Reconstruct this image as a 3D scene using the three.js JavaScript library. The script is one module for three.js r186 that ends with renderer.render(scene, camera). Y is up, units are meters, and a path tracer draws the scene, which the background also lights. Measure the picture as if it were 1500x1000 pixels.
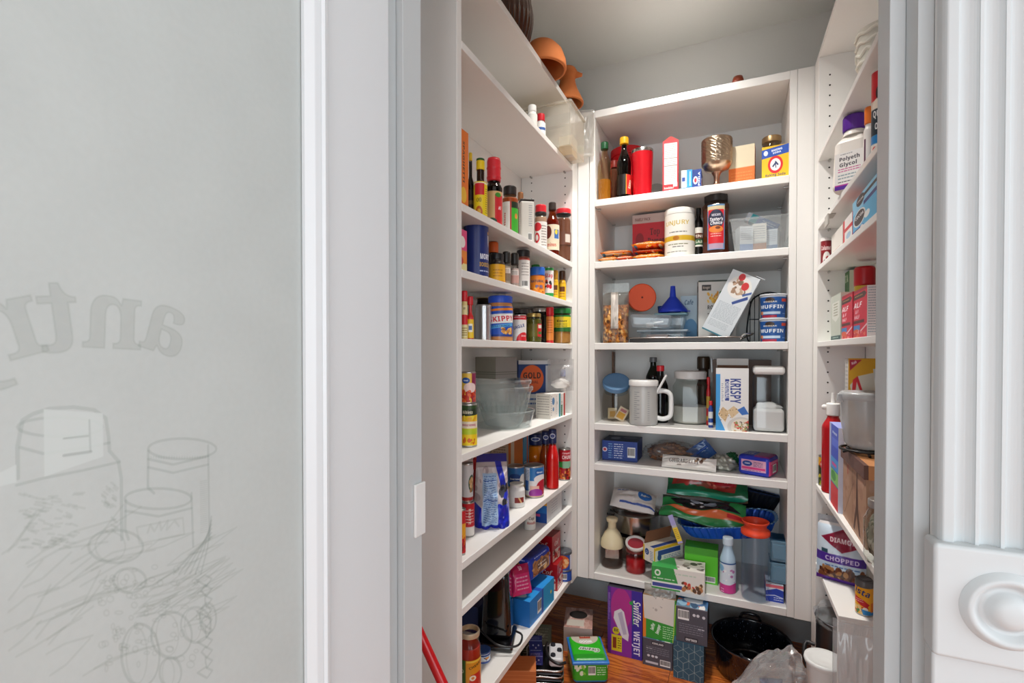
import * as THREE from 'three';
import { RectAreaLightUniformsLib } from 'three/addons/lights/RectAreaLightUniformsLib.js';
import { RoundedBoxGeometry } from 'three/addons/geometries/RoundedBoxGeometry.js';
import { ImprovedNoise } from 'three/addons/math/ImprovedNoise.js';
import { mergeGeometries, toCreasedNormals } from 'three/addons/utils/BufferGeometryUtils.js';

// ---------------------------------------------------------------- camera, light, exposure
const scene = new THREE.Scene();
const renderer = new THREE.WebGLRenderer();
renderer.toneMapping = THREE.LinearToneMapping;
renderer.toneMappingExposure = 1.02;
renderer.shadowMap.enabled = true;
RectAreaLightUniformsLib.init();
const EYE = 1.16, FOC = 724.7, YAW = THREE.MathUtils.degToRad(24.44), PITCH = THREE.MathUtils.degToRad(0.66), CY = 523.55;
const camera = new THREE.PerspectiveCamera(2 * THREE.MathUtils.radToDeg(Math.atan(500 / FOC)), 1.5, 0.02, 50);
camera.position.set(0, EYE, 0);
camera.rotation.order = 'YXZ';
camera.rotation.set(-PITCH, YAW, 0);
camera.setViewOffset(1500, 1000, 0, 500 - CY, 1500, 1000);
scene.background = new THREE.Color(0.75, 0.87, 1.0);
const CEIL = 2.48;
// daylight entering the room behind the camera through a wide glass door and a window
function windowLight(x, y, z, w, h, tx, ty, tz, power) {
  const l = new THREE.RectAreaLight(0xffffff, power, w, h);
  l.color.setRGB(0.84, 0.94, 1.0);
  l.position.set(x, y, z); l.lookAt(tx, ty, tz); scene.add(l);
  return l;
}
windowLight(0.15, 1.17, 3.12, 2.6, 2.1, 0.15, 1.17, 0, 3.9);
windowLight(2.12, 1.5, 0.6, 1.6, 1.5, 0, 1.5, 0.6, 4.8);
// the two recessed ceiling lamps of the pantry: one in view, its twin nearer the door above the frame
const LAMPS = [{ x: -0.215, z: -1.87, r: 0.06, power: 6, angle: 0.62, ty: 0, tz: -1.6 }, { x: -0.215, z: -1.35, r: 0.06, power: 4.5, angle: 0.85, ty: 0.9, tz: -2.0 }];
for (const l of LAMPS) {
  const lamp = new THREE.SpotLight(0xffffff, l.power, 0, l.angle, 0.7, 2);
  lamp.color.setRGB(1.0, 0.97, 0.92);
  lamp.position.set(l.x, CEIL - 0.008, l.z);
  lamp.target.position.set(l.x, l.ty, l.tz);
  lamp.castShadow = true; lamp.shadow.radius = 2.6;
  scene.add(lamp, lamp.target);
}

// ---------------------------------------------------------------- helpers: where a pixel of the photograph lies in the place
const Fv = new THREE.Vector3(-Math.sin(YAW) * Math.cos(PITCH), -Math.sin(PITCH), -Math.cos(YAW) * Math.cos(PITCH));
const Rv = new THREE.Vector3(Math.cos(YAW), 0, -Math.sin(YAW));
const Uv = new THREE.Vector3().crossVectors(Rv, Fv);
const dir = (px, py) => Fv.clone().addScaledVector(Rv, (px - 750) / FOC).addScaledVector(Uv, (CY - py) / FOC);
function K(px, py, o) {
  const d = dir(px, py);
  const t = o.x !== undefined ? o.x / d.x : o.z !== undefined ? o.z / d.z : (o.y - EYE) / d.y;
  return new THREE.Vector3(d.x * t, EYE + d.y * t, d.z * t);
}
function Yat(px, py, x, z) { const d = dir(px, py); return EYE + d.y * Math.hypot(x, z) / Math.hypot(d.x, d.z); }
const XL = -0.5777, ZB = -1.9, Rx = (z) => 0.2303 + 0.0196 * (z + 1.8236);
// centre, radius and the turn towards the viewer's side of a round thing that spans l..r
function loc(l, r, pos) {
  const px = (l + r) / 2, th = Math.atan((px - 750) / FOC), d = dir(px, 515);
  let rad = 0.03, x = 0, z = 0;
  let t;
  for (let i = 0; i < 12; i++) {
    if (pos.y !== undefined) { const k = K(px, pos.b, { y: pos.y }); const s = 1 + rad * 0.6 / Math.hypot(k.x, k.z); x = k.x * s; z = k.z * s; }
    else {
      if (pos.x !== undefined) t = pos.x / d.x; else if (pos.z !== undefined) t = pos.z / d.z;
      else if (pos.L !== undefined) t = (XL - pos.L - rad) / d.x; else if (pos.B !== undefined) t = (ZB - pos.B - rad) / d.z;
      else t = (Rx(z || -1.5) + pos.R + rad) / d.x;
      x = d.x * t; z = d.z * t;
    }
    if (x < -0.55 && z > -2.3 && z < -1.831 + rad && pos.B === undefined && pos.z === undefined) { t = (-1.831 + rad) / d.z; x = d.x * t; z = d.z * t; }
    rad = (r - l) / 2 / FOC * Math.hypot(x, z) * Math.cos(th) * Math.cos(th);
  }
  return { px, x, z, r: rad, ry: Math.atan2(-x, -z), m: Math.hypot(x, z) * Math.cos(th) / FOC };
}
// ---------------------------------------------------------------- helpers: things and parts
const taken = new Map();
const numbered = (n) => { const k = taken.get(n) || 0; taken.set(n, k + 1); return k ? n + '_' + String(k).padStart(3, '0') : n; };
function T(name, label, category, x, y, z, ry = 0, group) {
  const o = new THREE.Group(); o.name = numbered(name); o.position.set(x, y, z); o.rotation.y = ry;
  o.userData = { label, category }; if (group) o.userData.group = group;
  scene.add(o); return o;
}
function S(name, label, category) { const o = T(name, label, category, 0, 0, 0); o.userData.kind = 'structure'; return o; }
function M(parent, name, geo, mat, x = 0, y = 0, z = 0, rx = 0, ry = 0, rz = 0) {
  const m = new THREE.Mesh(geo, mat); m.name = name; m.position.set(x, y, z); m.rotation.set(rx, ry, rz);
  m.castShadow = m.receiveShadow = true; parent.add(m); return m;
}
let seedN = 7;
const rnd = () => { seedN = (seedN * 1664525 + 1013904223) >>> 0; return seedN / 4294967296; };
const noise = new ImprovedNoise();
const N3 = (x, y, z) => noise.noise(x, y, z);

const mats = new Map();
function plain(c, rough = 0.5, metal = 0, extra) {
  const k = c + '|' + rough + '|' + metal + '|' + JSON.stringify(extra || 0);
  if (!mats.has(k)) mats.set(k, new THREE.MeshPhysicalMaterial({ color: new THREE.Color(c), roughness: rough, metalness: metal, ...(extra || {}) }));
  return mats.get(k);
}
const glass = (c = '#ffffff', rough = 0.04, t = 1) => plain(c, rough, 0, { transmission: t, thickness: 0, ior: 1.45 });
const steel = plain('#c9c6c2', 0.22, 1), tin = plain('#b9b7b3', 0.35, 1);

// ---------------------------------------------------------------- print: flat label artwork, packed on shared sheets
const SHEET = 2048, sheets = [];
function newSheet() {
  const c = document.createElement('canvas'); c.width = SHEET; c.height = SHEET;
  const g = c.getContext('2d'); g.fillStyle = '#808080'; g.fillRect(0, 0, SHEET, SHEET);
  const tex = new THREE.CanvasTexture(c); tex.colorSpace = THREE.SRGBColorSpace;
  sheets.push({ c, g, tex, x: 0, y: 0, rowH: 0, mats: {} });
}
newSheet();
function ink(sheet, rough = 0.5) {
  const s = sheets[sheet], k = 'r' + rough;
  if (!s.mats[k]) s.mats[k] = new THREE.MeshPhysicalMaterial({ map: s.tex, roughness: rough });
  return s.mats[k];
}
class Pen {
  constructor(g, x, y, w, h) { Object.assign(this, { g, x, y, w, h }); }
  R(x, y, w, h, c) { this.g.fillStyle = c; this.g.fillRect(this.x + x * this.w, this.y + y * this.h, w * this.w, h * this.h); return this; }
  E(x, y, rx, ry, c, rot = 0) { this.g.fillStyle = c; this.g.beginPath(); this.g.ellipse(this.x + x * this.w, this.y + y * this.h, rx * this.w, ry * this.h, rot, 0, 7); this.g.fill(); return this; }
  C(x, y, r, c) { this.g.fillStyle = c; this.g.beginPath(); this.g.arc(this.x + x * this.w, this.y + y * this.h, r * this.w, 0, 7); this.g.fill(); return this; }
  O(x, y, r, lw, c) { this.g.strokeStyle = c; this.g.lineWidth = lw * this.w; this.g.beginPath(); this.g.arc(this.x + x * this.w, this.y + y * this.h, r * this.w, 0, 7); this.g.stroke(); return this; }
  P(pts, c) { this.g.fillStyle = c; this.g.beginPath(); pts.forEach(([a, b], i) => this.g[i ? 'lineTo' : 'moveTo'](this.x + a * this.w, this.y + b * this.h)); this.g.fill(); return this; }
  L(pts, lw, c) { this.g.strokeStyle = c; this.g.lineWidth = lw * this.w; this.g.beginPath(); pts.forEach(([a, b], i) => this.g[i ? 'lineTo' : 'moveTo'](this.x + a * this.w, this.y + b * this.h)); this.g.stroke(); return this; }
  T(s, x, y, size, c, o = {}) {              // size: fraction of the height; fit: fraction of the width that the words fill
    const g = this.g; g.save(); g.translate(this.x + x * this.w, this.y + y * this.h); g.rotate((o.rot || 0) * Math.PI / 180);
    g.font = (o.it ? 'italic ' : '') + (o.n ? '' : 'bold ') + size * this.h + 'px ' + (o.f || 'sans-serif');
    g.textAlign = o.a || 'center'; g.textBaseline = 'middle'; g.fillStyle = c;
    if (o.fit) { const m = g.measureText(s).width || 1; g.scale(o.fit * (Math.abs((o.rot || 0)) === 90 ? this.h : this.w) / m, 1); }
    if (o.ol) { g.strokeStyle = o.ol; g.lineWidth = size * this.h * 0.22; g.lineJoin = 'round'; g.strokeText(s, 0, 0); }
    g.fillText(s, 0, 0); g.restore(); return this;
  }
  F(x, y, w, n, dy, c, t = 0.35) {            // fine print too small to read: rows of dashes
    for (let i = 0; i < n; i++) { let u = x; while (u < x + w - 0.01) { const s = Math.min(0.03 + rnd() * 0.1, x + w - u); this.R(u, y + i * dy, s, dy * t, c); u += s + 0.02; } } return this;
  }
  B(x, y, w, h) { this.R(x, y, w, h, '#f4f4f2'); let u = x + w * 0.06; while (u < x + w * 0.92) { const s = w * (0.02 + rnd() * 0.035); this.R(u, y + h * 0.1, s, h * 0.7, '#222'); u += s + w * (0.02 + rnd() * 0.035); } return this; }
  D(x, y, w, h, n, size, cols) {              // a heap of small pieces of food
    for (let i = 0; i < n; i++) { const a = x + rnd() * w, b = y + rnd() * h, s = size * (0.5 + rnd()); this.E(a, b, s, s * this.w / this.h * (0.5 + rnd() * 0.5), cols[Math.floor(rnd() * cols.length)], rnd() * 3); } return this;
  }
}
function cell(w, h, bg, fn, inset) {
  w = Math.max(6, Math.round(w * 0.7)); h = Math.max(6, Math.round(h * 0.7));
  let s = sheets[sheets.length - 1];
  if (s.x + w + 2 > SHEET) { s.x = 0; s.y += s.rowH + 2; s.rowH = 0; }
  if (s.y + h + 2 > SHEET) { newSheet(); s = sheets[sheets.length - 1]; }
  const { x, y, g } = s; s.x += w + 2; s.rowH = Math.max(s.rowH, h);
  g.save(); g.beginPath(); g.rect(x, y, w, h); g.clip();
  g.fillStyle = bg; g.fillRect(x, y, w, h);
  if (fn) fn(inset ? new Pen(g, x + w * inset, y, w * (1 - 2 * inset), h) : new Pen(g, x, y, w, h));
  g.restore();
  const e = 0.75;
  return { i: sheets.length - 1, u0: (x + e) / SHEET, u1: (x + w - e) / SHEET, v1: 1 - (y + e) / SHEET, v0: 1 - (y + h - e) / SHEET };
}
const solids = new Map();
const solid = (c) => { if (!solids.has(c)) solids.set(c, cell(6, 6, c)); return solids.get(c); };
const face = (c) => (typeof c === 'string' ? solid(c) : c);
const wrap = (bg, fn, h = 150, w = 300) => cell(w, h, bg, fn, 0.31);    // a label that goes round a can: the artwork fills its front half
function uvTo(geo, c, from = 0, n) {
  const uv = geo.attributes.uv; n = n ?? uv.count;
  for (let i = from; i < from + n; i++) uv.setXY(i, c.u0 + uv.getX(i) * (c.u1 - c.u0), c.v0 + uv.getY(i) * (c.v1 - c.v0));
  return geo;
}
// ---------------------------------------------------------------- shapes
const lathe = (pts, seg = 30) => new THREE.LatheGeometry(pts.map(([r, y]) => new THREE.Vector2(Math.max(r, 0.00001), y)), seg);
const bxg = (w, h, d) => new THREE.BoxGeometry(w, h, d);
const rbx = (w, h, d, r = 0.004, s = 2) => new RoundedBoxGeometry(w, h, d, s, Math.min(r, w / 2.05, h / 2.05, d / 2.05));
const at = (g, x, y, z) => g.translate(x, y, z);
const rodG = (a, b, r, r2 = r, seg = 12) => {
  const A = new THREE.Vector3(...a), B = new THREE.Vector3(...b), L = A.distanceTo(B);
  const g = new THREE.CylinderGeometry(r2, r, L, seg); g.translate(0, L / 2, 0);
  g.applyQuaternion(new THREE.Quaternion().setFromUnitVectors(new THREE.Vector3(0, 1, 0), B.clone().sub(A).normalize())); return g.translate(...a);
};
const tubeG = (pts, r, seg = 32, closed = false) => new THREE.TubeGeometry(new THREE.CatmullRomCurve3(pts.map((p) => new THREE.Vector3(...p)), closed), seg, r, 8, closed);
const sleeve = (r, h, y, c, r2 = r, seg = 32) => uvTo(new THREE.CylinderGeometry(r2, r, h, seg, 1, true, -Math.PI, 2 * Math.PI), c).translate(0, y + h / 2, 0);
// a printed carton: faces f(+z) b(-z) r(+x) l(-x) t(+y) o(-y); base at y = 0, centred
function carton(w, h, d, fc) {
  const g = bxg(w, h, d); g.translate(0, h / 2, 0);
  const base = face(fc.all || fc.f || fc.r || '#cccccc'), side = fc.all ? base : null;
  [fc.r || fc.l, fc.l || fc.r, fc.t, fc.o, fc.f, fc.b || fc.f].forEach((c, i) => uvTo(g, face(c || side || base), i * 4, 4));
  return g;
}
const sheetOf = (fc) => { for (const k in fc) if (typeof fc[k] === 'object') return fc[k].i; return face(Object.values(fc)[0]).i; };
// a soft pouch: two sheets bulging between crimped edges; lies in the xy plane, centred on its base
function pouch(w, h, t, o = {}) {
  const n = o.n || 18, wr = o.wr ?? 0.12, sd = o.seed || 1, parts = [];
  for (const s of [1, -1]) {
    const g = new THREE.PlaneGeometry(w, h, n, n), p = g.attributes.position;
    for (let i = 0; i < p.count; i++) {
      const u = p.getX(i) / w + 0.5, v = p.getY(i) / h + 0.5;
      const cr = o.crimp ?? 0.08, vv = Math.min(1, Math.max(0, (v - (o.c0 ?? cr)) / (1 - (o.c0 ?? cr) - cr)));
      const pr = Math.pow(Math.max(0, 1 - Math.pow(Math.abs(2 * u - 1), 2.6)), 0.55) * Math.pow(Math.max(0, 1 - Math.pow(Math.abs(2 * vv - 1 + (o.sag || 0) * (1 - vv)), 3)), 0.6);
      const k = 1 + wr * 3 * N3(u * 5 + sd, v * 5, s * 3 + sd * 1.7) + wr * 1.5 * N3(u * 12, v * 12 + sd, s);
      let x = p.getX(i), y = p.getY(i);
      x *= (1 - 0.1 * pr * (o.pinch ?? 0.4)) * (1 - (o.taper || 0) * v); 
      const bend = (o.curl || 0) * t * N3(u * 2.5 + sd * 3, v * 2.5, 4.4);
      p.setXYZ(i, x + wr * 0.02 * w * N3(v * 7, sd, u * 3), y + h / 2, s * t / 2 * pr * k + bend);
    }
    if (s < 0) { const id = g.index.array; for (let i = 0; i < id.length; i += 3) { const q = id[i]; id[i] = id[i + 1]; id[i + 1] = q; } if (o.back) uvTo(g, face(o.back)); else if (o.front) uvTo(g, face(o.front)); }
    else if (o.front) uvTo(g, face(o.front));
    g.computeVertexNormals(); parts.push(g);
  }
  return mergeGeometries(parts);
}
// a lump with folds: crumpled film, heaps of food
function lump(rx, ry, rz, o = {}) {
  const g = new THREE.SphereGeometry(1, o.n || 28, o.m || 18), p = g.attributes.position, a = o.a ?? 0.12, q = o.q || 2.2, sd = o.seed || 0;
  for (let i = 0; i < p.count; i++) {
    const x = p.getX(i), y = p.getY(i), z = p.getZ(i);
    let k = 1 + a * 2 * N3(x * q + sd, y * q, z * q) + a * N3(x * q * 3, y * q * 3 + sd, z * q * 3);
    let Y = y * ry * k; if (o.flat !== undefined) Y = Math.max(Y, -ry * o.flat);
    p.setXYZ(i, x * rx * k, Y, z * rz * k);
  }
  g.computeVertexNormals(); if (o.flat !== undefined) g.translate(0, ry * o.flat, 0); return g;
}
function bottleProfile(R, h, o) {
  const nr = R * (o.neck ?? 0.4), s0 = (o.s0 ?? 0.6) * h, s1 = (o.s1 ?? 0.78) * h, c0 = (o.c0 ?? 0.88) * h, p = [[0, 0], [R * 0.9, 0], [R, h * 0.012 + R * 0.05]];
  if (o.waist) for (let i = 1; i < 8; i++) { const t = i / 8; p.push([R * (1 - o.waist * Math.sin(t * Math.PI)), s0 * t]); }
  for (let i = 0; i <= 7; i++) { const t = i / 7, k = o.cone ? t : t * t * (3 - 2 * t); p.push([R + (nr - R) * k, s0 + (s1 - s0) * t]); }
  p.push([nr, c0]); return p;
}
const radAt = (p, y) => { for (let i = 3; i < p.length; i++) if (p[i][1] >= y) { const k = (y - p[i - 1][1]) / Math.max(1e-6, p[i][1] - p[i - 1][1]); return p[i - 1][0] + (p[i][0] - p[i - 1][0]) * k; } return p[p.length - 1][0]; };
const capG = (r, y0, y1, seg = 28, b = 0.12) => lathe([[0, y0], [r * 0.97, y0], [r, y0 + (y1 - y0) * 0.08], [r, y1 - (y1 - y0) * b], [r * 0.9, y1], [0, y1]], seg);
// bottles and jars. box = [left, right, top] in the photograph, y = shelf, o: neck s0 s1 c0 capR cap col|glass fill lab
function bottle(name, label, cat, box, y, pos, o) {
  const q = loc(box[0], box[1], pos), h = o.h || Yat(q.px, box[2], q.x, q.z) - y, R = q.r;
  const g = T(name, label, cat, q.x, y, q.z, q.ry + (o.turn || 0), o.group);
  const seg = o.seg || 30, pr = bottleProfile(R, h, o), crease = (x) => (o.seg ? toCreasedNormals(x, 0.5) : x);
  if (o.glass) {
    if (o.fill) M(g, o.fillName || 'contents', crease(lathe([...pr.filter(([, yy]) => yy < o.fill[1] * h).map(([r, yy]) => [r * 0.94, yy + 0.003]), [radAt(pr, o.fill[1] * h) * 0.94, o.fill[1] * h], [0, o.fill[1] * h]], seg)), plain(o.fill[0], o.fill[2] ?? 0.6));
    M(g, 'body', crease(lathe(pr, seg)), glass(o.glass, o.rough ?? 0.04, o.tr ?? 1));
  } else M(g, 'body', crease(lathe(pr, seg)), plain(o.col || '#eeeeee', o.rough ?? 0.3));
  if (o.cap) {
    const cr = R * (o.capR ?? (o.neck ?? 0.4) * 1.1), c = M(g, 'cap', capG(cr, (o.cb ?? o.c0 ?? 0.88) * h, h, o.capSeg || 28), o.capMat || plain(o.cap, 0.35));
    if (o.band) M(c, 'cap_band', capG(cr * 1.04, (o.cb ?? o.c0 ?? 0.88) * h - 0.012 * h, (o.cb ?? o.c0 ?? 0.88) * h + o.band[1] * h, 28, 0.2), plain(o.band[0], 0.4));
  }
  if (o.lab) { const c = o.lab[2]; M(g, 'label', sleeve(R * 1.014, (o.lab[1] - o.lab[0]) * h, o.lab[0] * h, c), ink(c.i, o.labRough ?? 0.4)); }
  g.userData.dims = undefined; delete g.userData.dims;
  return Object.assign(g, { q, hgt: h });
}
// tins: rims of metal, a paper sleeve
function can(name, label, cat, box, y, pos, c, o = {}) {
  const q = loc(box[0], box[1], pos), h = o.h || Yat(q.px, box[2], q.x, q.z) - y, R = q.r, e = Math.min(0.004, h * 0.04);
  const g = T(name, label, cat, q.x, y, q.z, q.ry + (o.turn || 0), o.group);
  M(g, 'body', lathe([[0, 0.002], [R * 0.93, 0.002], [R * 0.95, 0], [R, e * 0.5], [R, e], [R * 0.985, e * 1.4], [R * 0.985, h - e * 1.4], [R, h - e], [R, h - e * 0.3], [R * 0.95, h], [R * 0.92, h - 0.004], [0, h - 0.004]]), o.metal || tin);
  M(g, 'label', sleeve(R * 0.998, h - e * 2.4, e * 1.2, c), ink(c.i, 0.35));
  if (o.lid) { const k = M(g, 'lid', capG(R * 1.03, h - (o.lidH || 0.016), h + 0.003, 30, 0.2), plain(o.lid, o.lidRough ?? 0.4)); if (o.lidRing) M(k, 'lid_ring', lathe([[R * 0.72, h + 0.003], [R * 0.8, h + 0.006], [R * 0.88, h + 0.003]]), plain(o.lidRing, 0.4)); }
  return Object.assign(g, { q, hgt: h });
}
// cartons on the back unit: l, r, t at the front face that stands at depth z
function boxB(name, label, cat, [l, r, t], y, z, dep, fc, o = {}) {
  const a = K(l, 515, { z }), b = K(r, 515, { z }), w = b.x - a.x, px = (l + r) / 2, h = o.h || Yat(px, t, (a.x + b.x) / 2, z) - y;
  const g = T(name, label, cat, (a.x + b.x) / 2, y, z - dep / 2, o.ry || 0, o.group);
  M(g, 'carton', carton(w, h, dep, fc), ink(sheetOf(fc), o.rough ?? 0.45));
  return Object.assign(g, { w, hgt: h });
}
// cartons placed by their centre
function boxC(name, label, cat, x, y, z, w, h, d, fc, o = {}) {
  const g = T(name, label, cat, x, y, z, o.ry || 0, o.group);
  M(g, o.part || 'carton', carton(w, h, d, fc), ink(sheetOf(fc), o.rough ?? 0.45));
  return g;
}
const plainInk = (i) => new THREE.MeshPhysicalMaterial({ map: sheets[i].tex, roughness: 0.3, transmission: 0.5, thickness: 0 });
function foodMat(a, b, c) {                     // a heap of mixed crumbs
  const cv = document.createElement('canvas'); cv.width = cv.height = 128; const p = new Pen(cv.getContext('2d'), 0, 0, 128, 128); p.R(0, 0, 1, 1, a); p.D(0, 0, 1, 1, 260, 0.04, [a, b, c]);
  const t = new THREE.CanvasTexture(cv); t.colorSpace = THREE.SRGBColorSpace; t.wrapS = t.wrapT = THREE.RepeatWrapping; t.repeat.set(2, 1);
  return new THREE.MeshPhysicalMaterial({ map: t, roughness: 0.8 });
}
// ---------------------------------------------------------------- the setting
const white = plain('#e4e2dd', 0.5), paint = plain('#c6cacb', 0.45), wallM = plain('#dad9d6', 0.8), ceilM = plain('#dddcd8', 0.9), melamine = plain('#eeece8', 0.38);
const PX0 = -0.815, PX1 = 0.372, PZ0 = -2.272, PZ1 = -0.73, OZ = -0.62;    // pantry inside; the door wall's outer face
const RX0 = -1.9, RX1 = 2.2, RZ1 = 3.2, TH = 0.12, DH = 2.05, JL = -0.535, JR = 0.181;
{ // floor boards: real planks inside the pantry and in front of it, a slab under all
  const wc = document.createElement('canvas'); wc.width = 1024; wc.height = 256; const g = wc.getContext('2d');
  const im = g.createImageData(1024, 256);
  for (let y = 0; y < 256; y++) for (let x = 0; x < 1024; x++) {
    const w = N3(x / 260, y / 26, 1.3) * 2.6 + y / 13 + N3(x / 60, y / 30, 9) * 0.7, ring = Math.pow(0.5 + 0.5 * Math.sin(w * 2.1), 2.2);
    const fib = N3(x / 90, y / 1.3, 5) * 0.5 + N3(x / 22, y / 1.1, 8) * 0.35, t = 0.72 - ring * 0.34 + fib * 0.3, i = (y * 1024 + x) * 4;
    im.data[i] = 255 * Math.min(1, 0.44 + 0.58 * t); im.data[i + 1] = 255 * Math.min(1, 0.13 + 0.55 * t); im.data[i + 2] = 255 * Math.min(1, 0.02 + 0.33 * t); im.data[i + 3] = 255;
  }
  g.putImageData(im, 0, 0);
  const tex = new THREE.CanvasTexture(wc); tex.colorSpace = THREE.SRGBColorSpace; tex.wrapS = tex.wrapT = THREE.RepeatWrapping;
  const tones = ['#ffffff', '#ead7c4', '#fff0dd', '#d9c0a8'].map((c) => new THREE.MeshPhysicalMaterial({ map: tex, color: new THREE.Color(c), roughness: 0.32, clearcoat: 0.3, clearcoatRoughness: 0.25 }));
  const fl = S('floor', 'orange oak strip floor running across the pantry', 'floor');
  M(fl, 'subfloor', at(bxg(RX1 - RX0 + 2 * TH, 0.1, RZ1 - PZ0 + 2 * TH), (RX0 + RX1) / 2, -0.062, (RZ1 + PZ0) / 2), plain('#8a5a34', 0.6));
  const geos = new Map(), W = 0.079;
  let row = 0;
  for (let z = PZ0 + W / 2; z < 0.35; z += W, row++) {
    const x0 = z < OZ ? PX0 : RX0 + 0.01, x1 = z < OZ ? PX1 : RX1 - 0.01;
    let x = x0; let first = true;
    while (x < x1 - 0.01) {
      let L = first ? 0.25 + ((row * 37) % 10) * 0.07 : 0.6 + ((row * 13 + Math.floor(x * 10)) % 5) * 0.15; first = false; L = Math.min(L, x1 - x);
      const key = L.toFixed(2) + ((row * 7) % 5);
      if (!geos.has(key)) { const b = bxg(L - 0.0016, 0.014, W - 0.0016), uv = b.attributes.uv, p = b.attributes.position; for (let i = 0; i < uv.count; i++) uv.setXY(i, (p.getX(i) + row * 0.37) / 0.55, (p.getZ(i) + row * 0.3) / 0.19); geos.set(key, b); }
      M(fl, 'plank', geos.get(key), tones[(row * 3 + Math.floor(x * 7 + 20)) % 4], x + L / 2, -0.007 + 0.0004 * ((row * 5) % 3), z);
      x += L;
    }
  }
  M(fl, 'floor_far', at(bxg(RX1 - RX0, 0.014, RZ1 - 0.36), (RX0 + RX1) / 2, -0.007, (RZ1 + 0.36) / 2), tones[0]);
  M(fl, 'threshold', at(bxg(JR - JL, 0.008, PZ1 - OZ < 0 ? OZ - PZ1 : 0.1), (JL + JR) / 2, 0.004, (PZ1 + OZ) / 2), plain('#9a5a2c', 0.35));
}
{ // walls
  const wb = (n, lab, x0, x1, y0, y1, z0, z1, m = wallM) => { const s = S(n, lab, 'wall'); M(s, 'wall_body', at(bxg(x1 - x0, y1 - y0, z1 - z0), (x0 + x1) / 2, (y0 + y1) / 2, (z0 + z1) / 2), m); return s; };
  wb('wall_back', 'painted wall behind the shelves at the end of the pantry', PX0 - TH, PX1 + TH, -0.1, CEIL, PZ0 - TH, PZ0);
  wb('wall_left', 'painted wall behind the spice shelves', PX0 - TH, PX0, -0.1, CEIL, PZ0, PZ1);
  wb('wall_right', 'painted wall behind the shallow shelves', PX1, PX1 + TH, -0.1, CEIL, PZ0, PZ1);
  const f = S('wall_front', 'wall with the doorway between pantry and room', 'wall');
  const y0 = -0.1;
  M(f, 'wall_body', at(bxg(JL - RX0 + TH, CEIL - y0, OZ - PZ1), (JL + RX0 - TH) / 2, (CEIL + y0) / 2, (OZ + PZ1) / 2), wallM);
  M(f, 'wall_body', at(bxg(RX1 + TH - JR - 0.001, CEIL - y0, OZ - PZ1), (JR + RX1 + TH) / 2, (CEIL + y0) / 2, (OZ + PZ1) / 2), wallM);
  M(f, 'header', at(bxg(JR - JL, CEIL - DH - 0.02, OZ - PZ1), (JL + JR) / 2, (CEIL + DH + 0.02) / 2, (OZ + PZ1) / 2), wallM);
  // the room behind the camera
  wb('wall_room_left', 'plain wall of the room outside the pantry', RX0 - TH, RX0, -0.1, CEIL, OZ, RZ1 + TH);
  const wz = S('wall_room_back', 'room wall with a wide window', 'wall'), wx0 = -1.15, wx1 = 1.45, wy0 = 0.1, wy1 = 2.25;
  M(wz, 'wall_body', at(bxg(wx0 - RX0, CEIL + 0.1, TH), (wx0 + RX0) / 2, CEIL / 2 - 0.05, RZ1 + TH / 2), wallM);
  M(wz, 'wall_body', at(bxg(RX1 - wx1, CEIL + 0.1, TH), (wx1 + RX1) / 2, CEIL / 2 - 0.05, RZ1 + TH / 2), wallM);
  M(wz, 'wall_body', at(bxg(wx1 - wx0, wy0 + 0.1, TH), (wx0 + wx1) / 2, wy0 / 2 - 0.05, RZ1 + TH / 2), wallM);
  M(wz, 'wall_body', at(bxg(wx1 - wx0, CEIL - wy1, TH), (wx0 + wx1) / 2, (CEIL + wy1) / 2, RZ1 + TH / 2), wallM);
  const wr = S('wall_room_right', 'room wall with a second window', 'wall'), a0 = -0.2, a1 = 1.4, vy0 = 0.75;
  M(wr, 'wall_body', at(bxg(TH, CEIL + 0.1, a0 - OZ), RX1 + TH / 2, CEIL / 2 - 0.05, (a0 + OZ) / 2), wallM);
  M(wr, 'wall_body', at(bxg(TH, CEIL + 0.1, RZ1 - a1 + TH), RX1 + TH / 2, CEIL / 2 - 0.05, (a1 + RZ1 + TH) / 2), wallM);
  M(wr, 'wall_body', at(bxg(TH, vy0 + 0.1, a1 - a0), RX1 + TH / 2, vy0 / 2 - 0.05, (a0 + a1) / 2), wallM);
  M(wr, 'wall_body', at(bxg(TH, CEIL - wy1, a1 - a0), RX1 + TH / 2, (CEIL + wy1) / 2, (a0 + a1) / 2), wallM);
  const win = (n, lab, w, x, z, ry, yb) => {
    const s = S(n, lab, 'window'); s.position.set(x, yb, z); s.rotation.y = ry; const h = wy1 - yb;
    for (const e of [-1, 1]) M(s, 'frame', at(bxg(0.05, h, 0.06), e * (w / 2 - 0.025), h / 2, 0), paint);
    for (const e of [0, 1]) M(s, 'frame', at(bxg(w - 0.1, 0.05, 0.06), 0, 0.025 + e * (h - 0.05), 0), paint);
    M(s, 'mullion', at(bxg(0.04, h - 0.1, 0.05), 0, h / 2, 0), paint);
    for (const e of [-1, 1]) M(s, 'pane', at(bxg(w / 2 - 0.07, h - 0.1, 0.004), e * (w / 4 - 0.015), h / 2, 0), glass('#ffffff', 0));
  };
  win('window_1', 'wide glass garden door of the room outside the pantry', wx1 - wx0, (wx0 + wx1) / 2, RZ1 + 0.07, 0, wy0);
  win('window_2', 'second window of the room outside the pantry', a1 - a0, RX1 + 0.07, (a0 + a1) / 2, Math.PI / 2, vy0);
  // ceiling with the round hole of the lamp
  const ce = S('ceiling', 'plain white ceiling over pantry and room', 'ceiling');
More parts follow.
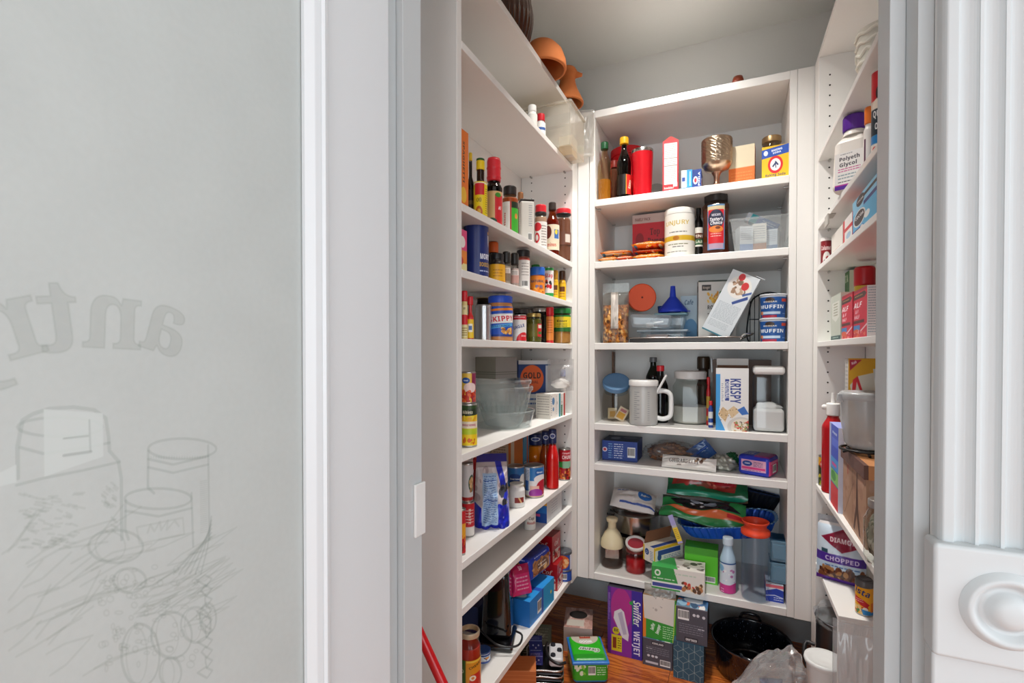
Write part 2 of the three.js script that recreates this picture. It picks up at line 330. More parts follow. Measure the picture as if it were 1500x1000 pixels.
  const sh = new THREE.Shape([[RX0 - TH, PZ0 - TH], [RX1 + TH, PZ0 - TH], [RX1 + TH, RZ1 + TH], [RX0 - TH, RZ1 + TH]].map(([a, b]) => new THREE.Vector2(a, -b)));
  for (const l of LAMPS) { const hole = new THREE.Path(); hole.absarc(l.x, -l.z, l.r + 0.004, 0, Math.PI * 2); sh.holes.push(hole); }
  const cg = new THREE.ExtrudeGeometry(sh, { depth: 0.1, bevelEnabled: false, curveSegments: 32 }); cg.rotateX(-Math.PI / 2);
  M(ce, 'ceiling_board', cg, ceilM, 0, CEIL, 0);
  LAMPS.forEach((l, i) => {
    const dl = T('recessed_light', ['round recessed downlight glowing above the end unit', 'round recessed downlight near the pantry door'][i], 'light', l.x, CEIL, l.z);
    M(dl, 'trim_ring', lathe([[l.r - 0.003, 0.004], [l.r - 0.002, -0.003], [l.r + 0.006, -0.004], [l.r + 0.02, -0.002], [l.r + 0.021, 0]], 40), paint);
    M(dl, 'housing', lathe([[l.r, 0], [l.r, 0.07], [0, 0.07]], 32), plain('#d9d7d2', 0.4));
    M(dl, 'diffuser', at(new THREE.CylinderGeometry(l.r - 0.004, l.r - 0.004, 0.006, 32), 0, 0.012, 0), plain('#fff7e8', 0.6, 0, { emissive: new THREE.Color('#fff1d8'), emissiveIntensity: 2 }));
  });
  const bb = S('baseboard_back', 'white baseboard along the pantry end wall', 'baseboard');
  M(bb, 'board', at(bxg(PX1 - PX0, 0.09, 0.012), (PX0 + PX1) / 2, 0.045, PZ0 + 0.006), paint);
  const bl = S('baseboard_left', 'white baseboard below the spice shelves', 'baseboard');
  M(bl, 'board', at(bxg(0.012, 0.09, PZ1 - PZ0 - 0.02), PX0 + 0.006, 0.045, (PZ1 + PZ0) / 2), paint);
}
{ // jambs with door stops, fluted casing, corner block
  const jm = S('trim_1', 'white door jambs with stop lining the pantry doorway', 'door jamb');
  const zs = -0.678, zf = -0.639;
  for (const [s, x] of [[1, JR], [-1, JL]]) {
    M(jm, 'jamb', at(bxg(0.013, DH, OZ - PZ1 - 0.019), x - s * 0.0065, DH / 2, (PZ1 + zf) / 2), paint);
    M(jm, 'door_stop', at(rbx(0.015, DH, zs - PZ1, 0.0018), x - s * 0.0205, DH / 2, (PZ1 + zs) / 2), paint);
  }
  M(jm, 'head_jamb', at(bxg(JR - JL, 0.02, zf - PZ1), (JL + JR) / 2, DH + 0.01, (PZ1 + zf) / 2), paint);
  const cp = M(jm, 'strike_plate', at(rbx(0.006, 0.092, 0.03, 0.002), JL + 0.031, 0.885, PZ1 + 0.012), plain('#e6e6e4', 0.4));
  // fluted casing: a moulded section drawn in plan and run up the wall
  const cw = 0.0925;
  const casing = (x0, dirn, y0, y1) => {
    const sh = new THREE.Shape(); sh.moveTo(0, 0); sh.lineTo(0, 0.014); sh.quadraticCurveTo(0, 0.02, 0.006, 0.021); sh.lineTo(0.0095, 0.021);
    for (let i = 0; i < 4; i++) { const a = 0.0105 + i * 0.0182, r = 0.0078; sh.lineTo(a, 0.021); for (let k = 1; k < 10; k++) { const t = Math.PI * k / 10; sh.lineTo(a + r - Math.cos(t) * r, 0.021 - Math.sin(t) * 0.006); } sh.lineTo(a + 2 * r, 0.021); }
    sh.lineTo(cw - 0.006, 0.021); sh.quadraticCurveTo(cw, 0.02, cw, 0.014); sh.lineTo(cw, 0);
    const g = new THREE.ExtrudeGeometry(sh, { depth: y1 - y0, bevelEnabled: false, curveSegments: 5 });
    g.rotateX(-Math.PI / 2); if (dirn < 0) { g.translate(-cw, 0, 0); } g.scale(1, 1, -1);
    const id = g.index ? g.index.array : null; if (!id) { const p = g.attributes.position; for (let i = 0; i < p.count; i += 3) { for (const an of ['position', 'normal', 'uv']) { const A = g.attributes[an]; for (let c = 0; c < A.itemSize; c++) { const k1 = (i + 1) * A.itemSize + c, k2 = (i + 2) * A.itemSize + c, tq = A.array[k1]; A.array[k1] = A.array[k2]; A.array[k2] = tq; } } } }
    g.computeVertexNormals();
    return toCreasedNormals(g, 0.6).translate(x0, y0, OZ - 0.0005);
  };
  const BY0 = 0.872, BY1 = 0.979;
  for (const [n, x0, dn, cx, lab] of [['trim_2', 0.178, 1, 0.2244, 'white fluted door casing with bullseye block right of doorway'], ['trim_3', -0.532, -1, -0.5784, 'white fluted door casing with bullseye block behind the open door']]) {
    const t = S(n, lab, 'door casing');
    M(t, 'fluted_board', casing(x0, dn, BY1, DH + 0.02), paint);
    const b = M(t, 'corner_block', at(rbx(0.107, BY1 - BY0, 0.03, 0.004), cx, (BY0 + BY1) / 2, OZ + 0.015), paint);
    const ro = lathe([[0, 0.0105], [0.006, 0.0105], [0.011, 0.009], [0.0145, 0.006], [0.017, 0.0015], [0.0195, -0.0005], [0.022, 0.001], [0.025, 0.0055], [0.028, 0.0075], [0.031, 0.006], [0.0335, 0.002], [0.035, 0]], 48); ro.rotateX(Math.PI / 2);
    M(b, 'bullseye', ro, paint, cx, (BY0 + BY1) / 2, OZ + 0.0302);
    M(t, 'plinth', at(rbx(0.1, BY0, 0.022, 0.003), cx - 0.002, BY0 / 2, OZ + 0.011), paint);
  }
}
{ // the open door: stiles, rails, bead and an etched frosted pane
  const d = S('door_1', 'open white door with etched frosted glass pane', 'door');
  const x1 = -0.478, x0 = x1 - 0.036, z0 = -0.605, W = 0.64, z1 = z0 + W, g0 = -0.451, g1 = z1 - 0.154, xm = (x0 + x1) / 2, yb = 0.3, yt = 1.87;
  const dm = plain('#d9dcde', 0.42);
  M(d, 'hinge_stile', at(rbx(0.036, DH - 0.02, -0.48 - z0, 0.002), xm, DH / 2, (z0 - 0.48) / 2), dm);
  M(d, 'lock_stile', at(rbx(0.036, DH - 0.02, z1 - g1 - 0.029, 0.002), xm, DH / 2, (z1 + g1 + 0.029) / 2), dm);
  M(d, 'top_rail', at(bxg(0.0355, DH - 0.01 - yt - 0.029, g1 - g0 + 0.058), xm, (DH - 0.01 + yt + 0.029) / 2, (g0 + g1) / 2), dm);
  M(d, 'bottom_rail', at(bxg(0.0355, yb - 0.01 - 0.029, g1 - g0 + 0.058), xm, (yb - 0.029 + 0.01) / 2, (g0 + g1) / 2), dm);
  // moulded bead around the pane
  const sh = new THREE.Shape(); sh.moveTo(0, 0); sh.lineTo(0, 0.004); sh.quadraticCurveTo(0.003, 0.0075, 0.008, 0.006); sh.lineTo(0.010, 0.002); sh.quadraticCurveTo(0.018, 0.0035, 0.022, -0.002); sh.lineTo(0.029, -0.007); sh.lineTo(0.029, -0.012); sh.lineTo(0, -0.012);
  const bead = (len) => toCreasedNormals(new THREE.ExtrudeGeometry(sh, { depth: len, bevelEnabled: false, curveSegments: 6 }), 0.7);
  const put = (n, len, m4) => { const g = bead(len); g.applyMatrix4(m4); M(d, n, g, dm); };
  const basis = (X, Y, Z, o) => new THREE.Matrix4().makeBasis(new THREE.Vector3(...X), new THREE.Vector3(...Y), new THREE.Vector3(...Z)).setPosition(...o);
  const hh = yt - yb + 0.058;
  put('bead', hh, basis([0, 0, 1], [1, 0, 0], [0, 1, 0], [x1, yb - 0.029, g0 - 0.029]));
  put('bead', hh, basis([0, 0, -1], [1, 0, 0], [0, -1, 0], [x1, yt + 0.029, g1 + 0.029]));
  put('bead', g1 - g0, basis([0, 1, 0], [1, 0, 0], [0, 0, -1], [x1, yb - 0.029, g1]));
  put('bead', g1 - g0, basis([0, -1, 0], [1, 0, 0], [0, 0, 1], [x1, yt + 0.029, g0]));
  // etched pane: frosting drawn once, left clearer along the lines
  const gw = g1 - g0 + 0.006, gh = yt - yb + 0.006;
  const c = document.createElement('canvas'); c.width = 512; c.height = 2048; const g = c.getContext('2d');
  const gz = (px) => K(px, 515, { x: x1 - 0.016 }).z;
  // artwork coordinates: u runs from the hinge side (z = g0) outwards as seen from inside: right to left
  const U = (px) => 512 * (1 - (gz(px) - g0 + 0.003) / gw);
  const V = (px, py) => { const z = gz(px); const y = Yat(px, py, x1 - 0.016, z); return 2048 * (1 - (y - yb + 0.003) / gh); };
  const im = g.createImageData(512, 2048);
  for (let y = 0; y < 2048; y++) for (let x = 0; x < 512; x++) { const v = 214 + 3 * N3(x / 90, y / 90, 3) + 2 * N3(x / 9, y / 9, 7), i = (y * 512 + x) * 4; im.data[i] = v - 3; im.data[i + 1] = v + 2; im.data[i + 2] = v; im.data[i + 3] = 255; }
  g.putImageData(im, 0, 0);
  const dk = 'rgba(120,132,126,0.17)', lt = 'rgba(110,122,116,0.1)';
  const pl = (pts, w = 3.2, col = dk, fill) => { g.strokeStyle = col; g.lineWidth = w; g.lineJoin = g.lineCap = 'round'; g.beginPath(); pts.forEach(([a, b], i) => g[i ? 'lineTo' : 'moveTo'](U(a), V(a, b))); if (fill) { g.fillStyle = fill; g.fill(); } g.stroke(); };
  const el = (cx, cy, rx, ry, w = 3.2, col = dk, a0 = 0, a1 = 6.3) => { const p = []; for (let i = 0; i <= 40; i++) { const t = a0 + (a1 - a0) * i / 40; p.push([cx + rx * Math.cos(t), cy + ry * Math.sin(t)]); } pl(p, w, col); };
  const word = (ch, px, py, size, rot) => { g.save(); g.translate(U(px), V(px, py)); g.scale(-1, 1); g.rotate(rot); g.font = 'bold ' + size + 'px serif'; g.textAlign = 'center'; g.textBaseline = 'middle'; g.fillStyle = 'rgba(120,130,124,0.13)'; g.fillText(ch, 0, 0); g.strokeStyle = 'rgba(100,112,106,0.1)'; g.lineWidth = 2; g.strokeText(ch, 0, 0); g.restore(); };
  const ts = 2048 * 0.082 / gh;
  word('a', 243, 474, ts, -0.28); word('n', 165, 462, ts, -0.04); word('t', 84, 462, ts, 0.12); word('r', 12, 470, ts, 0.28); word('y', -70, 490, ts, 0.4);
  // jars
  pl([[22, 700], [22, 655], [25, 640], [30, 615], [45, 606], [70, 598], [105, 596], [135, 600], [152, 612], [156, 640], [157, 660], [170, 675], [174, 700], [174, 790]], 4);
  el(85, 625, 62, 14, 3); pl([[26, 655], [60, 664], [120, 656], [157, 648]], 3); pl([[20, 710], [60, 700], [120, 688], [172, 676]], 3);
  for (let i = 0; i < 70; i++) { const a = 22 + rnd() * 85, b = 722 + rnd() * 80; pl([[a, b], [a + 6 + rnd() * 9, b - 2 + rnd() * 6]], 2.4, lt); }
  for (let i = 0; i < 26; i++) { const a = 145 + rnd() * 20, b = 700 + rnd() * 80; pl([[a, b], [a + 5, b + 4]], 2.4, lt); }
  el(264, 657, 50, 15, 3.2); pl([[214, 660], [213, 714], [222, 722]]); pl([[302, 652], [303, 790]]); pl([[214, 672], [250, 680], [302, 668]], 3); pl([[214, 684], [250, 692], [302, 680]], 3);
  for (let i = 0; i < 22; i++) pl([[218 + i * 3.8, 668], [218 + i * 3.8, 671]], 1.6, lt); for (let i = 0; i < 26; i++) pl([[290, 705 + i * 3], [300, 703 + i * 3]], 1.6, lt);
  el(228, 730, 49, 15, 3.2); pl([[180, 733], [179, 775], [184, 790]]); pl([[277, 722], [279, 800]]); pl([[180, 748], [228, 756], [277, 744]], 3); pl([[196, 772], [264, 758], [266, 782], [200, 796], [196, 772]], 2.4, lt);
  pl([[212, 780], [216, 768], [222, 778], [230, 764], [232, 776], [242, 762], [240, 776], [252, 762], [258, 770]], 2.6, lt);
  // leaves, roots and bulbs below the jars
  for (let i = 0; i < 34; i++) { const a = -10 + rnd() * 150, b = 800 + rnd() * 190, L = 40 + rnd() * 80; pl([[a, b], [a + L * 0.4, b - 12 - rnd() * 16], [a + L, b - 26 - rnd() * 40]], 2.6, lt); }
  for (let i = 0; i < 22; i++) { const a = 190 + rnd() * 90, b = 800 + rnd() * 120; pl([[a, b], [a + 20, b - 16], [a + 60 + rnd() * 20, b - 46 + rnd() * 20], [a + 26, b - 6], [a, b]], 2.2, lt); }
  for (let i = 0; i < 6; i++) pl([[250 + i * 8, 840], [275 + i * 5, 812 - i * 2], [306, 786 - i * 6]], 2.6, dk);
  for (const [a, b, r1, r2] of [[200, 960, 28, 46], [244, 985, 16, 22], [282, 915, 22, 26], [300, 905, 12, 22], [165, 800, 40, 24], [185, 850, 24, 18], [246, 930, 30, 34]]) { el(a, b, r1, r2, 3, dk); el(a - r1 * 0.2, b, r1 * 0.55, r2 * 0.9, 2, lt); }
  for (let i = 0; i < 90; i++) { const a = 140 + rnd() * 150, b = 830 + rnd() * 150; el(a, b, 2 + rnd() * 4, 2 + rnd() * 3, 1.8, lt); }
  for (let i = 0; i < 10; i++) { const b = 850 + i * 15; pl([[284 + (i % 3) * 6, b], [296, b - 8], [306, b - 3], [298, b + 8], [284 + (i % 3) * 6, b]], 2.6, dk); }
  // where a sheet of film was laid over the etching the lines vanish
  g.fillStyle = 'rgba(222,228,226,0.9)'; for (const q of [[[61, 599], [148, 605], [148, 668], [61, 698]], [[-20, 700], [20, 680], [20, 706], [-20, 716]]]) { g.beginPath(); q.forEach(([a, b], i) => g[i ? 'lineTo' : 'moveTo'](U(a), V(a, b))); g.fill(); }
  pl([[90, 667], [130, 661]], 3, 'rgba(90,100,96,0.22)'); pl([[128, 615], [129, 660]], 2, 'rgba(90,100,96,0.16)'); pl([[90, 642], [126, 638]], 2, 'rgba(90,100,96,0.2)');
  const tex = new THREE.CanvasTexture(c); tex.colorSpace = THREE.SRGBColorSpace;
  const pane = bxg(gw, gh, 0.005); pane.rotateY(Math.PI / 2);
  M(d, 'glass_pane', pane, new THREE.MeshPhysicalMaterial({ map: tex, roughness: 0.5, transmission: 0.3, thickness: 0 }), x1 - 0.0165, (yt + yb) / 2, (g0 + g1) / 2);
  for (const y of [0.25, 1.05, 1.8]) M(d, 'hinge', at(new THREE.CylinderGeometry(0.006, 0.006, 0.09, 12), x0 + 0.002, y, z0 - 0.007), steel);
  const kn = lathe([[0, 0], [0.024, 0], [0.024, 0.004], [0.01, 0.008], [0.01, 0.03], [0.024, 0.036], [0.027, 0.05], [0.02, 0.06], [0, 0.062]]); kn.rotateZ(-Math.PI / 2);
  M(d, 'knob', kn, steel, x1, 0.95, z1 - 0.06);
}
// ---------------------------------------------------------------- the three shelving units
const SH = { S1: 1.7534, S2: 1.5116, S3: 1.1947, S4: 0.8802, S5: 0.7218, S6: 0.2905, LC: 2.1, L1: 1.8748, L2: 1.5033, L3: 1.3506, L4: 1.1907, L5: 0.923, L6: 0.6715, L7: 0.5642, L8: 0.2893, R1: 1.775, R2: 1.56, R3: 1.429, R4: 1.192, R5: 0.742, R6: 0.493 };
function holes(u, list, axis) {                 // rows of peg holes: dark little sockets too small to pick apart
  const gs = list.map(([x, y, z]) => { const g = new THREE.CylinderGeometry(0.0026, 0.0026, 0.0015, 8); if (axis === 'z') g.rotateX(Math.PI / 2); else g.rotateZ(Math.PI / 2); return g.translate(x, y, z); });
  const m = M(u, 'peg_holes', mergeGeometries(gs), plain('#2a2826', 0.9)); m.userData.kind = 'stuff';
}
const pin = (u, x, y, z, axis) => { const g = new THREE.CylinderGeometry(0.0035, 0.0035, 0.014, 10); if (axis === 'z') g.rotateX(Math.PI / 2); else g.rotateZ(Math.PI / 2); M(u, 'shelf_pin', g.translate(x, y, z), tin); };
const sb = (u, n, x0, x1, y0, y1, z0, z1, r = 0.0018) => M(u, n, at(rbx(x1 - x0, y1 - y0, z1 - z0, r, 1), (x0 + x1) / 2, (y0 + y1) / 2, (z0 + z1) / 2), melamine);
{
  const u = S('shelving_unit', 'white shelving unit with spices and tins along the left wall', 'shelving'), xb = -0.792, t = 0.019, zf = -1.834, zn = -0.9924;
  u.userData.kind = 'structure';
  sb(u, 'back_panel', xb - 0.012, xb, 0.0, 2.1, zf, zn);
  sb(u, 'side_panel', xb, XL, 0.0, 2.1, zn, zn + 0.022); sb(u, 'side_panel', xb, XL, 0.262, 2.1, -1.90, zf);
  sb(u, 'top_panel', xb, XL, 2.1 - 0.02, 2.1, zf, zn);
  for (const k of ['L1', 'L2', 'L3', 'L4', 'L5', 'L6', 'L7', 'L8']) { sb(u, 'shelf', xb, XL, SH[k] - t, SH[k], zf, zn); for (const x of [XL - 0.03, XL - 0.17]) pin(u, x, SH[k] - t - 0.0035, zf + 0.007, 'z'); }
  const hl = []; for (let y = 0.36; y < 2.03; y += 0.032) for (const x of [XL - 0.03, XL - 0.17]) if (!['L1', 'L2', 'L3', 'L4', 'L5', 'L6', 'L7', 'L8'].some((k) => y > SH[k] - 0.033 && y < SH[k] + 0.008)) hl.push([x, y, zf]);
  holes(u, hl, 'z');
  sb(u, 'filler_strip', XL, -0.5315, 0.262, 2.1, -1.92, -1.9);
}
{
  const u = S('shelving_unit', 'white shelving unit across the end of the pantry', 'shelving'), t = 0.026, x0 = -0.508, x1 = 0.1575, zb = -2.248;
  sb(u, 'back_panel', x0 - 0.022, x1 + 0.022, 0.264, 2.1, zb - 0.012, zb);
  sb(u, 'side_panel', x0 - 0.022, x0, 0.264, 2.1, zb, ZB); sb(u, 'side_panel', x1, x1 + 0.022, 0.264, 2.1, zb, ZB);
  sb(u, 'top_panel', x0, x1, 2.1 - 0.028, 2.1, zb, ZB);
  for (const k of ['S1', 'S2', 'S3', 'S4', 'S5', 'S6']) sb(u, 'shelf', x0, x1, SH[k] - t, SH[k], zb, ZB);
  for (const k of ['S1', 'S2', 'S3', 'S4', 'S5']) for (const z of [-1.94, -2.2]) for (const x of [x0 + 0.007, x1 - 0.007]) pin(u, x, SH[k] - t - 0.0035, z, 'x');
  sb(u, 'filler_strip', x1 + 0.0225, 0.2303, 0.262, 2.1, -1.92, -1.9);
}
{
  const u = S('shelving_unit', 'shallow white shelving unit along the right wall', 'shelving'), D = 0.128, t = 0.016, zn = 1.07;
  u.position.set(Rx(-1.8236), 0, -1.8236); u.rotation.y = 0.0196;
  sb(u, 'back_panel', D, D + 0.006, 0, 2.1, 0, zn); sb(u, 'side_panel', 0, D, 0, 2.1, -0.072, 0); sb(u, 'side_panel', 0, D, 0.7, 2.1, zn, zn + 0.016);
  sb(u, 'top_panel', 0, D, 2.083, 2.1, 0, zn);
  for (const k of ['R1', 'R2', 'R3', 'R4', 'R5']) { sb(u, 'shelf', 0, D, SH[k] - t, SH[k], 0, zn); pin(u, 0.03, SH[k] - t - 0.0035, 0.007, 'z'); }
  sb(u, 'shelf', 0, D, SH.R6 - t, SH.R6, 0, 0.349); sb(u, 'divider_panel', 0, D, 0, SH.R6 - t, 0.333, 0.349);
  const hl = []; for (let y = 0.2; y < 2.05; y += 0.032) if (!['R1', 'R2', 'R3', 'R4', 'R5', 'R6'].some((k) => y > SH[k] - 0.03 && y < SH[k] + 0.008)) hl.push([0.03, y, 0]);
  holes(u, hl, 'z');
}
// ================================================================ things on the left unit
const LX = { F: { L: 0.012 } };
// --- on top of the unit
{
  const clay = plain('#c8733a', 0.85);
  let k = K(750, 30, { x: -0.66 });
  const v = T('ceramic_jar', 'dark brown ribbed glazed jar on top of the left unit', 'jar', -0.655, 2.1, k.z + 0.01);
  const pr = []; for (let i = 0; i <= 16; i++) { const t = i / 16; pr.push([0.036 + 0.03 * Math.sin(Math.min(1, t * 1.25) * Math.PI * 0.72), t * 0.2]); }
  const bg = lathe([[0, 0], ...pr, [0.03, 0.205], [0.028, 0.18]], 156), p = bg.attributes.position; for (let i = 0; i < p.count; i++) { const a = Math.atan2(p.getX(i), p.getZ(i)), s = 1 + 0.035 * Math.cos(a * 26); p.setX(i, p.getX(i) * s); p.setZ(i, p.getZ(i) * s); } bg.computeVertexNormals();
  M(v, 'body', bg, plain('#4a2615', 0.15, 0, { clearcoat: 1, clearcoatRoughness: 0.05 }));
  M(v, 'lid', lathe([[0, 0.2], [0.036, 0.2], [0.036, 0.208], [0.02, 0.216], [0.008, 0.222], [0.012, 0.235], [0, 0.24]]), plain('#4a2615', 0.15, 0, { clearcoat: 1 }));
  k = K(797, 105, { x: -0.6 });
  const a = T('clay_pot', 'upturned terracotta bowl jutting past the top panel edge', 'pot', -0.598, 2.101, k.z + 0.02, 0.3);
  M(a, 'body', lathe([[0.072, 0], [0.078, 0], [0.08, 0.006], [0.078, 0.03], [0.066, 0.062], [0.045, 0.085], [0.025, 0.095], [0, 0.097], [0, 0.09], [0.03, 0.086], [0.05, 0.068], [0.066, 0.038], [0.072, 0.01], [0.072, 0]], 40), clay);
  k = K(832, 140, { x: -0.6 });
  const b = T('clay_bell', 'terracotta bell with a spouted top beside the upturned bowl', 'pot', -0.592, 2.101, k.z + 0.03, 0.2);
  M(b, 'body', lathe([[0.054, 0], [0.06, 0], [0.061, 0.006], [0.05, 0.03], [0.038, 0.055], [0.03, 0.08], [0.028, 0.095], [0.036, 0.108], [0.038, 0.12], [0.03, 0.134], [0.012, 0.14], [0, 0.141], [0, 0.13], [0.024, 0.08], [0.044, 0.03], [0.054, 0]], 36), clay);
  M(b, 'spout', rodG([0.02, 0.112, 0], [0.055, 0.106, 0], 0.016, 0.006), clay);
}
// --- L1: clear bin at the far end, two small bottles
{
  const z0 = -1.80, z1 = -1.70;
  const g = T('plastic_bin', 'frosted clear plastic bin at the far end of the top left shelf', 'bin', -0.655, SH.L1 + 0.001, -1.735, 0.0);
  const fro = plain('#f4f1ea', 0.22, 0, { transmission: 0.8, thickness: 0 });
  M(g, 'bottom', at(bxg(0.25, 0.004, 0.17), 0, 0.002, 0), fro);
  for (const s of [-1, 1]) { M(g, 'wall', at(bxg(0.25, 0.15, 0.003), 0, 0.077, s * 0.085), fro); M(g, 'wall', at(bxg(0.003, 0.15, 0.167), s * 0.125, 0.077, 0), fro); }
  for (const s of [-1, 1]) { M(g, 'rim', at(bxg(0.262, 0.006, 0.01), 0, 0.153, s * 0.087), fro); M(g, 'rim', at(bxg(0.01, 0.006, 0.17), s * 0.127, 0.153, 0), fro); }
  const c = cell(60, 60, '#e7c46a', (p) => p.R(0, 0, 1, 0.45, '#f3ead2').F(0.1, 0.55, 0.8, 4, 0.1, '#a9812f'));
  boxC('tea_box', 'small yellow and cream carton inside the frosted plastic bin', 'box', -0.575, SH.L1 + 0.006, -1.77, 0.05, 0.07, 0.06, { all: c, t: '#f3ead2' });
  boxC('tea_box', 'flat tan carton lying in the frosted plastic bin', 'box', -0.66, SH.L1 + 0.006, -1.76, 0.08, 0.04, 0.07, { all: '#d8b98a' });
  bottle('pill_bottle', 'small white bottle with red cap beside the frosted bin', 'bottle', [785, 799, 167], SH.L1, { L: 0.012 }, { col: '#f2f0ec', neck: 0.7, s0: 0.62, s1: 0.7, c0: 0.72, cap: '#c8202c', capR: 0.85, h: 0.085, lab: [0.15, 0.55, wrap('#f4f2ee', (p) => p.R(0, 0.3, 1, 0.25, '#3b62a8'), 60, 120)] });
  bottle('shaker', 'small white shaker with domed white top on the top left shelf', 'bottle', [772, 787, 166], SH.L1, { L: 0.012 }, { col: '#efece6', neck: 0.75, s0: 0.6, s1: 0.72, c0: 0.74, cap: '#f5f3ee', capR: 0.8, h: 0.08 });
  // thin film bag hanging over the corner
  const k = K(856, 195, { z: -1.875 });
  const fb = T('plastic_bag', 'crumpled clear film bag hanging at the shelf corner', 'bag', k.x, k.y - 0.09, k.z, 0.3);
  M(fb, 'film', pouch(0.075, 0.18, 0.03, { wr: 0.18, seed: 5, n: 22 }), plain('#eceae6', 0.18, 0, { transmission: 0.75, thickness: 0 }));
}
// --- L2: oils, sauces and seasonings
{
  const y = SH.L2, F = { L: 0.012 };
  boxC('pasta_box', 'tall narrow orange box at the near end of the sauce shelf', 'box', -0.607, y, -1.017, 0.04, 0.178, 0.044, { all: cell(90, 260, '#ee7a1c', (p) => p.T('SPAGHETTI', 0.5, 0.42, 0.09, '#3a2410', { rot: 90, fit: 0.55 }).C(0.5, 0.85, 0.3, '#f7c430')), t: '#f08a30' });
  bottle('sauce_bottle', 'dark glass sauce bottle with slim yellow cap', 'bottle', [684, 695, 224], y, { x: -0.64 }, { glass: '#3a2414', fill: ['#1c0f08', 0.8, 0.2], neck: 0.42, s0: 0.5, s1: 0.66, c0: 0.88, cap: '#f0c81e', lab: [0.06, 0.45, wrap('#2a2016', (p) => p.R(0, 0.4, 1, 0.15, '#6b5a2a'), 80, 160)] });
  const olive = wrap('#f4d61a', (p) => p.R(-1, 0.03, 3, 0.05, '#f6f2d0').R(0.02, 0.06, 0.62, 0.32, '#d6222a').T('OO', 0.3, 0.52, 0.15, '#2a2410', { f: 'serif' }).C(0.3, 0.86, 0.22, '#c9601c').C(0.3, 0.86, 0.12, '#e6b23c').F(0.72, 0.2, 0.2, 12, 0.06, '#7a6a12').R(1, 0, 0.5, 1, '#2b1a0c'), 150);
  bottle('seasoning_bottle', 'brown bottle with yellow and red label and green-topped yellow cap', 'bottle', [694, 714, 236], y, F, { col: '#2c1509', rough: 0.12, neck: 0.55, s0: 0.6, s1: 0.66, c0: 0.9, cap: '#f2cf1c', capR: 0.62, cb: 0.84, lab: [0.02, 0.62, olive], turn: 0.25 });
  { const g = scene.children[scene.children.length - 1]; M(g, 'cap_top', capG(g.q.r * 0.6, g.hgt * 1.0, g.hgt * 1.035), plain('#1d5a2a', 0.4)); }
  const ten = wrap('#e2b77c', (p) => p.R(-0.5, 0, 0.5, 1, '#efe6d4').R(0.55, 0.12, 0.5, 0.88, '#d8252e').E(0.72, 0.12, 0.16, 0.07, '#3f8f2c').T('Ki', 0.8, 0.5, 0.14, '#fff', { it: 1 }).E(0.4, 0.9, 0.25, 0.1, '#1f4a2c').R(1.05, 0, 0.5, 1, '#e9dcc4'), 150);
  const sb2 = bottle('sauce_bottle', 'brown sauce bottle with tall ridged red cap and tan label', 'bottle', [711, 736, 233], y, F, { glass: '#6a3216', fill: ['#35160a', 0.6, 0.2], neck: 0.72, s0: 0.56, s1: 0.64, c0: 0.66, cap: '#dc2734', capR: 0.8, lab: [0.02, 0.5, ten] });
  for (const t of [0.72, 0.86]) M(sb2, 'cap_ridge', lathe([[sb2.q.r * 0.78, sb2.hgt * (t - 0.03)], [sb2.q.r * 0.86, sb2.hgt * t], [sb2.q.r * 0.78, sb2.hgt * (t + 0.03)]]), plain('#dc2734', 0.35));
  bottle('spice_jar', 'glass spice jar with black cap and white and green label', 'jar', [735, 759, 274], y, F, { glass: '#f0d0b0', fill: ['#b96a3a', 0.74], neck: 0.74, s0: 0.72, s1: 0.79, c0: 0.82, cap: '#231d1b', capR: 0.8, lab: [0.02, 0.66, wrap('#f1efe9', (p) => p.R(0, 0, 0.5, 0.14, '#f7f5f0').T('PAPRIKA', 0.22, 0.55, 0.12, '#b03030', { rot: 90, fit: 0.4 }).R(0.5, 0, 0.08, 1, '#b8352c').R(0.58, 0, 0.9, 1, '#47b834').R(0.58, 0, 0.9, 0.2, '#20301c').C(0.85, 0.45, 0.1, '#e8933c'), 130)] });
  const q = loc(759, 783, { L: 0.02 });
  const tn = T('spice_tin', 'tall plain white spice tin with barcode on its side', 'tin', q.x, y, q.z, q.ry + 0.2), th = Yat(771, 296, q.x, q.z) - y;
  M(tn, 'body', uvTo(at(rbx(q.r * 1.7, th, q.r * 1.3, 0.006, 3), 0, th / 2, 0), cell(100, 150, '#dcd8d0', (p) => p.B(0.55, 0.72, 0.3, 0.2).F(0.6, 0.1, 0.25, 10, 0.05, '#8a8f96').R(0.08, 0.05, 0.02, 0.9, '#c9c4bb'))), ink(0, 0.3));
  M(tn, 'lid', at(rbx(q.r * 1.72, 0.006, q.r * 1.32, 0.002), 0, th + 0.003, 0), plain('#3a3634', 0.3, 0.4));
  bottle('vinegar_bottle', 'slim bottle with round copper stopper behind the white tin', 'bottle', [757, 768, 282], y, { x: -0.67 }, { glass: '#caa080', fill: ['#9a6a42', 0.7], neck: 0.5, s0: 0.6, s1: 0.8, c0: 0.86, cap: '#b07a52', capR: 0.75, capMat: plain('#b07a52', 0.3, 0.6) });
  bottle('spice_jar', 'jar with red and black cap and white label with red rounds', 'jar', [783, 801, 301], y, F, { glass: '#f2eeea', fill: ['#c7a58c', 0.72], neck: 0.82, s0: 0.7, s1: 0.77, c0: 0.79, cap: '#d4202c', capR: 0.9, band: ['#2a2220', 0.06], lab: [0.04, 0.62, wrap('#efeae4', (p) => p.E(0.25, 0.2, 0.3, 0.16, '#d42a34').C(0.22, 0.6, 0.2, '#d42a34').C(0.22, 0.6, 0.12, '#efeae4').F(0.55, 0.15, 0.4, 8, 0.1, '#8a8078'), 120)] });
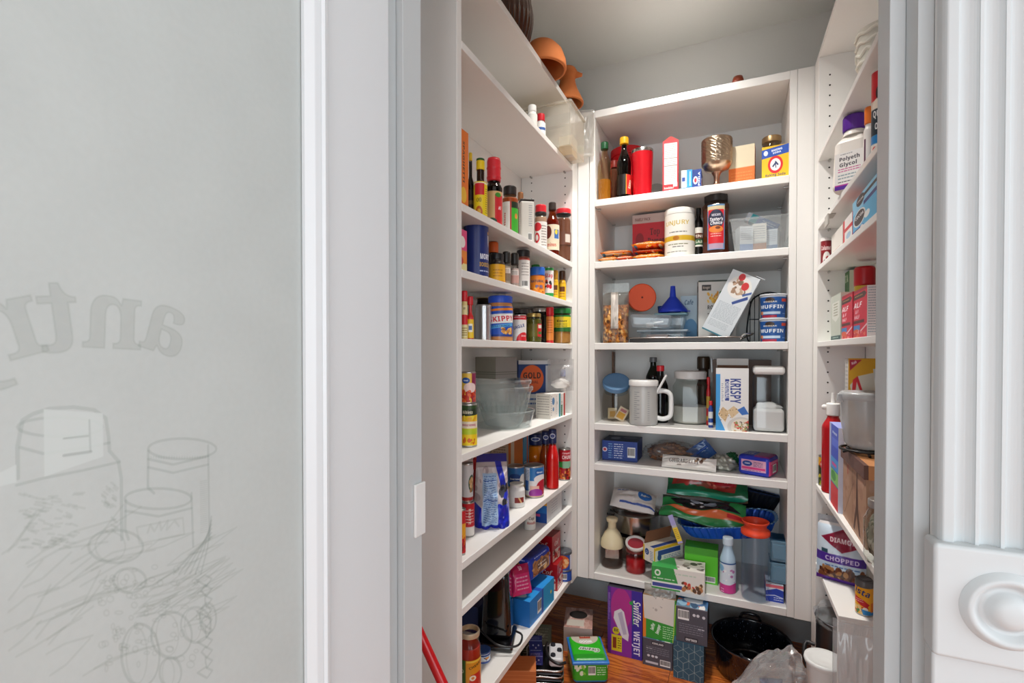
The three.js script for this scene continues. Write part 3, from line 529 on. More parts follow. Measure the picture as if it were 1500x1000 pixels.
  bottle('vinegar_bottle', 'amber vinegar bottle with dark cap and cream label', 'bottle', [799, 819, 297], y, F, { glass: '#c8762e', fill: ['#a14c16', 0.68, 0.15], neck: 0.5, s0: 0.6, s1: 0.82, c0: 0.86, cap: '#3a2f2a', lab: [0.12, 0.58, wrap('#ecdcc0', (p) => p.E(0.2, 0.3, 0.25, 0.25, '#6a2c20').R(0.62, 0.2, 0.34, 0.35, '#3f6db4').C(0.75, 0.3, 0.1, '#f0d23a').T('aminos', 0.4, 0.8, 0.18, '#c23a2c', { fit: 0.7 }), 120)] });
  bottle('spice_jar', 'clear jar of brown granules with flat red lid', 'jar', [814, 836, 307], y, F, { glass: '#f4f2ee', fill: ['#7a4a34', 0.8, 0.9], fillName: 'granules', neck: 0.86, s0: 0.76, s1: 0.84, c0: 0.85, cap: '#cf2430', capR: 1.0, cb: 0.9, band: ['#2a2220', 0.01], lab: [0.3, 0.55, wrap('#6e4434', (p) => p.R(0.6, 0.2, 0.35, 0.6, '#d8cfc4'), 60, 120)] });
}
// --- L3: salt and small spice jars
{
  const y = SH.L3, F = { L: 0.012 };
  boxC('spice_packet_box', 'small pink and orange packet box beside the salt canister', 'box', -0.605, y, -1.016, 0.03, 0.098, 0.042, { all: cell(60, 130, '#f4e3a0', (p) => p.R(0, 0, 1, 0.5, '#e2447c').C(0.5, 0.3, 0.3, '#f6f0ea').R(0, 0.5, 1, 0.3, '#ee8a2c').C(0.4, 0.75, 0.2, '#c8302a')) });
  const salt = wrap('#1e2f74', (p) => p.R(-0.5, 0, 0.5, 1, '#1a2a68').F(-0.05, 0.3, 0.12, 7, 0.1, '#8fa0d8').T('MORTON', 0.98, 0.66, 0.13, '#ffffff', { fit: 0.62 }).T('IODIZED', 0.95, 0.8, 0.1, '#e8b23a', { fit: 0.6 }).F(0.66, 0.9, 0.5, 1, 0.06, '#cfd6ee').P([[1.0, 0.28], [1.12, 0.28], [1.06, 0.5]], '#f2e8d8').C(1.06, 0.24, 0.05, '#e8b23a'), 180, 300);
  const sc = can('salt_canister', 'navy blue salt canister with white top', 'canister', [679, 716, 321], y, F, salt, { metal: plain('#e9e6e0', 0.6), turn: -0.1 });
  M(sc, 'pour_spout', at(bxg(0.014, 0.003, 0.02), 0.01, sc.hgt + 0.0015, 0.01), tin);
  bottle('spice_jar', 'dark spice jar with bright orange cap', 'jar', [715, 731, 355], y, { x: -0.655 }, { glass: '#4a3a2c', fill: ['#241a14', 0.6], neck: 0.8, s0: 0.66, s1: 0.74, c0: 0.76, cap: '#e8641e', capR: 0.9 });
  bottle('spice_jar', 'squat jar with yellow label and dark shoulder', 'jar', [716, 740, 372], y, F, { col: '#241c18', neck: 0.8, s0: 0.62, s1: 0.78, c0: 0.8, cap: '#1c1a1a', capR: 0.84, lab: [0.02, 0.62, wrap('#eeb020', (p) => p.F(0.3, 0.3, 0.5, 3, 0.16, '#c07a18').R(-0.5, 0.9, 2, 0.1, '#d68a14'), 90, 180)] });
  for (const [l, r, t, lab, c] of [[736, 748, 369, 'clear spice grinder with black cap next to the yellow-labelled jar', '#c8beb2'], [748, 760, 371, 'clear spice grinder with black cap and pink label', '#d8c4c0']])
    bottle('spice_grinder', lab, 'spice grinder', [l, r, t], y, F, { glass: '#efece8', fill: [c, 0.55, 0.8], neck: 0.9, s0: 0.6, s1: 0.64, c0: 0.66, cap: '#26221f', capR: 0.95, lab: [0.12, 0.5, wrap(l < 740 ? '#8a7a6a' : '#d9a79c', (p) => p.R(0, 0, 1, 0.4, '#efe8e2').F(0.2, 0.1, 0.6, 3, 0.1, '#6a6058'), 70, 140)], group: 'spice grinders on the salt shelf' });
  bottle('spice_jar', 'tall jar with black lid and white label beside the grinders', 'jar', [757, 776, 367], y, F, { col: '#8a4a34', neck: 0.92, s0: 0.78, s1: 0.81, c0: 0.83, cap: '#201c1c', capR: 1.02, lab: [0.02, 0.78, wrap('#f0ede8', (p) => p.R(-0.1, 0, 0.25, 1, '#4a3f3c').F(-0.05, 0.1, 0.15, 12, 0.07, '#d8d2cc').B(0.4, 0.7, 0.45, 0.22).F(0.4, 0.15, 0.5, 5, 0.09, '#a8a09a').R(-0.5, 0, 2, 0.05, '#b03a30'), 150)] });
  bottle('nut_jar', 'orange labelled peanut jar with bright blue lid', 'jar', [776, 798, 392], y, F, { col: '#e07a2a', neck: 0.95, s0: 0.64, s1: 0.68, c0: 0.7, cap: '#2a66c4', capR: 1.02, lab: [0.05, 0.66, wrap('#ef8a24', (p) => p.T('NATURAL', 0.5, 0.3, 0.2, '#2a3a7a', { fit: 0.85 }).T('PB', 0.6, 0.65, 0.28, '#2a5ab0').D(0, 0.7, 1, 0.3, 16, 0.06, ['#c05a1a', '#f6c45c']), 90, 180)] });
  bottle('spice_jar', 'small jar with round green cap behind the blue-lidded jar', 'jar', [778, 791, 388], y, { x: -0.67 }, { glass: '#d8d4c8', fill: ['#7a7a3a', 0.6], neck: 0.8, s0: 0.7, s1: 0.78, c0: 0.8, cap: '#2c8a3a', capR: 0.95 });
  can('seasoning_can', 'white seasoning can with green rim and red print', 'can', [797, 811, 391], y, F, wrap('#f0ece8', (p) => p.R(-0.5, 0, 2, 0.1, '#2f9a4a').T('Slap', 0.5, 0.28, 0.18, '#d42a34', { fit: 0.8 }).D(0.1, 0.45, 0.8, 0.3, 18, 0.1, ['#d42a34', '#2a2a2a', '#f2c23a']).R(-0.5, 0.88, 2, 0.12, '#2f9a4a'), 130, 180));
  for (const [l, r, t, lab] of [[809, 818, 396, 'slim yellow spice bottle next to the white seasoning can'], [818, 829, 397, 'brown capped yellow bottle at the far end of the salt shelf']])
    bottle('spice_bottle', lab, 'bottle', [l, r, t], y, F, { col: '#d8a21c', neck: 0.8, s0: 0.6, s1: 0.68, c0: 0.7, cap: l < 815 ? '#c08a18' : '#4a2a14', capR: 0.86, lab: [0.05, 0.58, wrap('#f0c01e', (p) => p.R(0.2, 0.2, 0.6, 0.3, '#6a3a14').F(0.2, 0.6, 0.6, 2, 0.15, '#a8601a'), 70, 120)] });
}
// --- L4: peanut butter, milk, preserves
{
  const y = SH.L4, F = { L: 0.012 };
  bottle('seasoning_shaker', 'red capped shaker with yellow label at the near end', 'bottle', [676, 685, 426], y, { L: 0.02 }, { col: '#e8d08a', neck: 0.9, s0: 0.7, s1: 0.76, c0: 0.78, cap: '#d8222e', capR: 1.0, lab: [0.04, 0.7, wrap('#efe0a8', (p) => p.T('RY', 0.5, 0.12, 0.1, '#3a3020').R(-0.5, 0.3, 2, 0.3, '#d8222e').F(0.1, 0.7, 0.8, 4, 0.07, '#8a6a1c'), 130, 160)] });
  bottle('hot_sauce_bottle', 'narrow red sauce bottle with yellow label', 'bottle', [684, 694, 434], y, { L: 0.014 }, { col: '#c01e22', rough: 0.15, neck: 0.5, s0: 0.5, s1: 0.62, c0: 0.8, cap: '#c8202a', capR: 0.85, lab: [0.03, 0.5, wrap('#f0c828', (p) => p.R(0.2, 0.3, 0.6, 0.4, '#f4f0e0').R(0.3, 0.4, 0.4, 0.2, '#4a70b0').R(-0.5, 0, 2, 0.08, '#d8222e'), 110, 160)] });
  const tq = can('metal_tin', 'plain brushed silver tin on the peanut butter shelf', 'tin', [697, 720, 447], y, { x: -0.652 }, solid('#c4c6c8'), { metal: steel });
  tq.children[1].material = plain('#d3d5d8', 0.28, 1); M(tq, 'lid', capG(tq.q.r * 1.03, tq.hgt * 0.92, tq.hgt * 1.01), plain('#d3d5d8', 0.3, 1));
  bottle('storage_jar', 'brown jar with tan lid standing behind the silver tin', 'jar', [698, 720, 428], y, { x: -0.735 }, { glass: '#7a5a40', fill: ['#3a2a20', 0.8], neck: 0.9, s0: 0.75, s1: 0.84, c0: 0.87, cap: '#b49a6e', capR: 1.05 });
  const skip = wrap('#2a56c0', (p) => p.P([[-0.5, 0.14], [1.5, 0.0], [1.5, 0.1], [-0.5, 0.2]], '#f08a2a').P([[-0.5, 0.3], [1.5, 0.2], [1.5, 0.5], [-0.5, 0.62]], '#f4f2ee').T('SKIPPY', 0.52, 0.41, 0.24, '#cf2030', { fit: 0.96, rot: -6, ol: '#ffffff' }).P([[0.02, 0.66], [0.98, 0.54], [0.98, 0.64], [0.02, 0.76]], '#58b4ea').T('EXTRA CRUNCHY', 0.5, 0.65, 0.08, '#1e3a8a', { fit: 0.7, rot: -6 }).D(0.55, 0.74, 0.4, 0.16, 26, 0.06, ['#d8903a', '#f0c070', '#a8602a']).R(-0.5, 0.93, 2, 0.07, '#26408c'), 170, 320);
  bottle('peanut_butter_jar', 'peanut butter jar with blue lid and blue label', 'jar', [715, 751, 434], y, F, { col: '#c98a54', rough: 0.25, neck: 0.94, s0: 0.77, s1: 0.82, c0: 0.84, cap: '#2a5ad8', capR: 0.99, lab: [0.1, 0.76, skip], turn: 0.05 });
  can('milk_can', 'white condensed milk can with red band', 'can', [751, 771, 461], y, F, wrap('#f2efea', (p) => p.R(-0.5, 0, 2, 0.16, '#d2202e').F(0.1, 0.05, 0.8, 1, 0.1, '#f4d8d8').T('EAGLE', 0.45, 0.44, 0.17, '#2a3f86', { fit: 0.8, rot: -14 }).C(0.8, 1.02, 0.5, '#d8222e').T('brand', 0.8, 0.8, 0.1, '#f6e4e4', { it: 1 }), 150, 280));
  bottle('storage_jar', 'short jar with dark lid behind the condensed milk', 'jar', [752, 776, 452], y, { x: -0.69 }, { glass: '#6a5a50', fill: ['#2e2622', 0.8], neck: 0.9, s0: 0.76, s1: 0.84, c0: 0.86, cap: '#4a4644', capR: 1.0 });
  bottle('relish_jar', 'glass jar of green olives with gold lid', 'jar', [771, 793, 459], y, F, { glass: '#e6ead0', fill: ['#6a6420', 0.78, 0.4], fillName: 'olives', neck: 0.88, s0: 0.76, s1: 0.84, c0: 0.87, cap: '#b89a52', capR: 0.94, capMat: plain('#c4a862', 0.3, 0.7), lab: [0.2, 0.64, cell(200, 90, '#6a6424', (p) => p.R(0.58, 0, 0.16, 1, '#d2242c').R(0.6, 0.1, 0.12, 0.25, '#efe8d8').R(0.6, 0.6, 0.12, 0.2, '#3a7a34'))] });
  bottle('relish_jar', 'dark jar with silver lid behind the olive jar', 'jar', [779, 803, 451], y, { x: -0.685 }, { glass: '#5a4438', fill: ['#2a1c18', 0.8], neck: 0.9, s0: 0.78, s1: 0.86, c0: 0.88, cap: '#c4c2c0', capR: 1.0, capMat: steel });
  bottle('spice_shaker', 'slim orange shaker with red cap and red foot', 'bottle', [800, 811, 450], y, F, { col: '#c8202a', neck: 0.9, s0: 0.72, s1: 0.76, c0: 0.78, cap: '#d6222c', capR: 1.02, lab: [0.08, 0.74, wrap('#e88a3c', (p) => p.F(0.2, 0.15, 0.6, 6, 0.1, '#b8541e'), 110, 140)] });
  bottle('bouillon_jar', 'jar of granules with green lid and yellow label', 'jar', [810, 836, 452], y, F, { glass: '#efe6c8', fill: ['#c79a68', 0.7, 0.9], fillName: 'granules', neck: 0.94, s0: 0.78, s1: 0.83, c0: 0.85, cap: '#1f7a38', capR: 1.02, lab: [0.34, 0.8, wrap('#f0d62c', (p) => p.R(-0.5, 0, 2, 0.1, '#2a8a3c').T('Knorr', 0.5, 0.35, 0.2, '#3a3414', { fit: 0.5 }).F(0.25, 0.52, 0.5, 2, 0.12, '#5a5418').P([[-0.5, 0.78], [1.5, 0.7], [1.5, 1], [-0.5, 1]], '#2a6a2c'), 90, 200)] });
}
// --- L5: glass bowls, cans, flour
{
  const y = SH.L5, F = { L: 0.014 };
  const corn = can('corn_can', 'yellow corn can at the bottom of the near can stack', 'can', [675, 699, 590], y, F, wrap('#f2ce1a', (p) => p.R(-0.5, 0, 2, 0.22, '#2c4a22').P([[-0.5, 0.16], [1.4, 0.04], [1.4, 0.22], [-0.5, 0.3]], '#20301c').T('Niblets', 0.4, 0.17, 0.11, '#efe8d0', { it: 1 }).D(0, 0.28, 1, 0.1, 20, 0.07, ['#f6e04a', '#e8b01c']).R(-0.5, 0.4, 2, 0.17, '#efe2cc').T('WHOLE KERNEL', 0.5, 0.48, 0.08, '#a83a5a', { fit: 0.8 }).R(-0.5, 0.58, 2, 0.14, '#bcd22c').D(0.1, 0.84, 0.8, 0.1, 14, 0.06, ['#e0901a', '#d86a1a']), 170));
  can('tomato_can', 'diced tomato can stacked on the corn can', 'can', [675, 697, 544], y + corn.hgt, { x: corn.q.x }, wrap('#e9c34a', (p) => p.R(0.7, 0, 0.6, 1, '#8a2a52').E(0.35, 0.25, 0.24, 0.1, '#1f4fa4').T('Great', 0.35, 0.25, 0.08, '#fff').E(0.62, 0.5, 0.4, 0.17, '#f3d9d4').D(-0.3, 0.62, 1.6, 0.36, 60, 0.1, ['#d23a22', '#e8622c', '#b82a1c']), 140));
  // pie dish under two nested ribbed bowls
  const q = loc(697, 784, { x: -0.672 });
  const gl = plain('#eef3f3', 0.07, 0, { transmission: 0.85, thickness: 0 }), R0 = 0.1;
  const cx = -0.682, cz = q.z;
  const dish = T('glass_dish', 'shallow clear glass baking dish under the ribbed bowls', 'dish', cx, y, cz);
  M(dish, 'body', lathe([[0, 0], [R0 * 0.86, 0], [R0 * 0.92, 0.006], [R0, 0.045], [R0 * 1.03, 0.05], [R0 * 1.02, 0.054], [R0 * 0.99, 0.052]], 48), gl);
  const bowl = (lab, yy, r, h) => {
    const b = T('glass_bowl', lab, 'bowl', cx + 0.003, yy, cz + 0.002);
    const pf = [[0, 0.001], [r * 0.55, 0]]; for (let i = 0; i <= 14; i++) { const t = i / 14; pf.push([r * (0.58 + 0.27 * Math.pow(t, 0.8)), 0.004 + h * 0.62 * t]); }
    pf.push([r * 0.89, h * 0.66], [r * 0.94, h * 0.86], [r, h * 0.9], [r * 1.01, h * 0.96], [r * 0.99, h], [r * 0.96, h * 0.99]);
    const g = lathe(pf, 160), p = g.attributes.position;
    for (let i = 0; i < p.count; i++) { const yv = p.getY(i); if (yv < h * 0.63 && yv > 0.003) { const s = 1 + 0.05 * Math.cos(Math.atan2(p.getX(i), p.getZ(i)) * 28); p.setX(i, p.getX(i) * s); p.setZ(i, p.getZ(i) * s); } }
    g.computeVertexNormals(); M(b, 'body', g, gl);
    return b;
  };
  bowl('large ribbed clear glass bowl standing in the glass dish', y + 0.004, R0 * 0.95, 0.125);
  bowl('smaller ribbed clear glass bowl nested in the large one', y + 0.036, R0 * 0.9, 0.114);
  const gb = boxC('gift_box', 'plain grey cardboard box with lid lines on the glass bowls', 'box', -0.705, y + 0.153, cz - 0.0, 0.09, 0.068, 0.1, { f: cell(120, 80, '#7e7d72', (p) => p.R(0, 0.68, 1, 0.025, '#4c4b44').R(0, 0.78, 1, 0.02, '#4c4b44')), r: cell(120, 80, '#8d8a86', (p) => p.R(0, 0.68, 1, 0.025, '#56544f').R(0, 0.78, 1, 0.02, '#56544f')), t: '#77766c' }, { ry: -0.3 });
  // flour sack and film bag
  const fk = K(795, 560, { x: -0.668 });
  const fl = T('flour_bag', 'blue and white paper flour bag with orange round emblem', 'bag', -0.718, y, fk.z - 0.02, 0.62);
  const fc = cell(160, 170, '#e7e6e4', (p) => p.R(0, 0, 1, 0.62, '#22427f').R(0, 0, 1, 0.08, '#d9dbe0').E(0.42, 0.34, 0.36, 0.25, '#e4622a').T('GOLD', 0.42, 0.28, 0.15, '#2a2020', { fit: 0.56 }).T('MEDAL', 0.42, 0.4, 0.07, '#7a3018', { fit: 0.4 }).R(0.84, 0.1, 0.16, 0.5, '#c9ccd2').F(0.2, 0.7, 0.6, 2, 0.08, '#3a5a9a'));
  M(fl, 'sack', carton(0.125, 0.205, 0.07, { f: fc, r: '#dfe0e2', l: '#2a4a88', t: '#e4e4e4', b: '#e4e4e4' }), ink(fc.i, 0.6));
  const zb = T('plastic_bag', 'clear film bag with white powder tied at the top above the tea cartons', 'bag', -0.607, y + 0.09, fk.z - 0.03, 0.5);
  M(zb, 'film', pouch(0.1, 0.12, 0.035, { wr: 0.16, seed: 3, n: 24, crimp: 0.2 }), plain('#f2f2f2', 0.12, 0, { transmission: 0.8, thickness: 0 }));
  M(zb, 'powder', at(lump(0.034, 0.02, 0.013, { flat: 0.8, seed: 4 }), 0, 0.01, 0), plain('#efece6', 0.9));
  // cartons
  const kk = K(806, 600, { x: -0.625 });
  [['#efe9e2', '#5f8ab8', 'narrow white carton with blue emblem beside the glass bowls'], ['#f1ece8', '#2f8f9c', 'white carton with teal stripe under the tied film bag'], ['#ece6e0', '#b8443a', 'white carton with red and green stripe under the flour bag']].forEach(([c, s, lab], i) => {
    boxC('medicine_carton', lab, 'box', -0.622 + i * 0.002, y, kk.z + 0.052 - i * 0.047, 0.06, 0.088 - i * 0.002, 0.041, { r: cell(80, 120, c, (p) => (i === 0 ? p.C(0.5, 0.3, 0.22, s).C(0.5, 0.62, 0.12, s).F(0.1, 0.1, 0.15, 9, 0.09, '#9a9490') : p.R(0.62, 0, 0.3, 1, s).R(i === 2 ? 0.1 : 2, 0.5, 0.3, 0.5, '#2f7a5a').T('EC', 0.3, 0.4, 0.1, '#5a5a5a', { rot: 90 }).F(0.05, 0.1, 0.2, 10, 0.08, '#b0a8a2'))), f: cell(70, 100, '#e2dcd2', (p) => p.F(0.1, 0.1, 0.8, 8, 0.1, '#a8a098')), t: '#f4f0ec' }, { ry: -0.16 });
  });
  bottle('milk_bottle', 'small bottle with blue cap behind the white cartons', 'bottle', [820, 829, 541], y, { x: -0.66 }, { col: '#e8e6e2', neck: 0.6, s0: 0.7, s1: 0.8, c0: 0.84, cap: '#2a4ab0', capR: 0.85 });
}
// --- L6: bottles, cans, marshmallow bag
{
  const y = SH.L6, F = { L: 0.014 };
  const rc = can('tomato_can', 'red tomato can under the white can', 'can', [676, 695, 733], y, { x: -0.65 }, wrap('#c81e2a', (p) => p.F(0.3, 0.2, 0.6, 5, 0.09, '#f2d8d0').T('PASTE', 0.6, 0.4, 0.16, '#f4e8dc', { rot: 90, fit: 0.5 }).R(-0.5, 0.72, 2, 0.28, '#e9e4de'), 110, 220));
  can('soup_can', 'pale grey can with cracker picture stacked on the red can', 'can', [676, 693, 677], y + rc.hgt, { x: -0.65 }, wrap('#d5d8da', (p) => p.E(0.85, 0.52, 0.28, 0.24, '#3a5a4a').D(0.66, 0.4, 0.4, 0.3, 18, 0.1, ['#c8a06a', '#a8784a', '#d8b888']).R(-0.5, 0.9, 2, 0.1, '#a82a2a'), 130, 220));
  can('bean_can', 'red and yellow can at the near edge of the bottle shelf', 'can', [670, 682, 744], y, { L: 0.016 }, wrap('#c8242a', (p) => p.R(0.5, 0.3, 1, 0.35, '#eaa82a').D(0.5, 0.6, 0.5, 0.3, 12, 0.1, ['#e8702a', '#8a1a1a']), 120, 180));
  bottle('ketchup_bottle', 'small bottle with red cap behind the blue bag', 'bottle', [692, 702, 670], y, { x: -0.685 }, { col: '#b01c22', neck: 0.7, s0: 0.7, s1: 0.78, c0: 0.82, cap: '#cc2028', capR: 0.9 });
  // marshmallow bag: blue foil foot and crown, clear front with a printed panel
  const q = loc(694, 746, { x: -0.632 }), bh = Yat(720, 664, q.x, q.z) - y;
  const bg = T('snack_bag', 'clear and royal blue snack bag with pale nutrition panel', 'bag', q.x, y, q.z, q.ry + 0.1);
  const bw = q.r * 2, bc = cell(150, 260, '#d9cfd0', (p) => {
    p.R(0, 0, 1, 0.12, '#2a2f9a').D(0, 0.14, 1, 0.5, 40, 0.07, ['#e2d6d6', '#cfc2c4', '#e8e0e2', '#b8a8ac']).P([[0.6, 0.1], [0.8, 0.12], [1, 0.62], [1, 0.7], [0.82, 0.6]], '#2434c0').D(0.74, 0.42, 0.24, 0.25, 10, 0.08, ['#2a2c34', '#4a4c58']);
    p.P([[0, 0.66], [0.18, 0.72], [0.2, 1], [0, 1]], '#1e2cb8').P([[0.62, 0.66], [1, 0.68], [1, 1], [0.6, 1]], '#1f30d0').R(0, 0.92, 1, 0.08, '#1a28b0').R(0.2, 0.26, 0.44, 0.69, '#aecbea').F(0.24, 0.29, 0.36, 22, 0.029, '#5a7ab8').R(0.22, 0.34, 0.4, 0.012, '#3a5aa8').R(0.22, 0.6, 0.4, 0.012, '#3a5aa8').T('®', 0.8, 0.86, 0.03, '#cfd8ff');
  });
  M(bg, 'pouch', pouch(bw * 1.05, bh, 0.085, { front: bc, wr: 0.2, seed: 8, n: 26, crimp: 0.22, c0: 0.02, sag: 0.5, taper: 0.2 }), ink(bc.i, 0.22));
  const k1 = K(752, 660, { x: -0.69 });
  boxC('cracker_box', 'tan carton with fine print behind the blue can', 'box', -0.742, y, k1.z - 0.06, 0.09, 0.185, 0.075, { f: cell(110, 160, '#d4c0a6', (p) => p.F(0.12, 0.1, 0.5, 16, 0.05, '#8a7660').R(0.75, 0, 0.1, 1, '#d8722a')), r: '#b86a2a', t: '#c8b498' });
  boxC('cracker_box', 'blue striped carton next to the tan carton', 'box', -0.742, y, k1.z - 0.13, 0.09, 0.182, 0.05, { f: '#3a86b0', r: cell(60, 160, '#4a92b8', (p) => p.R(0.6, 0, 0.2, 1, '#c85a2a').F(0.1, 0.5, 0.4, 6, 0.05, '#d0e4ee')), t: '#3a86b0' });
  can('vegetable_can', 'blue can with gold print behind the white tub', 'can', [743, 768, 681], y, { x: -0.668 }, wrap('#2f74b8', (p) => p.E(0.45, 0.34, 0.34, 0.16, '#1c4488').T('Great Value', 0.45, 0.34, 0.08, '#fff', { fit: 0.5 }).E(0.9, 0.4, 0.2, 0.2, '#f1f0ea').P([[-0.5, 0.62], [1.5, 0.56], [1.5, 0.8], [-0.5, 0.8]], '#b89a3a').R(-0.5, 0.78, 2, 0.22, '#6a5a1c'), 130, 220));
  const tub = bottle('yogurt_tub', 'crumpled white tub with red print in front of the blue can', 'tub', [745, 769, 707], y, { L: 0.03 }, { col: '#e9e8e4', neck: 0.8, s0: 0.7, s1: 0.9, c0: 0.94, cap: '#d4d2c8', capR: 0.86, lab: [0.2, 0.48, wrap('#efeeea', (p) => p.R(0.4, 0.1, 0.5, 0.8, '#8a2420').P([[0.55, 0.1], [0.65, 0.1], [0.8, 0.9], [0.7, 0.9]], '#e4b884'), 60, 160)] });
  can('vegetable_can', 'blue and white can with red beet picture', 'can', [768, 797, 680], y, F, wrap('#f0eef0', (p) => p.R(0.26, 0, 0.8, 0.45, '#2f7ec4').R(-0.05, 0, 0.32, 1, '#e4e8ee').F(0, 0.1, 0.25, 14, 0.05, '#5a6a8a').R(0.02, 0.45, 0.18, 0.35, '#3a6ab8').E(0.72, 0.18, 0.22, 0.13, '#1e62b0').T('Great', 0.72, 0.16, 0.08, '#fff').E(0.8, 0.4, 0.35, 0.16, '#f3f0f0').E(0.9, 0.68, 0.35, 0.26, '#c01e36').R(0.28, 0.62, 0.4, 0.18, '#f0c0b0').E(0.55, 0.88, 0.32, 0.16, '#a03aa0').R(-0.5, 0.96, 2, 0.04, '#d8b08a'), 150, 280), { turn: 0.1 });
  for (const [l, r, t, gc, fc2, lab, lb] of [[768, 801, 634, '#fff0dc', '#e28a14', 'amber syrup bottle with navy cap behind the beet can', 1], [790, 809, 631, '#f8e4d0', '#9a4a10', 'brown syrup bottle with navy cap', 0], [800, 819, 628, '#ffe4e0', '#d81418', 'red syrup bottle with navy cap', 0]]) {
    const b = bottle('syrup_bottle', lab, 'bottle', [l, r, t], y, { x: l < 780 ? -0.70 : l < 795 ? -0.640 : -0.600 }, { glass: gc, fill: [fc2, 0.74, 0.15], neck: 0.5, s0: 0.5, s1: 0.78, c0: 0.8, cap: '#1c2a5c', capR: 0.62, cb: 0.76, lab: lb ? [0.3, 0.44, wrap('#d8641e', (p) => p.R(0.2, 0.1, 0.6, 0.8, '#c02a1a').T('KRAFT', 0.5, 0.5, 0.5, '#f4e8d8', { fit: 0.5 }), 50, 180)] : undefined });
    M(b, 'cap_emblem', sleeve(b.q.r * 0.63, b.hgt * 0.1, b.hgt * 0.84, wrap('#1c2a5c', (p) => p.E(0.5, 0.5, 0.3, 0.4, '#e8ecf4').E(0.5, 0.5, 0.22, 0.28, '#3a4a8a'), 40, 120)), ink(0, 0.4));
  }
  can('soup_can', 'red soup can with green and white print at the far end', 'can', [818, 836, 656], y, F, wrap('#b81c2c', (p) => p.T('Campbell', 0.6, 0.1, 0.08, '#f4e0e0', { it: 1 }).T('CHUNKY', 0.72, 0.24, 0.17, '#ffffff', { fit: 0.9 }).R(-0.2, 0.4, 0.5, 0.2, '#3aa04a').R(0.3, 0.38, 0.8, 0.24, '#8ac0a0').D(0, 0.64, 1, 0.34, 40, 0.1, ['#d8622a', '#b8201c', '#e8a04a', '#6a1a14']), 150, 220), { turn: 0.15 });
}
// --- L7
{
  const y = SH.L7;
  can('noodle_cup', 'white paper cup with red print on the low shelf', 'cup', [768, 785, 744], y, { x: -0.632 }, wrap('#e6e2dc', (p) => p.T('Cup', 0.6, 0.4, 0.2, '#5a4a44', { it: 1 }).T('Noodle', 0.6, 0.65, 0.18, '#a83a34', { fit: 0.7, it: 1 }), 60, 140), { metal: plain('#e6e2dc', 0.6) });
  const k = K(800, 745, { x: -0.63 });
  boxC('cereal_box', 'blue and white carton lying on the low shelf', 'box', -0.64, y, k.z, 0.085, 0.075, 0.16, { f: cell(90, 80, '#1e6ab8', (p) => p.R(0, 0.55, 1, 0.45, '#1a4a9a').R(0.1, 0.6, 0.6, 0.12, '#d8508a').R(0.8, 0.0, 0.2, 0.2, '#e0a02a')), r: cell(140, 80, '#dfe1e4', (p) => p.F(0.3, 0.2, 0.4, 5, 0.12, '#b0b6c0').L([[0.25, 0], [0.25, 1]], 0.01, '#b4b8bc')), t: '#d9dbe0' });
}
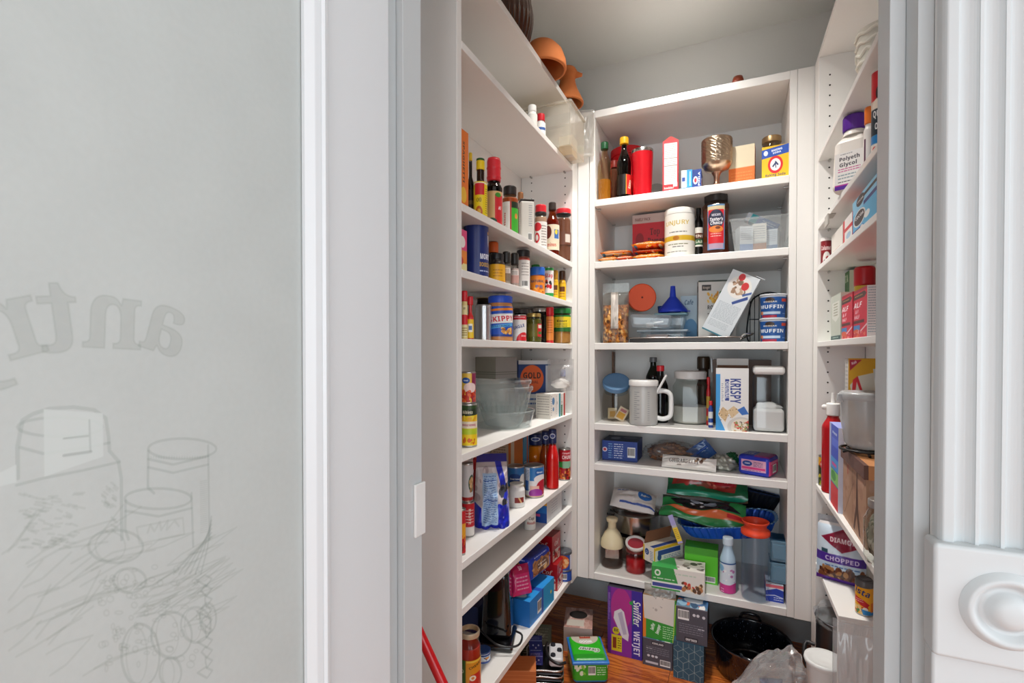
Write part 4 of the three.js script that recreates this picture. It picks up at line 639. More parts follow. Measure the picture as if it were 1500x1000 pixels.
// --- L8: jar of peppers, black appliance, packages
{
  const y = SH.L8;
  const pep = wrap('#3c5a20', (p) => p.R(0.35, 0, 1.1, 1, '#e0921e').R(0.38, 0.02, 0.9, 0.06, '#f0c84a').T('CO', 0.12, 0.35, 0.16, '#e6e0c8', { n: 1 }).T('CHERRY', 0.75, 0.18, 0.1, '#3a2a10', { rot: -20, fit: 0.6 }).P([[0.4, 0.9], [0.55, 0.45], [0.95, 0.4], [1.1, 0.9]], '#c8281c').C(0.62, 0.55, 0.13, '#f0e6d0').C(0.62, 0.55, 0.06, '#d8803a').R(0.35, 0.92, 1.1, 0.08, '#c83a1c'), 150, 260);
  const pj = bottle('pickle_jar', 'open glass jar of red peppers with yellow label', 'jar', [671, 704, 922], y, { L: 0.02 }, { glass: '#f2efe6', fill: ['#b8261a', 0.74, 0.35], fillName: 'peppers', neck: 0.82, s0: 0.72, s1: 0.84, c0: 1.0, lab: [0.04, 0.58, pep] });
  M(pj, 'rim', lathe([[pj.q.r * 0.8, pj.hgt * 0.92], [pj.q.r * 0.9, pj.hgt * 0.92], [pj.q.r * 0.92, pj.hgt * 0.99], [pj.q.r * 0.86, pj.hgt * 1.01], [pj.q.r * 0.78, pj.hgt * 1.0]]), plain('#cdbfa4', 0.35, 0.3));
  const yt = bottle('food_tub', 'white tub with blue and orange print beside the pepper jar', 'tub', [697, 718, 950], y, { x: -0.648 }, { col: '#dfe4ea', neck: 1.0, s0: 0.8, s1: 0.85, c0: 0.86, cap: '#2c4a86', capR: 1.06, lab: [0.08, 0.8, wrap('#dfe6ee', (p) => p.R(-0.5, 0, 2, 0.22, '#2a4a94').P([[0.5, 0.3], [0.9, 0.3], [0.7, 0.65]], '#2a3a6a').C(0.75, 0.42, 0.14, '#e8922a').R(-0.5, 0.78, 2, 0.22, '#3a5aa8').T('RED', 0.6, 0.76, 0.12, '#34406a'), 90, 180)] });
  // black appliance with a loop handle and cord
  const q = loc(706, 752, { x: -0.66 });
  const ap = T('can_opener', 'glossy black electric can opener with cord loop', 'appliance', -0.655, y, q.z + 0.015, 0.3), bk = plain('#0d0d10', 0.12, 0, { clearcoat: 0.6 });
  M(ap, 'base', at(rbx(0.11, 0.02, 0.12, 0.009, 3), 0, 0.01, 0), bk);
  const tw = at(rbx(0.085, 0.2, 0.075, 0.018, 4), 0, 0.115, -0.012); { const p = tw.attributes.position; for (let i = 0; i < p.count; i++) { const t = p.getY(i) / 0.22; p.setX(i, p.getX(i) * (1.12 - 0.25 * t)); p.setZ(i, p.getZ(i) * (1.15 - 0.2 * t)); } tw.computeVertexNormals(); }
  M(ap, 'tower', tw, bk); M(ap, 'lever', at(rbx(0.03, 0.015, 0.08, 0.006, 3), -0.03, 0.205, 0.02), bk); M(ap, 'cutter', at(new THREE.CylinderGeometry(0.012, 0.012, 0.014, 16).rotateX(Math.PI / 2), -0.03, 0.17, 0.04), steel);
  M(ap, 'cord', tubeG([[-0.05, 0.06, 0.04], [-0.03, 0.05, 0.056], [0.01, 0.03, 0.07], [0.05, 0.024, 0.068], [0.075, 0.03, 0.06], [0.08, 0.045, 0.04], [0.06, 0.05, 0.03]], 0.003), plain('#161618', 0.35));
  // boxes and packets behind
  const z1 = K(776, 900, { x: -0.62 }).z;
  boxC('freezer_bag_box', 'bright blue carton of plastic bags on the lowest left shelf', 'box', -0.628, y, z1 - 0.03, 0.085, 0.082, 0.2, { r: cell(170, 70, '#1f7fd0', (p) => p.R(0.5, 0, 0.5, 1, '#23a0d8').B(0.3, 0.3, 0.16, 0.5).C(0.86, 0.5, 0.03, '#e6d84a').R(0.48, 0, 0.06, 1, '#2450b0')), f: cell(80, 70, '#2074c8', (p) => p.R(0, 0, 0.3, 1, '#aac8e4')), t: cell(80, 170, '#2a92dc', (p) => p.R(0, 0.5, 1, 0.1, '#2450b0').E(0.4, 0.85, 0.3, 0.08, '#e8eef4').T('ZG', 0.4, 0.85, 0.05, '#223a7a')) }, { ry: -0.05 });
  boxC('cookie_box', 'brown and blue carton behind the bright blue carton', 'box', -0.712, y, z1 - 0.03, 0.07, 0.11, 0.2, { r: cell(130, 80, '#7a4a2a', (p) => p.R(0, 0, 1, 0.3, '#23409a').D(0, 0.35, 1, 0.6, 26, 0.08, ['#c8824a', '#e0a868', '#8a4a22'])), t: '#2a4aa0', f: '#24428f' });
  const ck = cell(150, 90, '#1f3fc0', (p) => p.R(0.1, 0.25, 0.8, 0.65, '#b87a3c').D(0.12, 0.28, 0.76, 0.6, 26, 0.08, ['#c88a4a', '#e0b070', '#8a5222', '#6a3a1a']).F(0.2, 0.06, 0.6, 1, 0.12, '#cfd8f8').F(0.35, 0.45, 0.4, 2, 0.15, '#f0e6d8'));
  const cp = T('cookie_packet', 'royal blue cookie packet lying on stacked cartons', 'packet', -0.648, y + 0.113, z1 - 0.06, 0.0);
  { const g = rbx(0.1, 0.078, 0.15, 0.016, 4); g.groups.forEach((q2, i) => uvTo(g, i === 0 || i === 4 ? ck : face(i === 2 ? '#23378e' : '#1f3fc0'), q2.start, q2.count)); g.clearGroups(); M(cp, 'wrapper', g.translate(0, 0.039, 0), ink(ck.i, 0.2)); cp.rotation.set(0, -0.12, 0.05); }
  const pk = cell(90, 90, '#e0307a', (p) => p.R(0, 0, 1, 0.3, '#c01e5a').F(0.2, 0.4, 0.6, 4, 0.12, '#f8c0d8').T('50', 0.5, 0.15, 0.16, '#fbe4ee'));
  const pp = T('napkin_packet', 'hot pink packet leaning between cookie packet and can', 'packet', -0.618, y + 0.087, z1 + 0.065, 0.9);
  M(pp, 'wrapper', pouch(0.07, 0.09, 0.03, { front: pk, back: '#1b1b20', wr: 0.08, seed: 6, crimp: 0.04 }).rotateX(-0.35), ink(pk.i, 0.2), 0, 0.01, 0);
  can('drink_mix_can', 'blue can lying back behind the black appliance', 'can', [727, 752, 845], y + 0.085, { x: -0.745 }, wrap('#1e4a9c', (p) => p.T('OC', 0.5, 0.4, 0.4, '#dfe6f4', { rot: 30 }), 80, 140), { h: 0.1 });
  boxC('cracker_box', 'dark blue carton carrying the blue can', 'box', -0.752, y, z1 + 0.13, 0.06, 0.082, 0.08, { all: '#22305e' });
  const rc = cell(100, 120, '#b01820', (p) => p.R(0.1, 0.55, 0.8, 0.4, '#e8d8cc').D(0.15, 0.6, 0.7, 0.3, 14, 0.1, ['#b01820', '#e8b0a0', '#7a2a1c']).T('Cof', 0.5, 0.35, 0.22, '#f2e0d8', { it: 1, f: 'serif' }));
  const k2 = K(800, 850, { x: -0.63 }).z;
  boxC('coffee_bag', 'red brick-shaped coffee bag on the lowest left shelf', 'coffee', -0.635, y, k2 - 0.045, 0.085, 0.095, 0.075, { r: rc, f: rc, t: '#a0141c' }, { ry: 0.06, rough: 0.25 });
  boxC('coffee_bag', 'red brick-shaped coffee bag stacked on another', 'coffee', -0.65, y + 0.0955, k2 - 0.05, 0.085, 0.1, 0.078, { r: rc, f: rc, t: '#8e1018' }, { ry: -0.06, rough: 0.25 });
  const low = can('nut_can', 'blue can with barcode at the far end of the lowest shelf', 'can', [816, 838, 832], y, { L: 0.016 }, wrap('#1f4fae', (p) => p.B(0.25, 0.2, 0.4, 0.6).R(-0.5, 0, 2, 0.1, '#163a86'), 70, 200));
  can('nut_can', 'mixed nut can with dark lid on the blue can', 'can', [816, 838, 806], y + low.hgt, { x: low.q.x }, wrap('#2450a8', (p) => p.E(0.4, 0.5, 0.4, 0.4, '#d8622a').D(0.1, 0.25, 0.6, 0.5, 14, 0.1, ['#e8a060', '#a84a1c', '#f0c890']).R(0.85, 0, 0.5, 1, '#e4e6ec'), 80, 200), { lid: '#4c4e54', lidRough: 0.25, lidH: 0.008 });
}
// ================================================================ things on the end unit
// --- S1
{
  const y = SH.S1;
  bottle('oil_bottle', 'clear oil bottle with green cap on the highest end shelf', 'bottle', [875, 895, 209], y, { B: 0.02 }, { glass: '#f2ead0', fill: ['#a8702a', 0.36, 0.2], neck: 0.42, s0: 0.6, s1: 0.84, c0: 0.88, cap: '#1d5a34', capR: 0.56, seg: 12 });
  bottle('red_canister', 'tall glossy red canister standing behind the dark bottle', 'canister', [894, 943, 221], y, { z: -2.14 }, { col: '#d4121c', rough: 0.2, neck: 0.96, s0: 0.82, s1: 0.86, c0: 0.87, cap: '#d81822', capR: 1.02 });
  bottle('spice_jar', 'jar of mixed peppercorns between the oil and dark bottles', 'jar', [893, 905, 236], y, { z: -2.02 }, { glass: '#e8dcd0', fill: ['#6a4030', 0.8, 0.8], neck: 0.86, s0: 0.74, s1: 0.82, c0: 0.84, cap: '#8a2a20', capR: 0.9 });
  const kc = bottle('syrup_bottle', 'dark syrup bottle with yellow cap and red label', 'bottle', [903, 924, 202], y, { B: 0.02 }, { glass: '#3a2018', fill: ['#140a06', 0.8, 0.1], neck: 0.36, s0: 0.56, s1: 0.84, c0: 0.88, cap: '#f2b61c', capR: 0.62, cb: 0.89, waist: 0.06, lab: [0.06, 0.38, wrap('#140c0a', (p) => p.R(0.62, 0.02, 0.9, 0.96, '#d82a22').T('KARO', 0.9, 0.5, 0.24, '#f6e8d0', { rot: -75, fit: 0.5 }).L([[0.62, 0], [0.62, 1]], 0.03, '#f0c03a'), 130)] });
  const tb = bottle('tumbler', 'red insulated tumbler with steel rim', 'tumbler', [924, 956, 221], y, { B: 0.02 }, { col: '#c4101e', rough: 0.28, neck: 1.0, s0: 0.9, s1: 0.93, c0: 0.95 });
  { const p = tb.children[0].geometry.attributes.position; for (let i = 0; i < p.count; i++) { const s = 0.84 + 0.16 * Math.min(1, p.getY(i) / tb.hgt * 1.5); p.setX(i, p.getX(i) * s); p.setZ(i, p.getZ(i) * s); } tb.children[0].geometry.computeVertexNormals();
    M(tb, 'steel_rim', lathe([[tb.q.r, tb.hgt * 0.93], [tb.q.r * 1.01, tb.hgt * 0.94], [tb.q.r * 1.0, tb.hgt], [tb.q.r * 0.94, tb.hgt], [tb.q.r * 0.93, tb.hgt * 0.8]]), steel); M(tb, 'steel_foot', lathe([[0, 0], [tb.q.r * 0.83, 0], [tb.q.r * 0.85, tb.hgt * 0.03]]), steel); }
  const gp = T('glass_plate', 'small clear glass plate leaning beside the red tumbler', 'plate', K(963, 262, { z: -2.06 }).x, y, -2.07, 0.5);
  M(gp, 'plate', lathe([[0, 0], [0.035, 0.001], [0.042, 0.008], [0.044, 0.008], [0.036, -0.002], [0, -0.003]], 32).rotateX(Math.PI / 2 - 0.3).translate(0, 0.044, 0), glass('#e4eae8', 0.03));
  const mk = boxB('crumb_carton', 'tall red and white carton with peaked top', 'box', [969, 992, 206], y, -1.935, 0.05, { f: cell(80, 220, '#d0222c', (p) => p.R(0.1, 0.05, 0.8, 0.78, '#efe8e4').F(0.15, 0.08, 0.7, 20, 0.036, '#b09a94').R(0.1, 0.33, 0.8, 0.012, '#8a8078').R(0.1, 0.47, 0.8, 0.012, '#8a8078').R(0.66, 0.8, 0.26, 0.08, '#f0e8e4').T('keebler', 0.4, 0.89, 0.06, '#f6d8d4').T('graham', 0.5, 0.96, 0.05, '#fff', { it: 1, fit: 0.7 })), r: '#c81c28', t: '#b01822' }, { ry: 0.08 });
  { const w = mk.w, s = new THREE.Shape([[-w / 2, 0], [w / 2, 0], [0.004, 0.016], [-0.004, 0.016]].map((a) => new THREE.Vector2(...a))); M(mk, 'peaked_top', new THREE.ExtrudeGeometry(s, { depth: 0.046, bevelEnabled: false }).translate(0, mk.hgt, -0.023), plain('#b8261e', 0.5)); }
  boxB('cheese_box', 'small white and light blue box beside the navy box', 'box', [997, 1013, 249], y, -1.925, 0.09, { f: cell(70, 110, '#f0f0f0', (p) => p.R(0.5, 0, 0.5, 1, '#3a9ad0').R(0.08, 0.35, 0.28, 0.2, '#2a4a9a').R(0, 0.85, 1, 0.15, '#2a6ab8').R(0.75, 0.1, 0.08, 0.7, '#cfe6f4')), t: '#7fbfe0' });
  boxB('cheese_box', 'small navy box with white oval emblem', 'box', [1013.4, 1026, 248], y, -1.925, 0.09, { f: cell(60, 110, '#1c3a86', (p) => p.E(0.35, 0.55, 0.26, 0.2, '#f0f0f4').E(0.35, 0.55, 0.14, 0.12, '#b83040').T('PHILA', 0.75, 0.5, 0.16, '#e8ecf8', { rot: -90, fit: 0.7 })), t: '#1c3a86' });
  // ornate goblet
  const q = loc(1026, 1071, { B: 0.02 }), gh = Yat(1048, 206, q.x, q.z) - y, gm = plain('#b8a088', 0.3, 0.95);
  const go = T('goblet', 'embossed bronze metal goblet on a slim stem', 'goblet', q.x, y, q.z);
  const bw = lathe([[0, gh * 0.34], [q.r * 0.3, gh * 0.35], [q.r * 0.8, gh * 0.42], [q.r * 0.97, gh * 0.5], ...Array.from({ length: 22 }, (_, i) => [q.r * (0.98 + 0.02 * i / 21), gh * (0.52 + 0.44 * i / 21)]), [q.r * 1.02, gh * 0.98], [q.r, gh], [q.r * 0.95, gh * 0.98], [q.r * 0.9, gh * 0.5], [0, gh * 0.42]], 96), p = bw.attributes.position;
  for (let i = 0; i < p.count; i++) { const a = Math.atan2(p.getX(i), p.getZ(i)), yy = p.getY(i) / gh, rr = Math.hypot(p.getX(i), p.getZ(i)); if (yy > 0.5 && yy < 0.95 && rr > q.r * 0.96) { const s = 1 + 0.05 * (Math.abs(Math.sin(a * 9 + 2.2 * Math.sin(yy * 40))) - 0.4); p.setX(i, p.getX(i) * s); p.setZ(i, p.getZ(i) * s); } } bw.computeVertexNormals();
  M(go, 'bowl', bw, gm); M(go, 'stem', lathe([[0, 0], [q.r * 0.7, 0], [q.r * 0.72, 0.004], [q.r * 0.3, 0.012], [q.r * 0.18, 0.03], [q.r * 0.2, gh * 0.28], [q.r * 0.34, gh * 0.36]]), plain('#a8806a', 0.35, 0.9));
  boxB('tissue_carton', 'cream and orange carton right of the goblet', 'box', [1067, 1105, 213], y, -2.0, 0.06, { f: cell(120, 130, '#e8742a', (p) => p.R(0, 0, 1, 0.5, '#ded0b0').F(0.1, 0.6, 0.8, 5, 0.07, '#f08a40')), l: '#d88a5a', t: '#d8c8a8' }, { ry: -0.08 });
  bottle('storage_jar', 'jar with flat gold lid behind the baking soda box', 'jar', [1114, 1143, 202], y, { z: -2.05 }, { glass: '#ece6da', fill: ['#a88a5a', 0.7, 0.8], neck: 0.95, s0: 0.78, s1: 0.86, c0: 0.88, cap: '#9a7a54', capR: 1.0, capMat: plain('#a88a62', 0.35, 0.8) });
  const ah = cell(180, 190, '#f4bc1c', (p) => p.P([[0, 0.1], [1, 0], [1, 0.26], [0, 0.36]], '#2450b0').T('BAKING', 0.55, 0.13, 0.08, '#fff', { fit: 0.4, rot: -6 }).T('SODA', 0.55, 0.21, 0.07, '#fff', { fit: 0.3, rot: -6 }).C(0.15, 0.2, 0.08, '#e8ecf6').C(0.5, 0.56, 0.27, '#d8242a').C(0.5, 0.56, 0.19, '#f6f2ea').L([[0.4, 0.62], [0.52, 0.5], [0.6, 0.58]], 0.05, '#2a3a6a').L([[0.5, 0.46], [0.52, 0.66]], 0.03, '#2a3a6a').T('Baking Soda', 0.5, 0.86, 0.1, '#22406a', { fit: 0.74 }).F(0.2, 0.94, 0.6, 1, 0.05, '#8a6a1c'));
  boxB('baking_soda_box', 'yellow baking soda box with blue top and red round emblem', 'box', [1115, 1155, 213], y, -1.93, 0.045, { f: ah, l: cell(40, 120, '#e8a81c', (p) => p.R(0, 0, 1, 0.3, '#2a4a9a').F(0.2, 0.35, 0.6, 9, 0.07, '#8a6414')), t: '#c89a20' }, { ry: -0.06 });
}
// --- S2
{
  const y = SH.S2, rl = (a, b, m) => cell(120, 50, a, (p) => p.R(0, 0.62, 1, 0.38, b).T(m, 0.5, 0.4, 0.34, '#fff4e4', { fit: 0.75, it: 1 }).C(0.1, 0.75, 0.06, '#3a8ac0').D(0.4, 0.66, 0.5, 0.3, 10, 0.04, ['#f6d23a', '#c8301c', '#f0e0b0']));
  const noodle = (lab, l, r, yb, ht, z, c, sd, ry = 0) => { const a = K(l, 515, { z }), b = K(r, 515, { z }); const g = T('noodle_packet', lab, 'packet', (a.x + b.x) / 2, yb, z - 0.05, ry, 'ramen noodle packets'); const pg = pouch(b.x - a.x, 0.1, ht, { wr: 0.1, seed: sd, crimp: 0.05, front: c, n: 14 }); pg.translate(0, -0.05, 0).rotateX(-Math.PI / 2 + 0.0); const uv = pg.attributes.uv, ps = pg.attributes.position; for (let i = 0; i < uv.count; i++) uv.setY(i, c.v0 + (c.v1 - c.v0) * Math.min(1, Math.max(0, 0.5 + ps.getY(i) / ht))); M(g, 'wrapper', pg, ink(c.i, 0.22), 0, ht * 0.5, 0); };
  const c1 = rl('#f08a24', '#d8d2b8', 'maruchan'), c2 = rl('#f29a2c', '#e8641e', 'Chicken'), c3 = rl('#d85a2a', '#a83a2a', 'Ramen');
  noodle('orange noodle packet with yellow square lying at the shelf end', 875, 905, y, 0.028, -1.93, c1, 3); noodle('orange noodle packet lying on the one at the shelf end', 877, 922, y + 0.029, 0.024, -1.94, c1, 4, 0.1);
  noodle('reddish orange noodle packet next to the shelf end packets', 900, 926, y, 0.026, -1.925, c3, 9);
  noodle('orange noodle packet at the bottom of the stack below the red box', 924, 971, y, 0.026, -1.925, c2, 5); noodle('brownish noodle packet in the middle of the stack below the red box', 926, 969, y + 0.027, 0.02, -1.945, c3, 6); noodle('yellow orange noodle packet at the top of the stack below the red box', 924, 973, y + 0.048, 0.026, -1.93, c2, 7);
  boxB('noodle_box', 'red ramen noodle box with grey top behind the packets', 'box', [926, 976, 313], y, -2.05, 0.12, { f: cell(170, 150, '#b81a2a', (p) => p.R(0, 0, 1, 0.18, '#b8a8a4').T('FAMILY PACK', 0.3, 0.1, 0.08, '#5a3a38', { fit: 0.45 }).T('Top', 0.66, 0.36, 0.17, '#3a0c12', { f: 'serif' }).T('Ramen', 0.7, 0.54, 0.19, '#3a0c12', { f: 'serif', fit: 0.5 }).T('BEEF', 0.72, 0.74, 0.14, '#3a0c12', { f: 'serif' }).C(0.22, 0.5, 0.12, '#8a1220').R(0, 0.9, 0.5, 0.1, '#8a3a7a')), t: '#a89a96' });
  bottle('protein_tub', 'white supplement tub with gold band and white lid', 'tub', [973, 1017, 308], y, { B: 0.014 }, { col: '#efece4', neck: 1.0, s0: 0.84, s1: 0.86, c0: 0.87, cap: '#f1efe9', capR: 1.01, lab: [0.03, 0.85, wrap('#f0ede4', (p) => p.T('UNJURY', 0.4, 0.2, 0.15, '#c9a83a', { fit: 0.72, n: 1 }).F(0.2, 0.42, 0.5, 1, 0.06, '#6a6a64').R(-0.5, 0.52, 2, 0.12, '#d8ae2c').C(0.4, 0.58, 0.09, '#b8741c').F(0.15, 0.72, 0.6, 1, 0.05, '#6a6a40').F(0.3, 0.78, 0.3, 1, 0.05, '#5a5a56').F(0.1, 0.9, 0.6, 1, 0.05, '#7a7a74'), 180, 300)] });
  bottle('sauce_bottle', 'slim dark bottle with green and white label beside the coffee jar', 'bottle', [1016, 1029, 305], y, { B: 0.07 }, { col: '#1c1a18', rough: 0.15, neck: 0.5, s0: 0.7, s1: 0.82, c0: 0.86, cap: '#141414', lab: [0.22, 0.6, wrap('#e8e4d8', (p) => p.R(-0.5, 0.3, 2, 0.3, '#5a2a1a').T('VINE', 0.5, 0.45, 0.2, '#f0e8d8').R(-0.5, 0.6, 2, 0.3, '#2c5a34').T('GAR', 0.5, 0.75, 0.2, '#e8e4d0'), 120, 140)] });
  const cf = bottle('coffee_jar', 'brown coffee jar with black cap and red label', 'jar', [1027, 1069, 282], y, { B: 0.012 }, { glass: '#d8ae90', fill: ['#6a3c22', 0.72, 0.8], fillName: 'coffee', neck: 0.84, s0: 0.76, s1: 0.82, c0: 0.83, cap: '#26211f', capR: 0.86, waist: 0.08, seg: 8, capSeg: 8, turn: 0.3 });
  const tc = cell(110, 230, '#6a90b8', (p) => p.R(0, 0.04, 1, 0.1, '#d8c8a0').R(0.06, 0.12, 0.88, 0.74, '#d8242e').C(0.5, 0.33, 0.44, '#33344a').T('NESCAFE', 0.5, 0.24, 0.06, '#e8e4ea', { fit: 0.5 }).T('Taster’s', 0.5, 0.33, 0.1, '#fff', { it: 1, fit: 0.75 }).T('Choice', 0.5, 0.41, 0.1, '#fff', { it: 1, fit: 0.68 }).E(0.5, 0.55, 0.4, 0.08, '#e8863a').E(0.6, 0.52, 0.14, 0.03, '#7a3a1c').F(0.2, 0.64, 0.6, 2, 0.05, '#f4c8b8').R(0.1, 0.86, 0.8, 0.12, '#b89ab0'));
  { const fg = new THREE.CylinderGeometry(cf.q.r * 1.0, cf.q.r * 1.0, cf.hgt * 0.7, 12, 1, true, -0.62, 1.24); uvTo(fg, tc); M(cf, 'label', fg.translate(0, cf.hgt * 0.41, cf.q.r * 0.02), ink(tc.i, 0.4), 0, 0, 0, 0, -0.3, 0); }
  // clear bin of packets
  const za = -1.915, a = K(1076, 515, { z: za }), b = K(1152, 515, { z: za }), w = b.x - a.x, bx0 = (a.x + b.x) / 2, bh = Yat(1115, 318, bx0, za) - y;
  const bn = T('plastic_bin', 'clear plastic bin of packets on the ramen shelf', 'bin', bx0, y, za - 0.1), cl = plain('#f1f3f3', 0.12, 0, { transmission: 0.86, thickness: 0 });
  const flare = (g) => { const p = g.attributes.position; for (let i = 0; i < p.count; i++) { const s = 1 + 0.18 * p.getY(i) / bh; p.setX(i, p.getX(i) * s); } g.computeVertexNormals(); return g; };
  M(bn, 'bottom', at(rbx(w * 0.99, 0.004, 0.19, 0.001), 0, 0.002, 0), cl);
  for (const s of [-1, 1]) { M(bn, 'wall', flare(at(bxg(w, bh, 0.003), 0, bh / 2, s * 0.096)), cl); M(bn, 'wall', flare(at(bxg(0.003, bh, 0.188), s * w / 2, bh / 2, 0)), cl); M(bn, 'rim', at(rbx(w * 1.2, 0.007, 0.01, 0.003), 0, bh, s * 0.1), cl); M(bn, 'rim', at(rbx(0.01, 0.007, 0.2, 0.003), s * w * 0.6, bh, 0), cl); }
  [['#e4e6ea', '#5a8ac8', -0.32, 0.09], ['#e9e4dc', '#c8783a', -0.02, 0.1], ['#cfd8e2', '#3a6a9a', 0.24, 0.08]].forEach(([c, s, u, hh], i) => boxC('sachet_box', ['pale sachet box with blue foot inside the clear bin', 'cream sachet box with orange mark inside the clear bin', 'grey blue sachet box inside the clear bin'][i], 'box', bx0 + u * w, y + 0.005, za - 0.06 - i * 0.02, 0.045, hh, 0.05, { f: cell(60, 110, c, (p) => p.R(0, 0.7, 1, 0.3, s).F(0.1, 0.1, 0.8, 6, 0.08, '#9aa2ac')), r: '#dadde0' }, { ry: 0.3 - i * 0.25 }));
  const k = K(1113, 305, { z: -2.03 }); boxC('toothpaste_box', 'long blue and teal carton sticking out of the clear bin', 'box', k.x + 0.0, y + 0.062, -2.04, 0.115, 0.03, 0.045, { f: cell(160, 40, '#2a72b8', (p) => p.R(0, 0, 0.14, 1, '#d8dde2').R(0.14, 0, 0.2, 1, '#34b0b8').F(0.5, 0.3, 0.4, 2, 0.25, '#c8daee')), t: cell(160, 40, '#2f7cc4', (p) => p.R(0, 0, 0.14, 1, '#d8dde2').R(0.14, 0, 0.2, 1, '#34b0b8')), l: '#d8dde2' }); scene.children[scene.children.length - 1].rotation.z = -0.5; scene.children[scene.children.length - 1].position.y += 0.045;
}
// --- S3
{
  const y = SH.S3, X = (px, z) => K(px, 515, { z }).x;
  const nb = T('nut_bag', 'clear bag of orange snack mix with white paper strip', 'bag', X(902, -1.95), y, -1.948, 0.12), nw = X(920, -1.96) - X(884, -1.96);
  const hz = pouch(nw, 0.15, 0.075, { wr: 0.12, seed: 11, crimp: 0.02, c0: 0.01, n: 20 });
  const nc = cell(130, 150, '#a8642a', (p) => { p.D(0, 0, 1, 1, 260, 0.05, ['#c87a2c', '#e09a44', '#7a4218', '#f0bc6c', '#5a3014', '#b86a24']); }); uvTo(hz, nc); M(nb, 'snack_mix', hz, ink(nc.i, 0.55));
  M(nb, 'film', pouch(nw * 1.04, 0.235, 0.08, { wr: 0.25, seed: 12, crimp: 0.2, c0: 0.0, n: 22 }), plain('#eeeeea', 0.1, 0, { transmission: 0.9, thickness: 0 }));
  M(nb, 'paper_strip', pouch(0.028, 0.14, 0.006, { wr: 0.5, curl: 1.5, seed: 2, front: cell(50, 130, '#e2dcd4', (p) => { for (let i = 0; i < 7; i++) p.L([[0.1 + i * 0.12, 0], [0.2 + i * 0.1, 0.5], [0.1 + i * 0.13, 1]], 0.02, '#b0a49a'); }) }), ink(0, 0.5), 0.0, 0.055, 0.046);
  // dark baking sheet under everything
  const z = -1.905, x0 = X(921, z) + 0.003, x1 = X(1084, z), ts = T('baking_sheet', 'dark metal baking sheet with rolled steel edge', 'tray', (x0 + x1) / 2, y, -2.05), tw = x1 - x0, td = 0.27, dkm = plain('#3a3634', 0.35, 0.8);
  M(ts, 'pan', at(rbx(tw, 0.003, td, 0.001), 0, 0.003, 0), dkm);
  for (const s of [-1, 1]) { M(ts, 'wall', at(bxg(tw, 0.016, 0.002), 0, 0.01, s * td / 2), dkm); M(ts, 'wall', at(bxg(0.002, 0.016, td), s * tw / 2, 0.01, 0), dkm); }
  M(ts, 'rolled_rim', tubeG([[-tw / 2, 0.018, -td / 2], [0, 0.018, -td / 2], [tw / 2, 0.018, -td / 2], [tw / 2, 0.018, 0], [tw / 2, 0.018, td / 2], [0, 0.018, td / 2], [-tw / 2, 0.018, td / 2], [-tw / 2, 0.018, 0]], 0.003, 90, true), plain('#8a8480', 0.3, 0.9));
  M(ts, 'handle', tubeG([[tw / 2, 0.01, td / 2 - 0.01], [tw / 2 + 0.01, 0.026, td / 2 - 0.01], [tw / 2 + 0.035, 0.03, td / 2 - 0.04], [tw / 2 + 0.04, 0.03, td / 2 - 0.12], [tw / 2, 0.012, td / 2 - 0.15]], 0.003), steel);
  const ty = y + 0.0055, cl = plain('#eef3f6', 0.06, 0, { transmission: 0.9, thickness: 0 });
  const tubC = (lab, l, r, yb, hh, dd, zc, lid, ry = 0) => { const a = X(l, zc), b = X(r, zc), w = b - a, g = T('food_container', lab, 'container', (a + b) / 2, yb, zc, ry); const bd = at(rbx(w, hh, dd, 0.014, 3), 0, hh / 2, 0), p = bd.attributes.position; for (let i = 0; i < p.count; i++) { const s = 0.88 + 0.12 * p.getY(i) / hh; p.setX(i, p.getX(i) * s); p.setZ(i, p.getZ(i) * s); } bd.computeVertexNormals(); M(g, 'body', bd, cl); if (lid) M(g, 'lid', at(rbx(w * 1.05, 0.009, dd * 1.05, 0.004, 2), 0, hh + 0.0035, 0), lid); return g; };
  const f1 = tubC('low clear food container standing in the baking sheet', 938, 1008, ty, 0.036, 0.11, -2.0, plain('#dfeaf2', 0.1, 0, { transmission: 0.7, thickness: 0 }));
  boxC('packet', 'pink and brown packet showing through the low clear container', 'packet', X(964, -2.0), ty + 0.003, -2.0, 0.08, 0.024, 0.07, { all: '#c8a092' });
  const f2 = tubC('clear food box tilted on top of the low container', 922, 985, ty + 0.05, 0.052, 0.085, -1.965, null, 0.12); f2.rotation.z = -0.05;
  const f3 = tubC('round teal tinted container under the blue funnel', 961, 1006, ty + 0.05, 0.055, 0.075, -2.058, plain('#9fd0dc', 0.25, 0, { transmission: 0.4, thickness: 0 }));
  const sc = T('measuring_scoop', 'small white plastic scoop inside the tilted food box', 'scoop', X(952, -1.965), ty + 0.056, -1.965, 0.3); M(sc, 'cup', lathe([[0, 0], [0.012, 0], [0.015, 0.016], [0.016, 0.016], [0.013, 0.002], [0, 0.002]]), plain('#e8e6e2', 0.5)); M(sc, 'handle', rodG([0.015, 0.015, 0], [0.05, 0.02, 0], 0.004), plain('#e8e6e2', 0.5));
  // jar on its side, orange lid to the front
  const q = loc(918, 959, { z: -2.02 }), jy = Yat(937, 436, q.x, q.z);
  const jl = T('storage_jar', 'clear jar lying on its side with orange lid facing out', 'jar', q.x, jy, q.z - 0.01, q.ry + 0.16);
  M(jl, 'body', lathe([[0, -0.13], [q.r * 0.9, -0.13], [q.r * 1.0, -0.12], [q.r * 1.0, -0.02], [q.r * 0.9, 0]], 32).rotateX(Math.PI / 2), glass('#f0e8e0', 0.06));
  M(jl, 'contents', lathe([[0, -0.127], [q.r * 0.9, -0.127], [q.r * 0.9, -0.05], [0, -0.05]], 24).rotateX(Math.PI / 2), plain('#b49a80', 0.9));
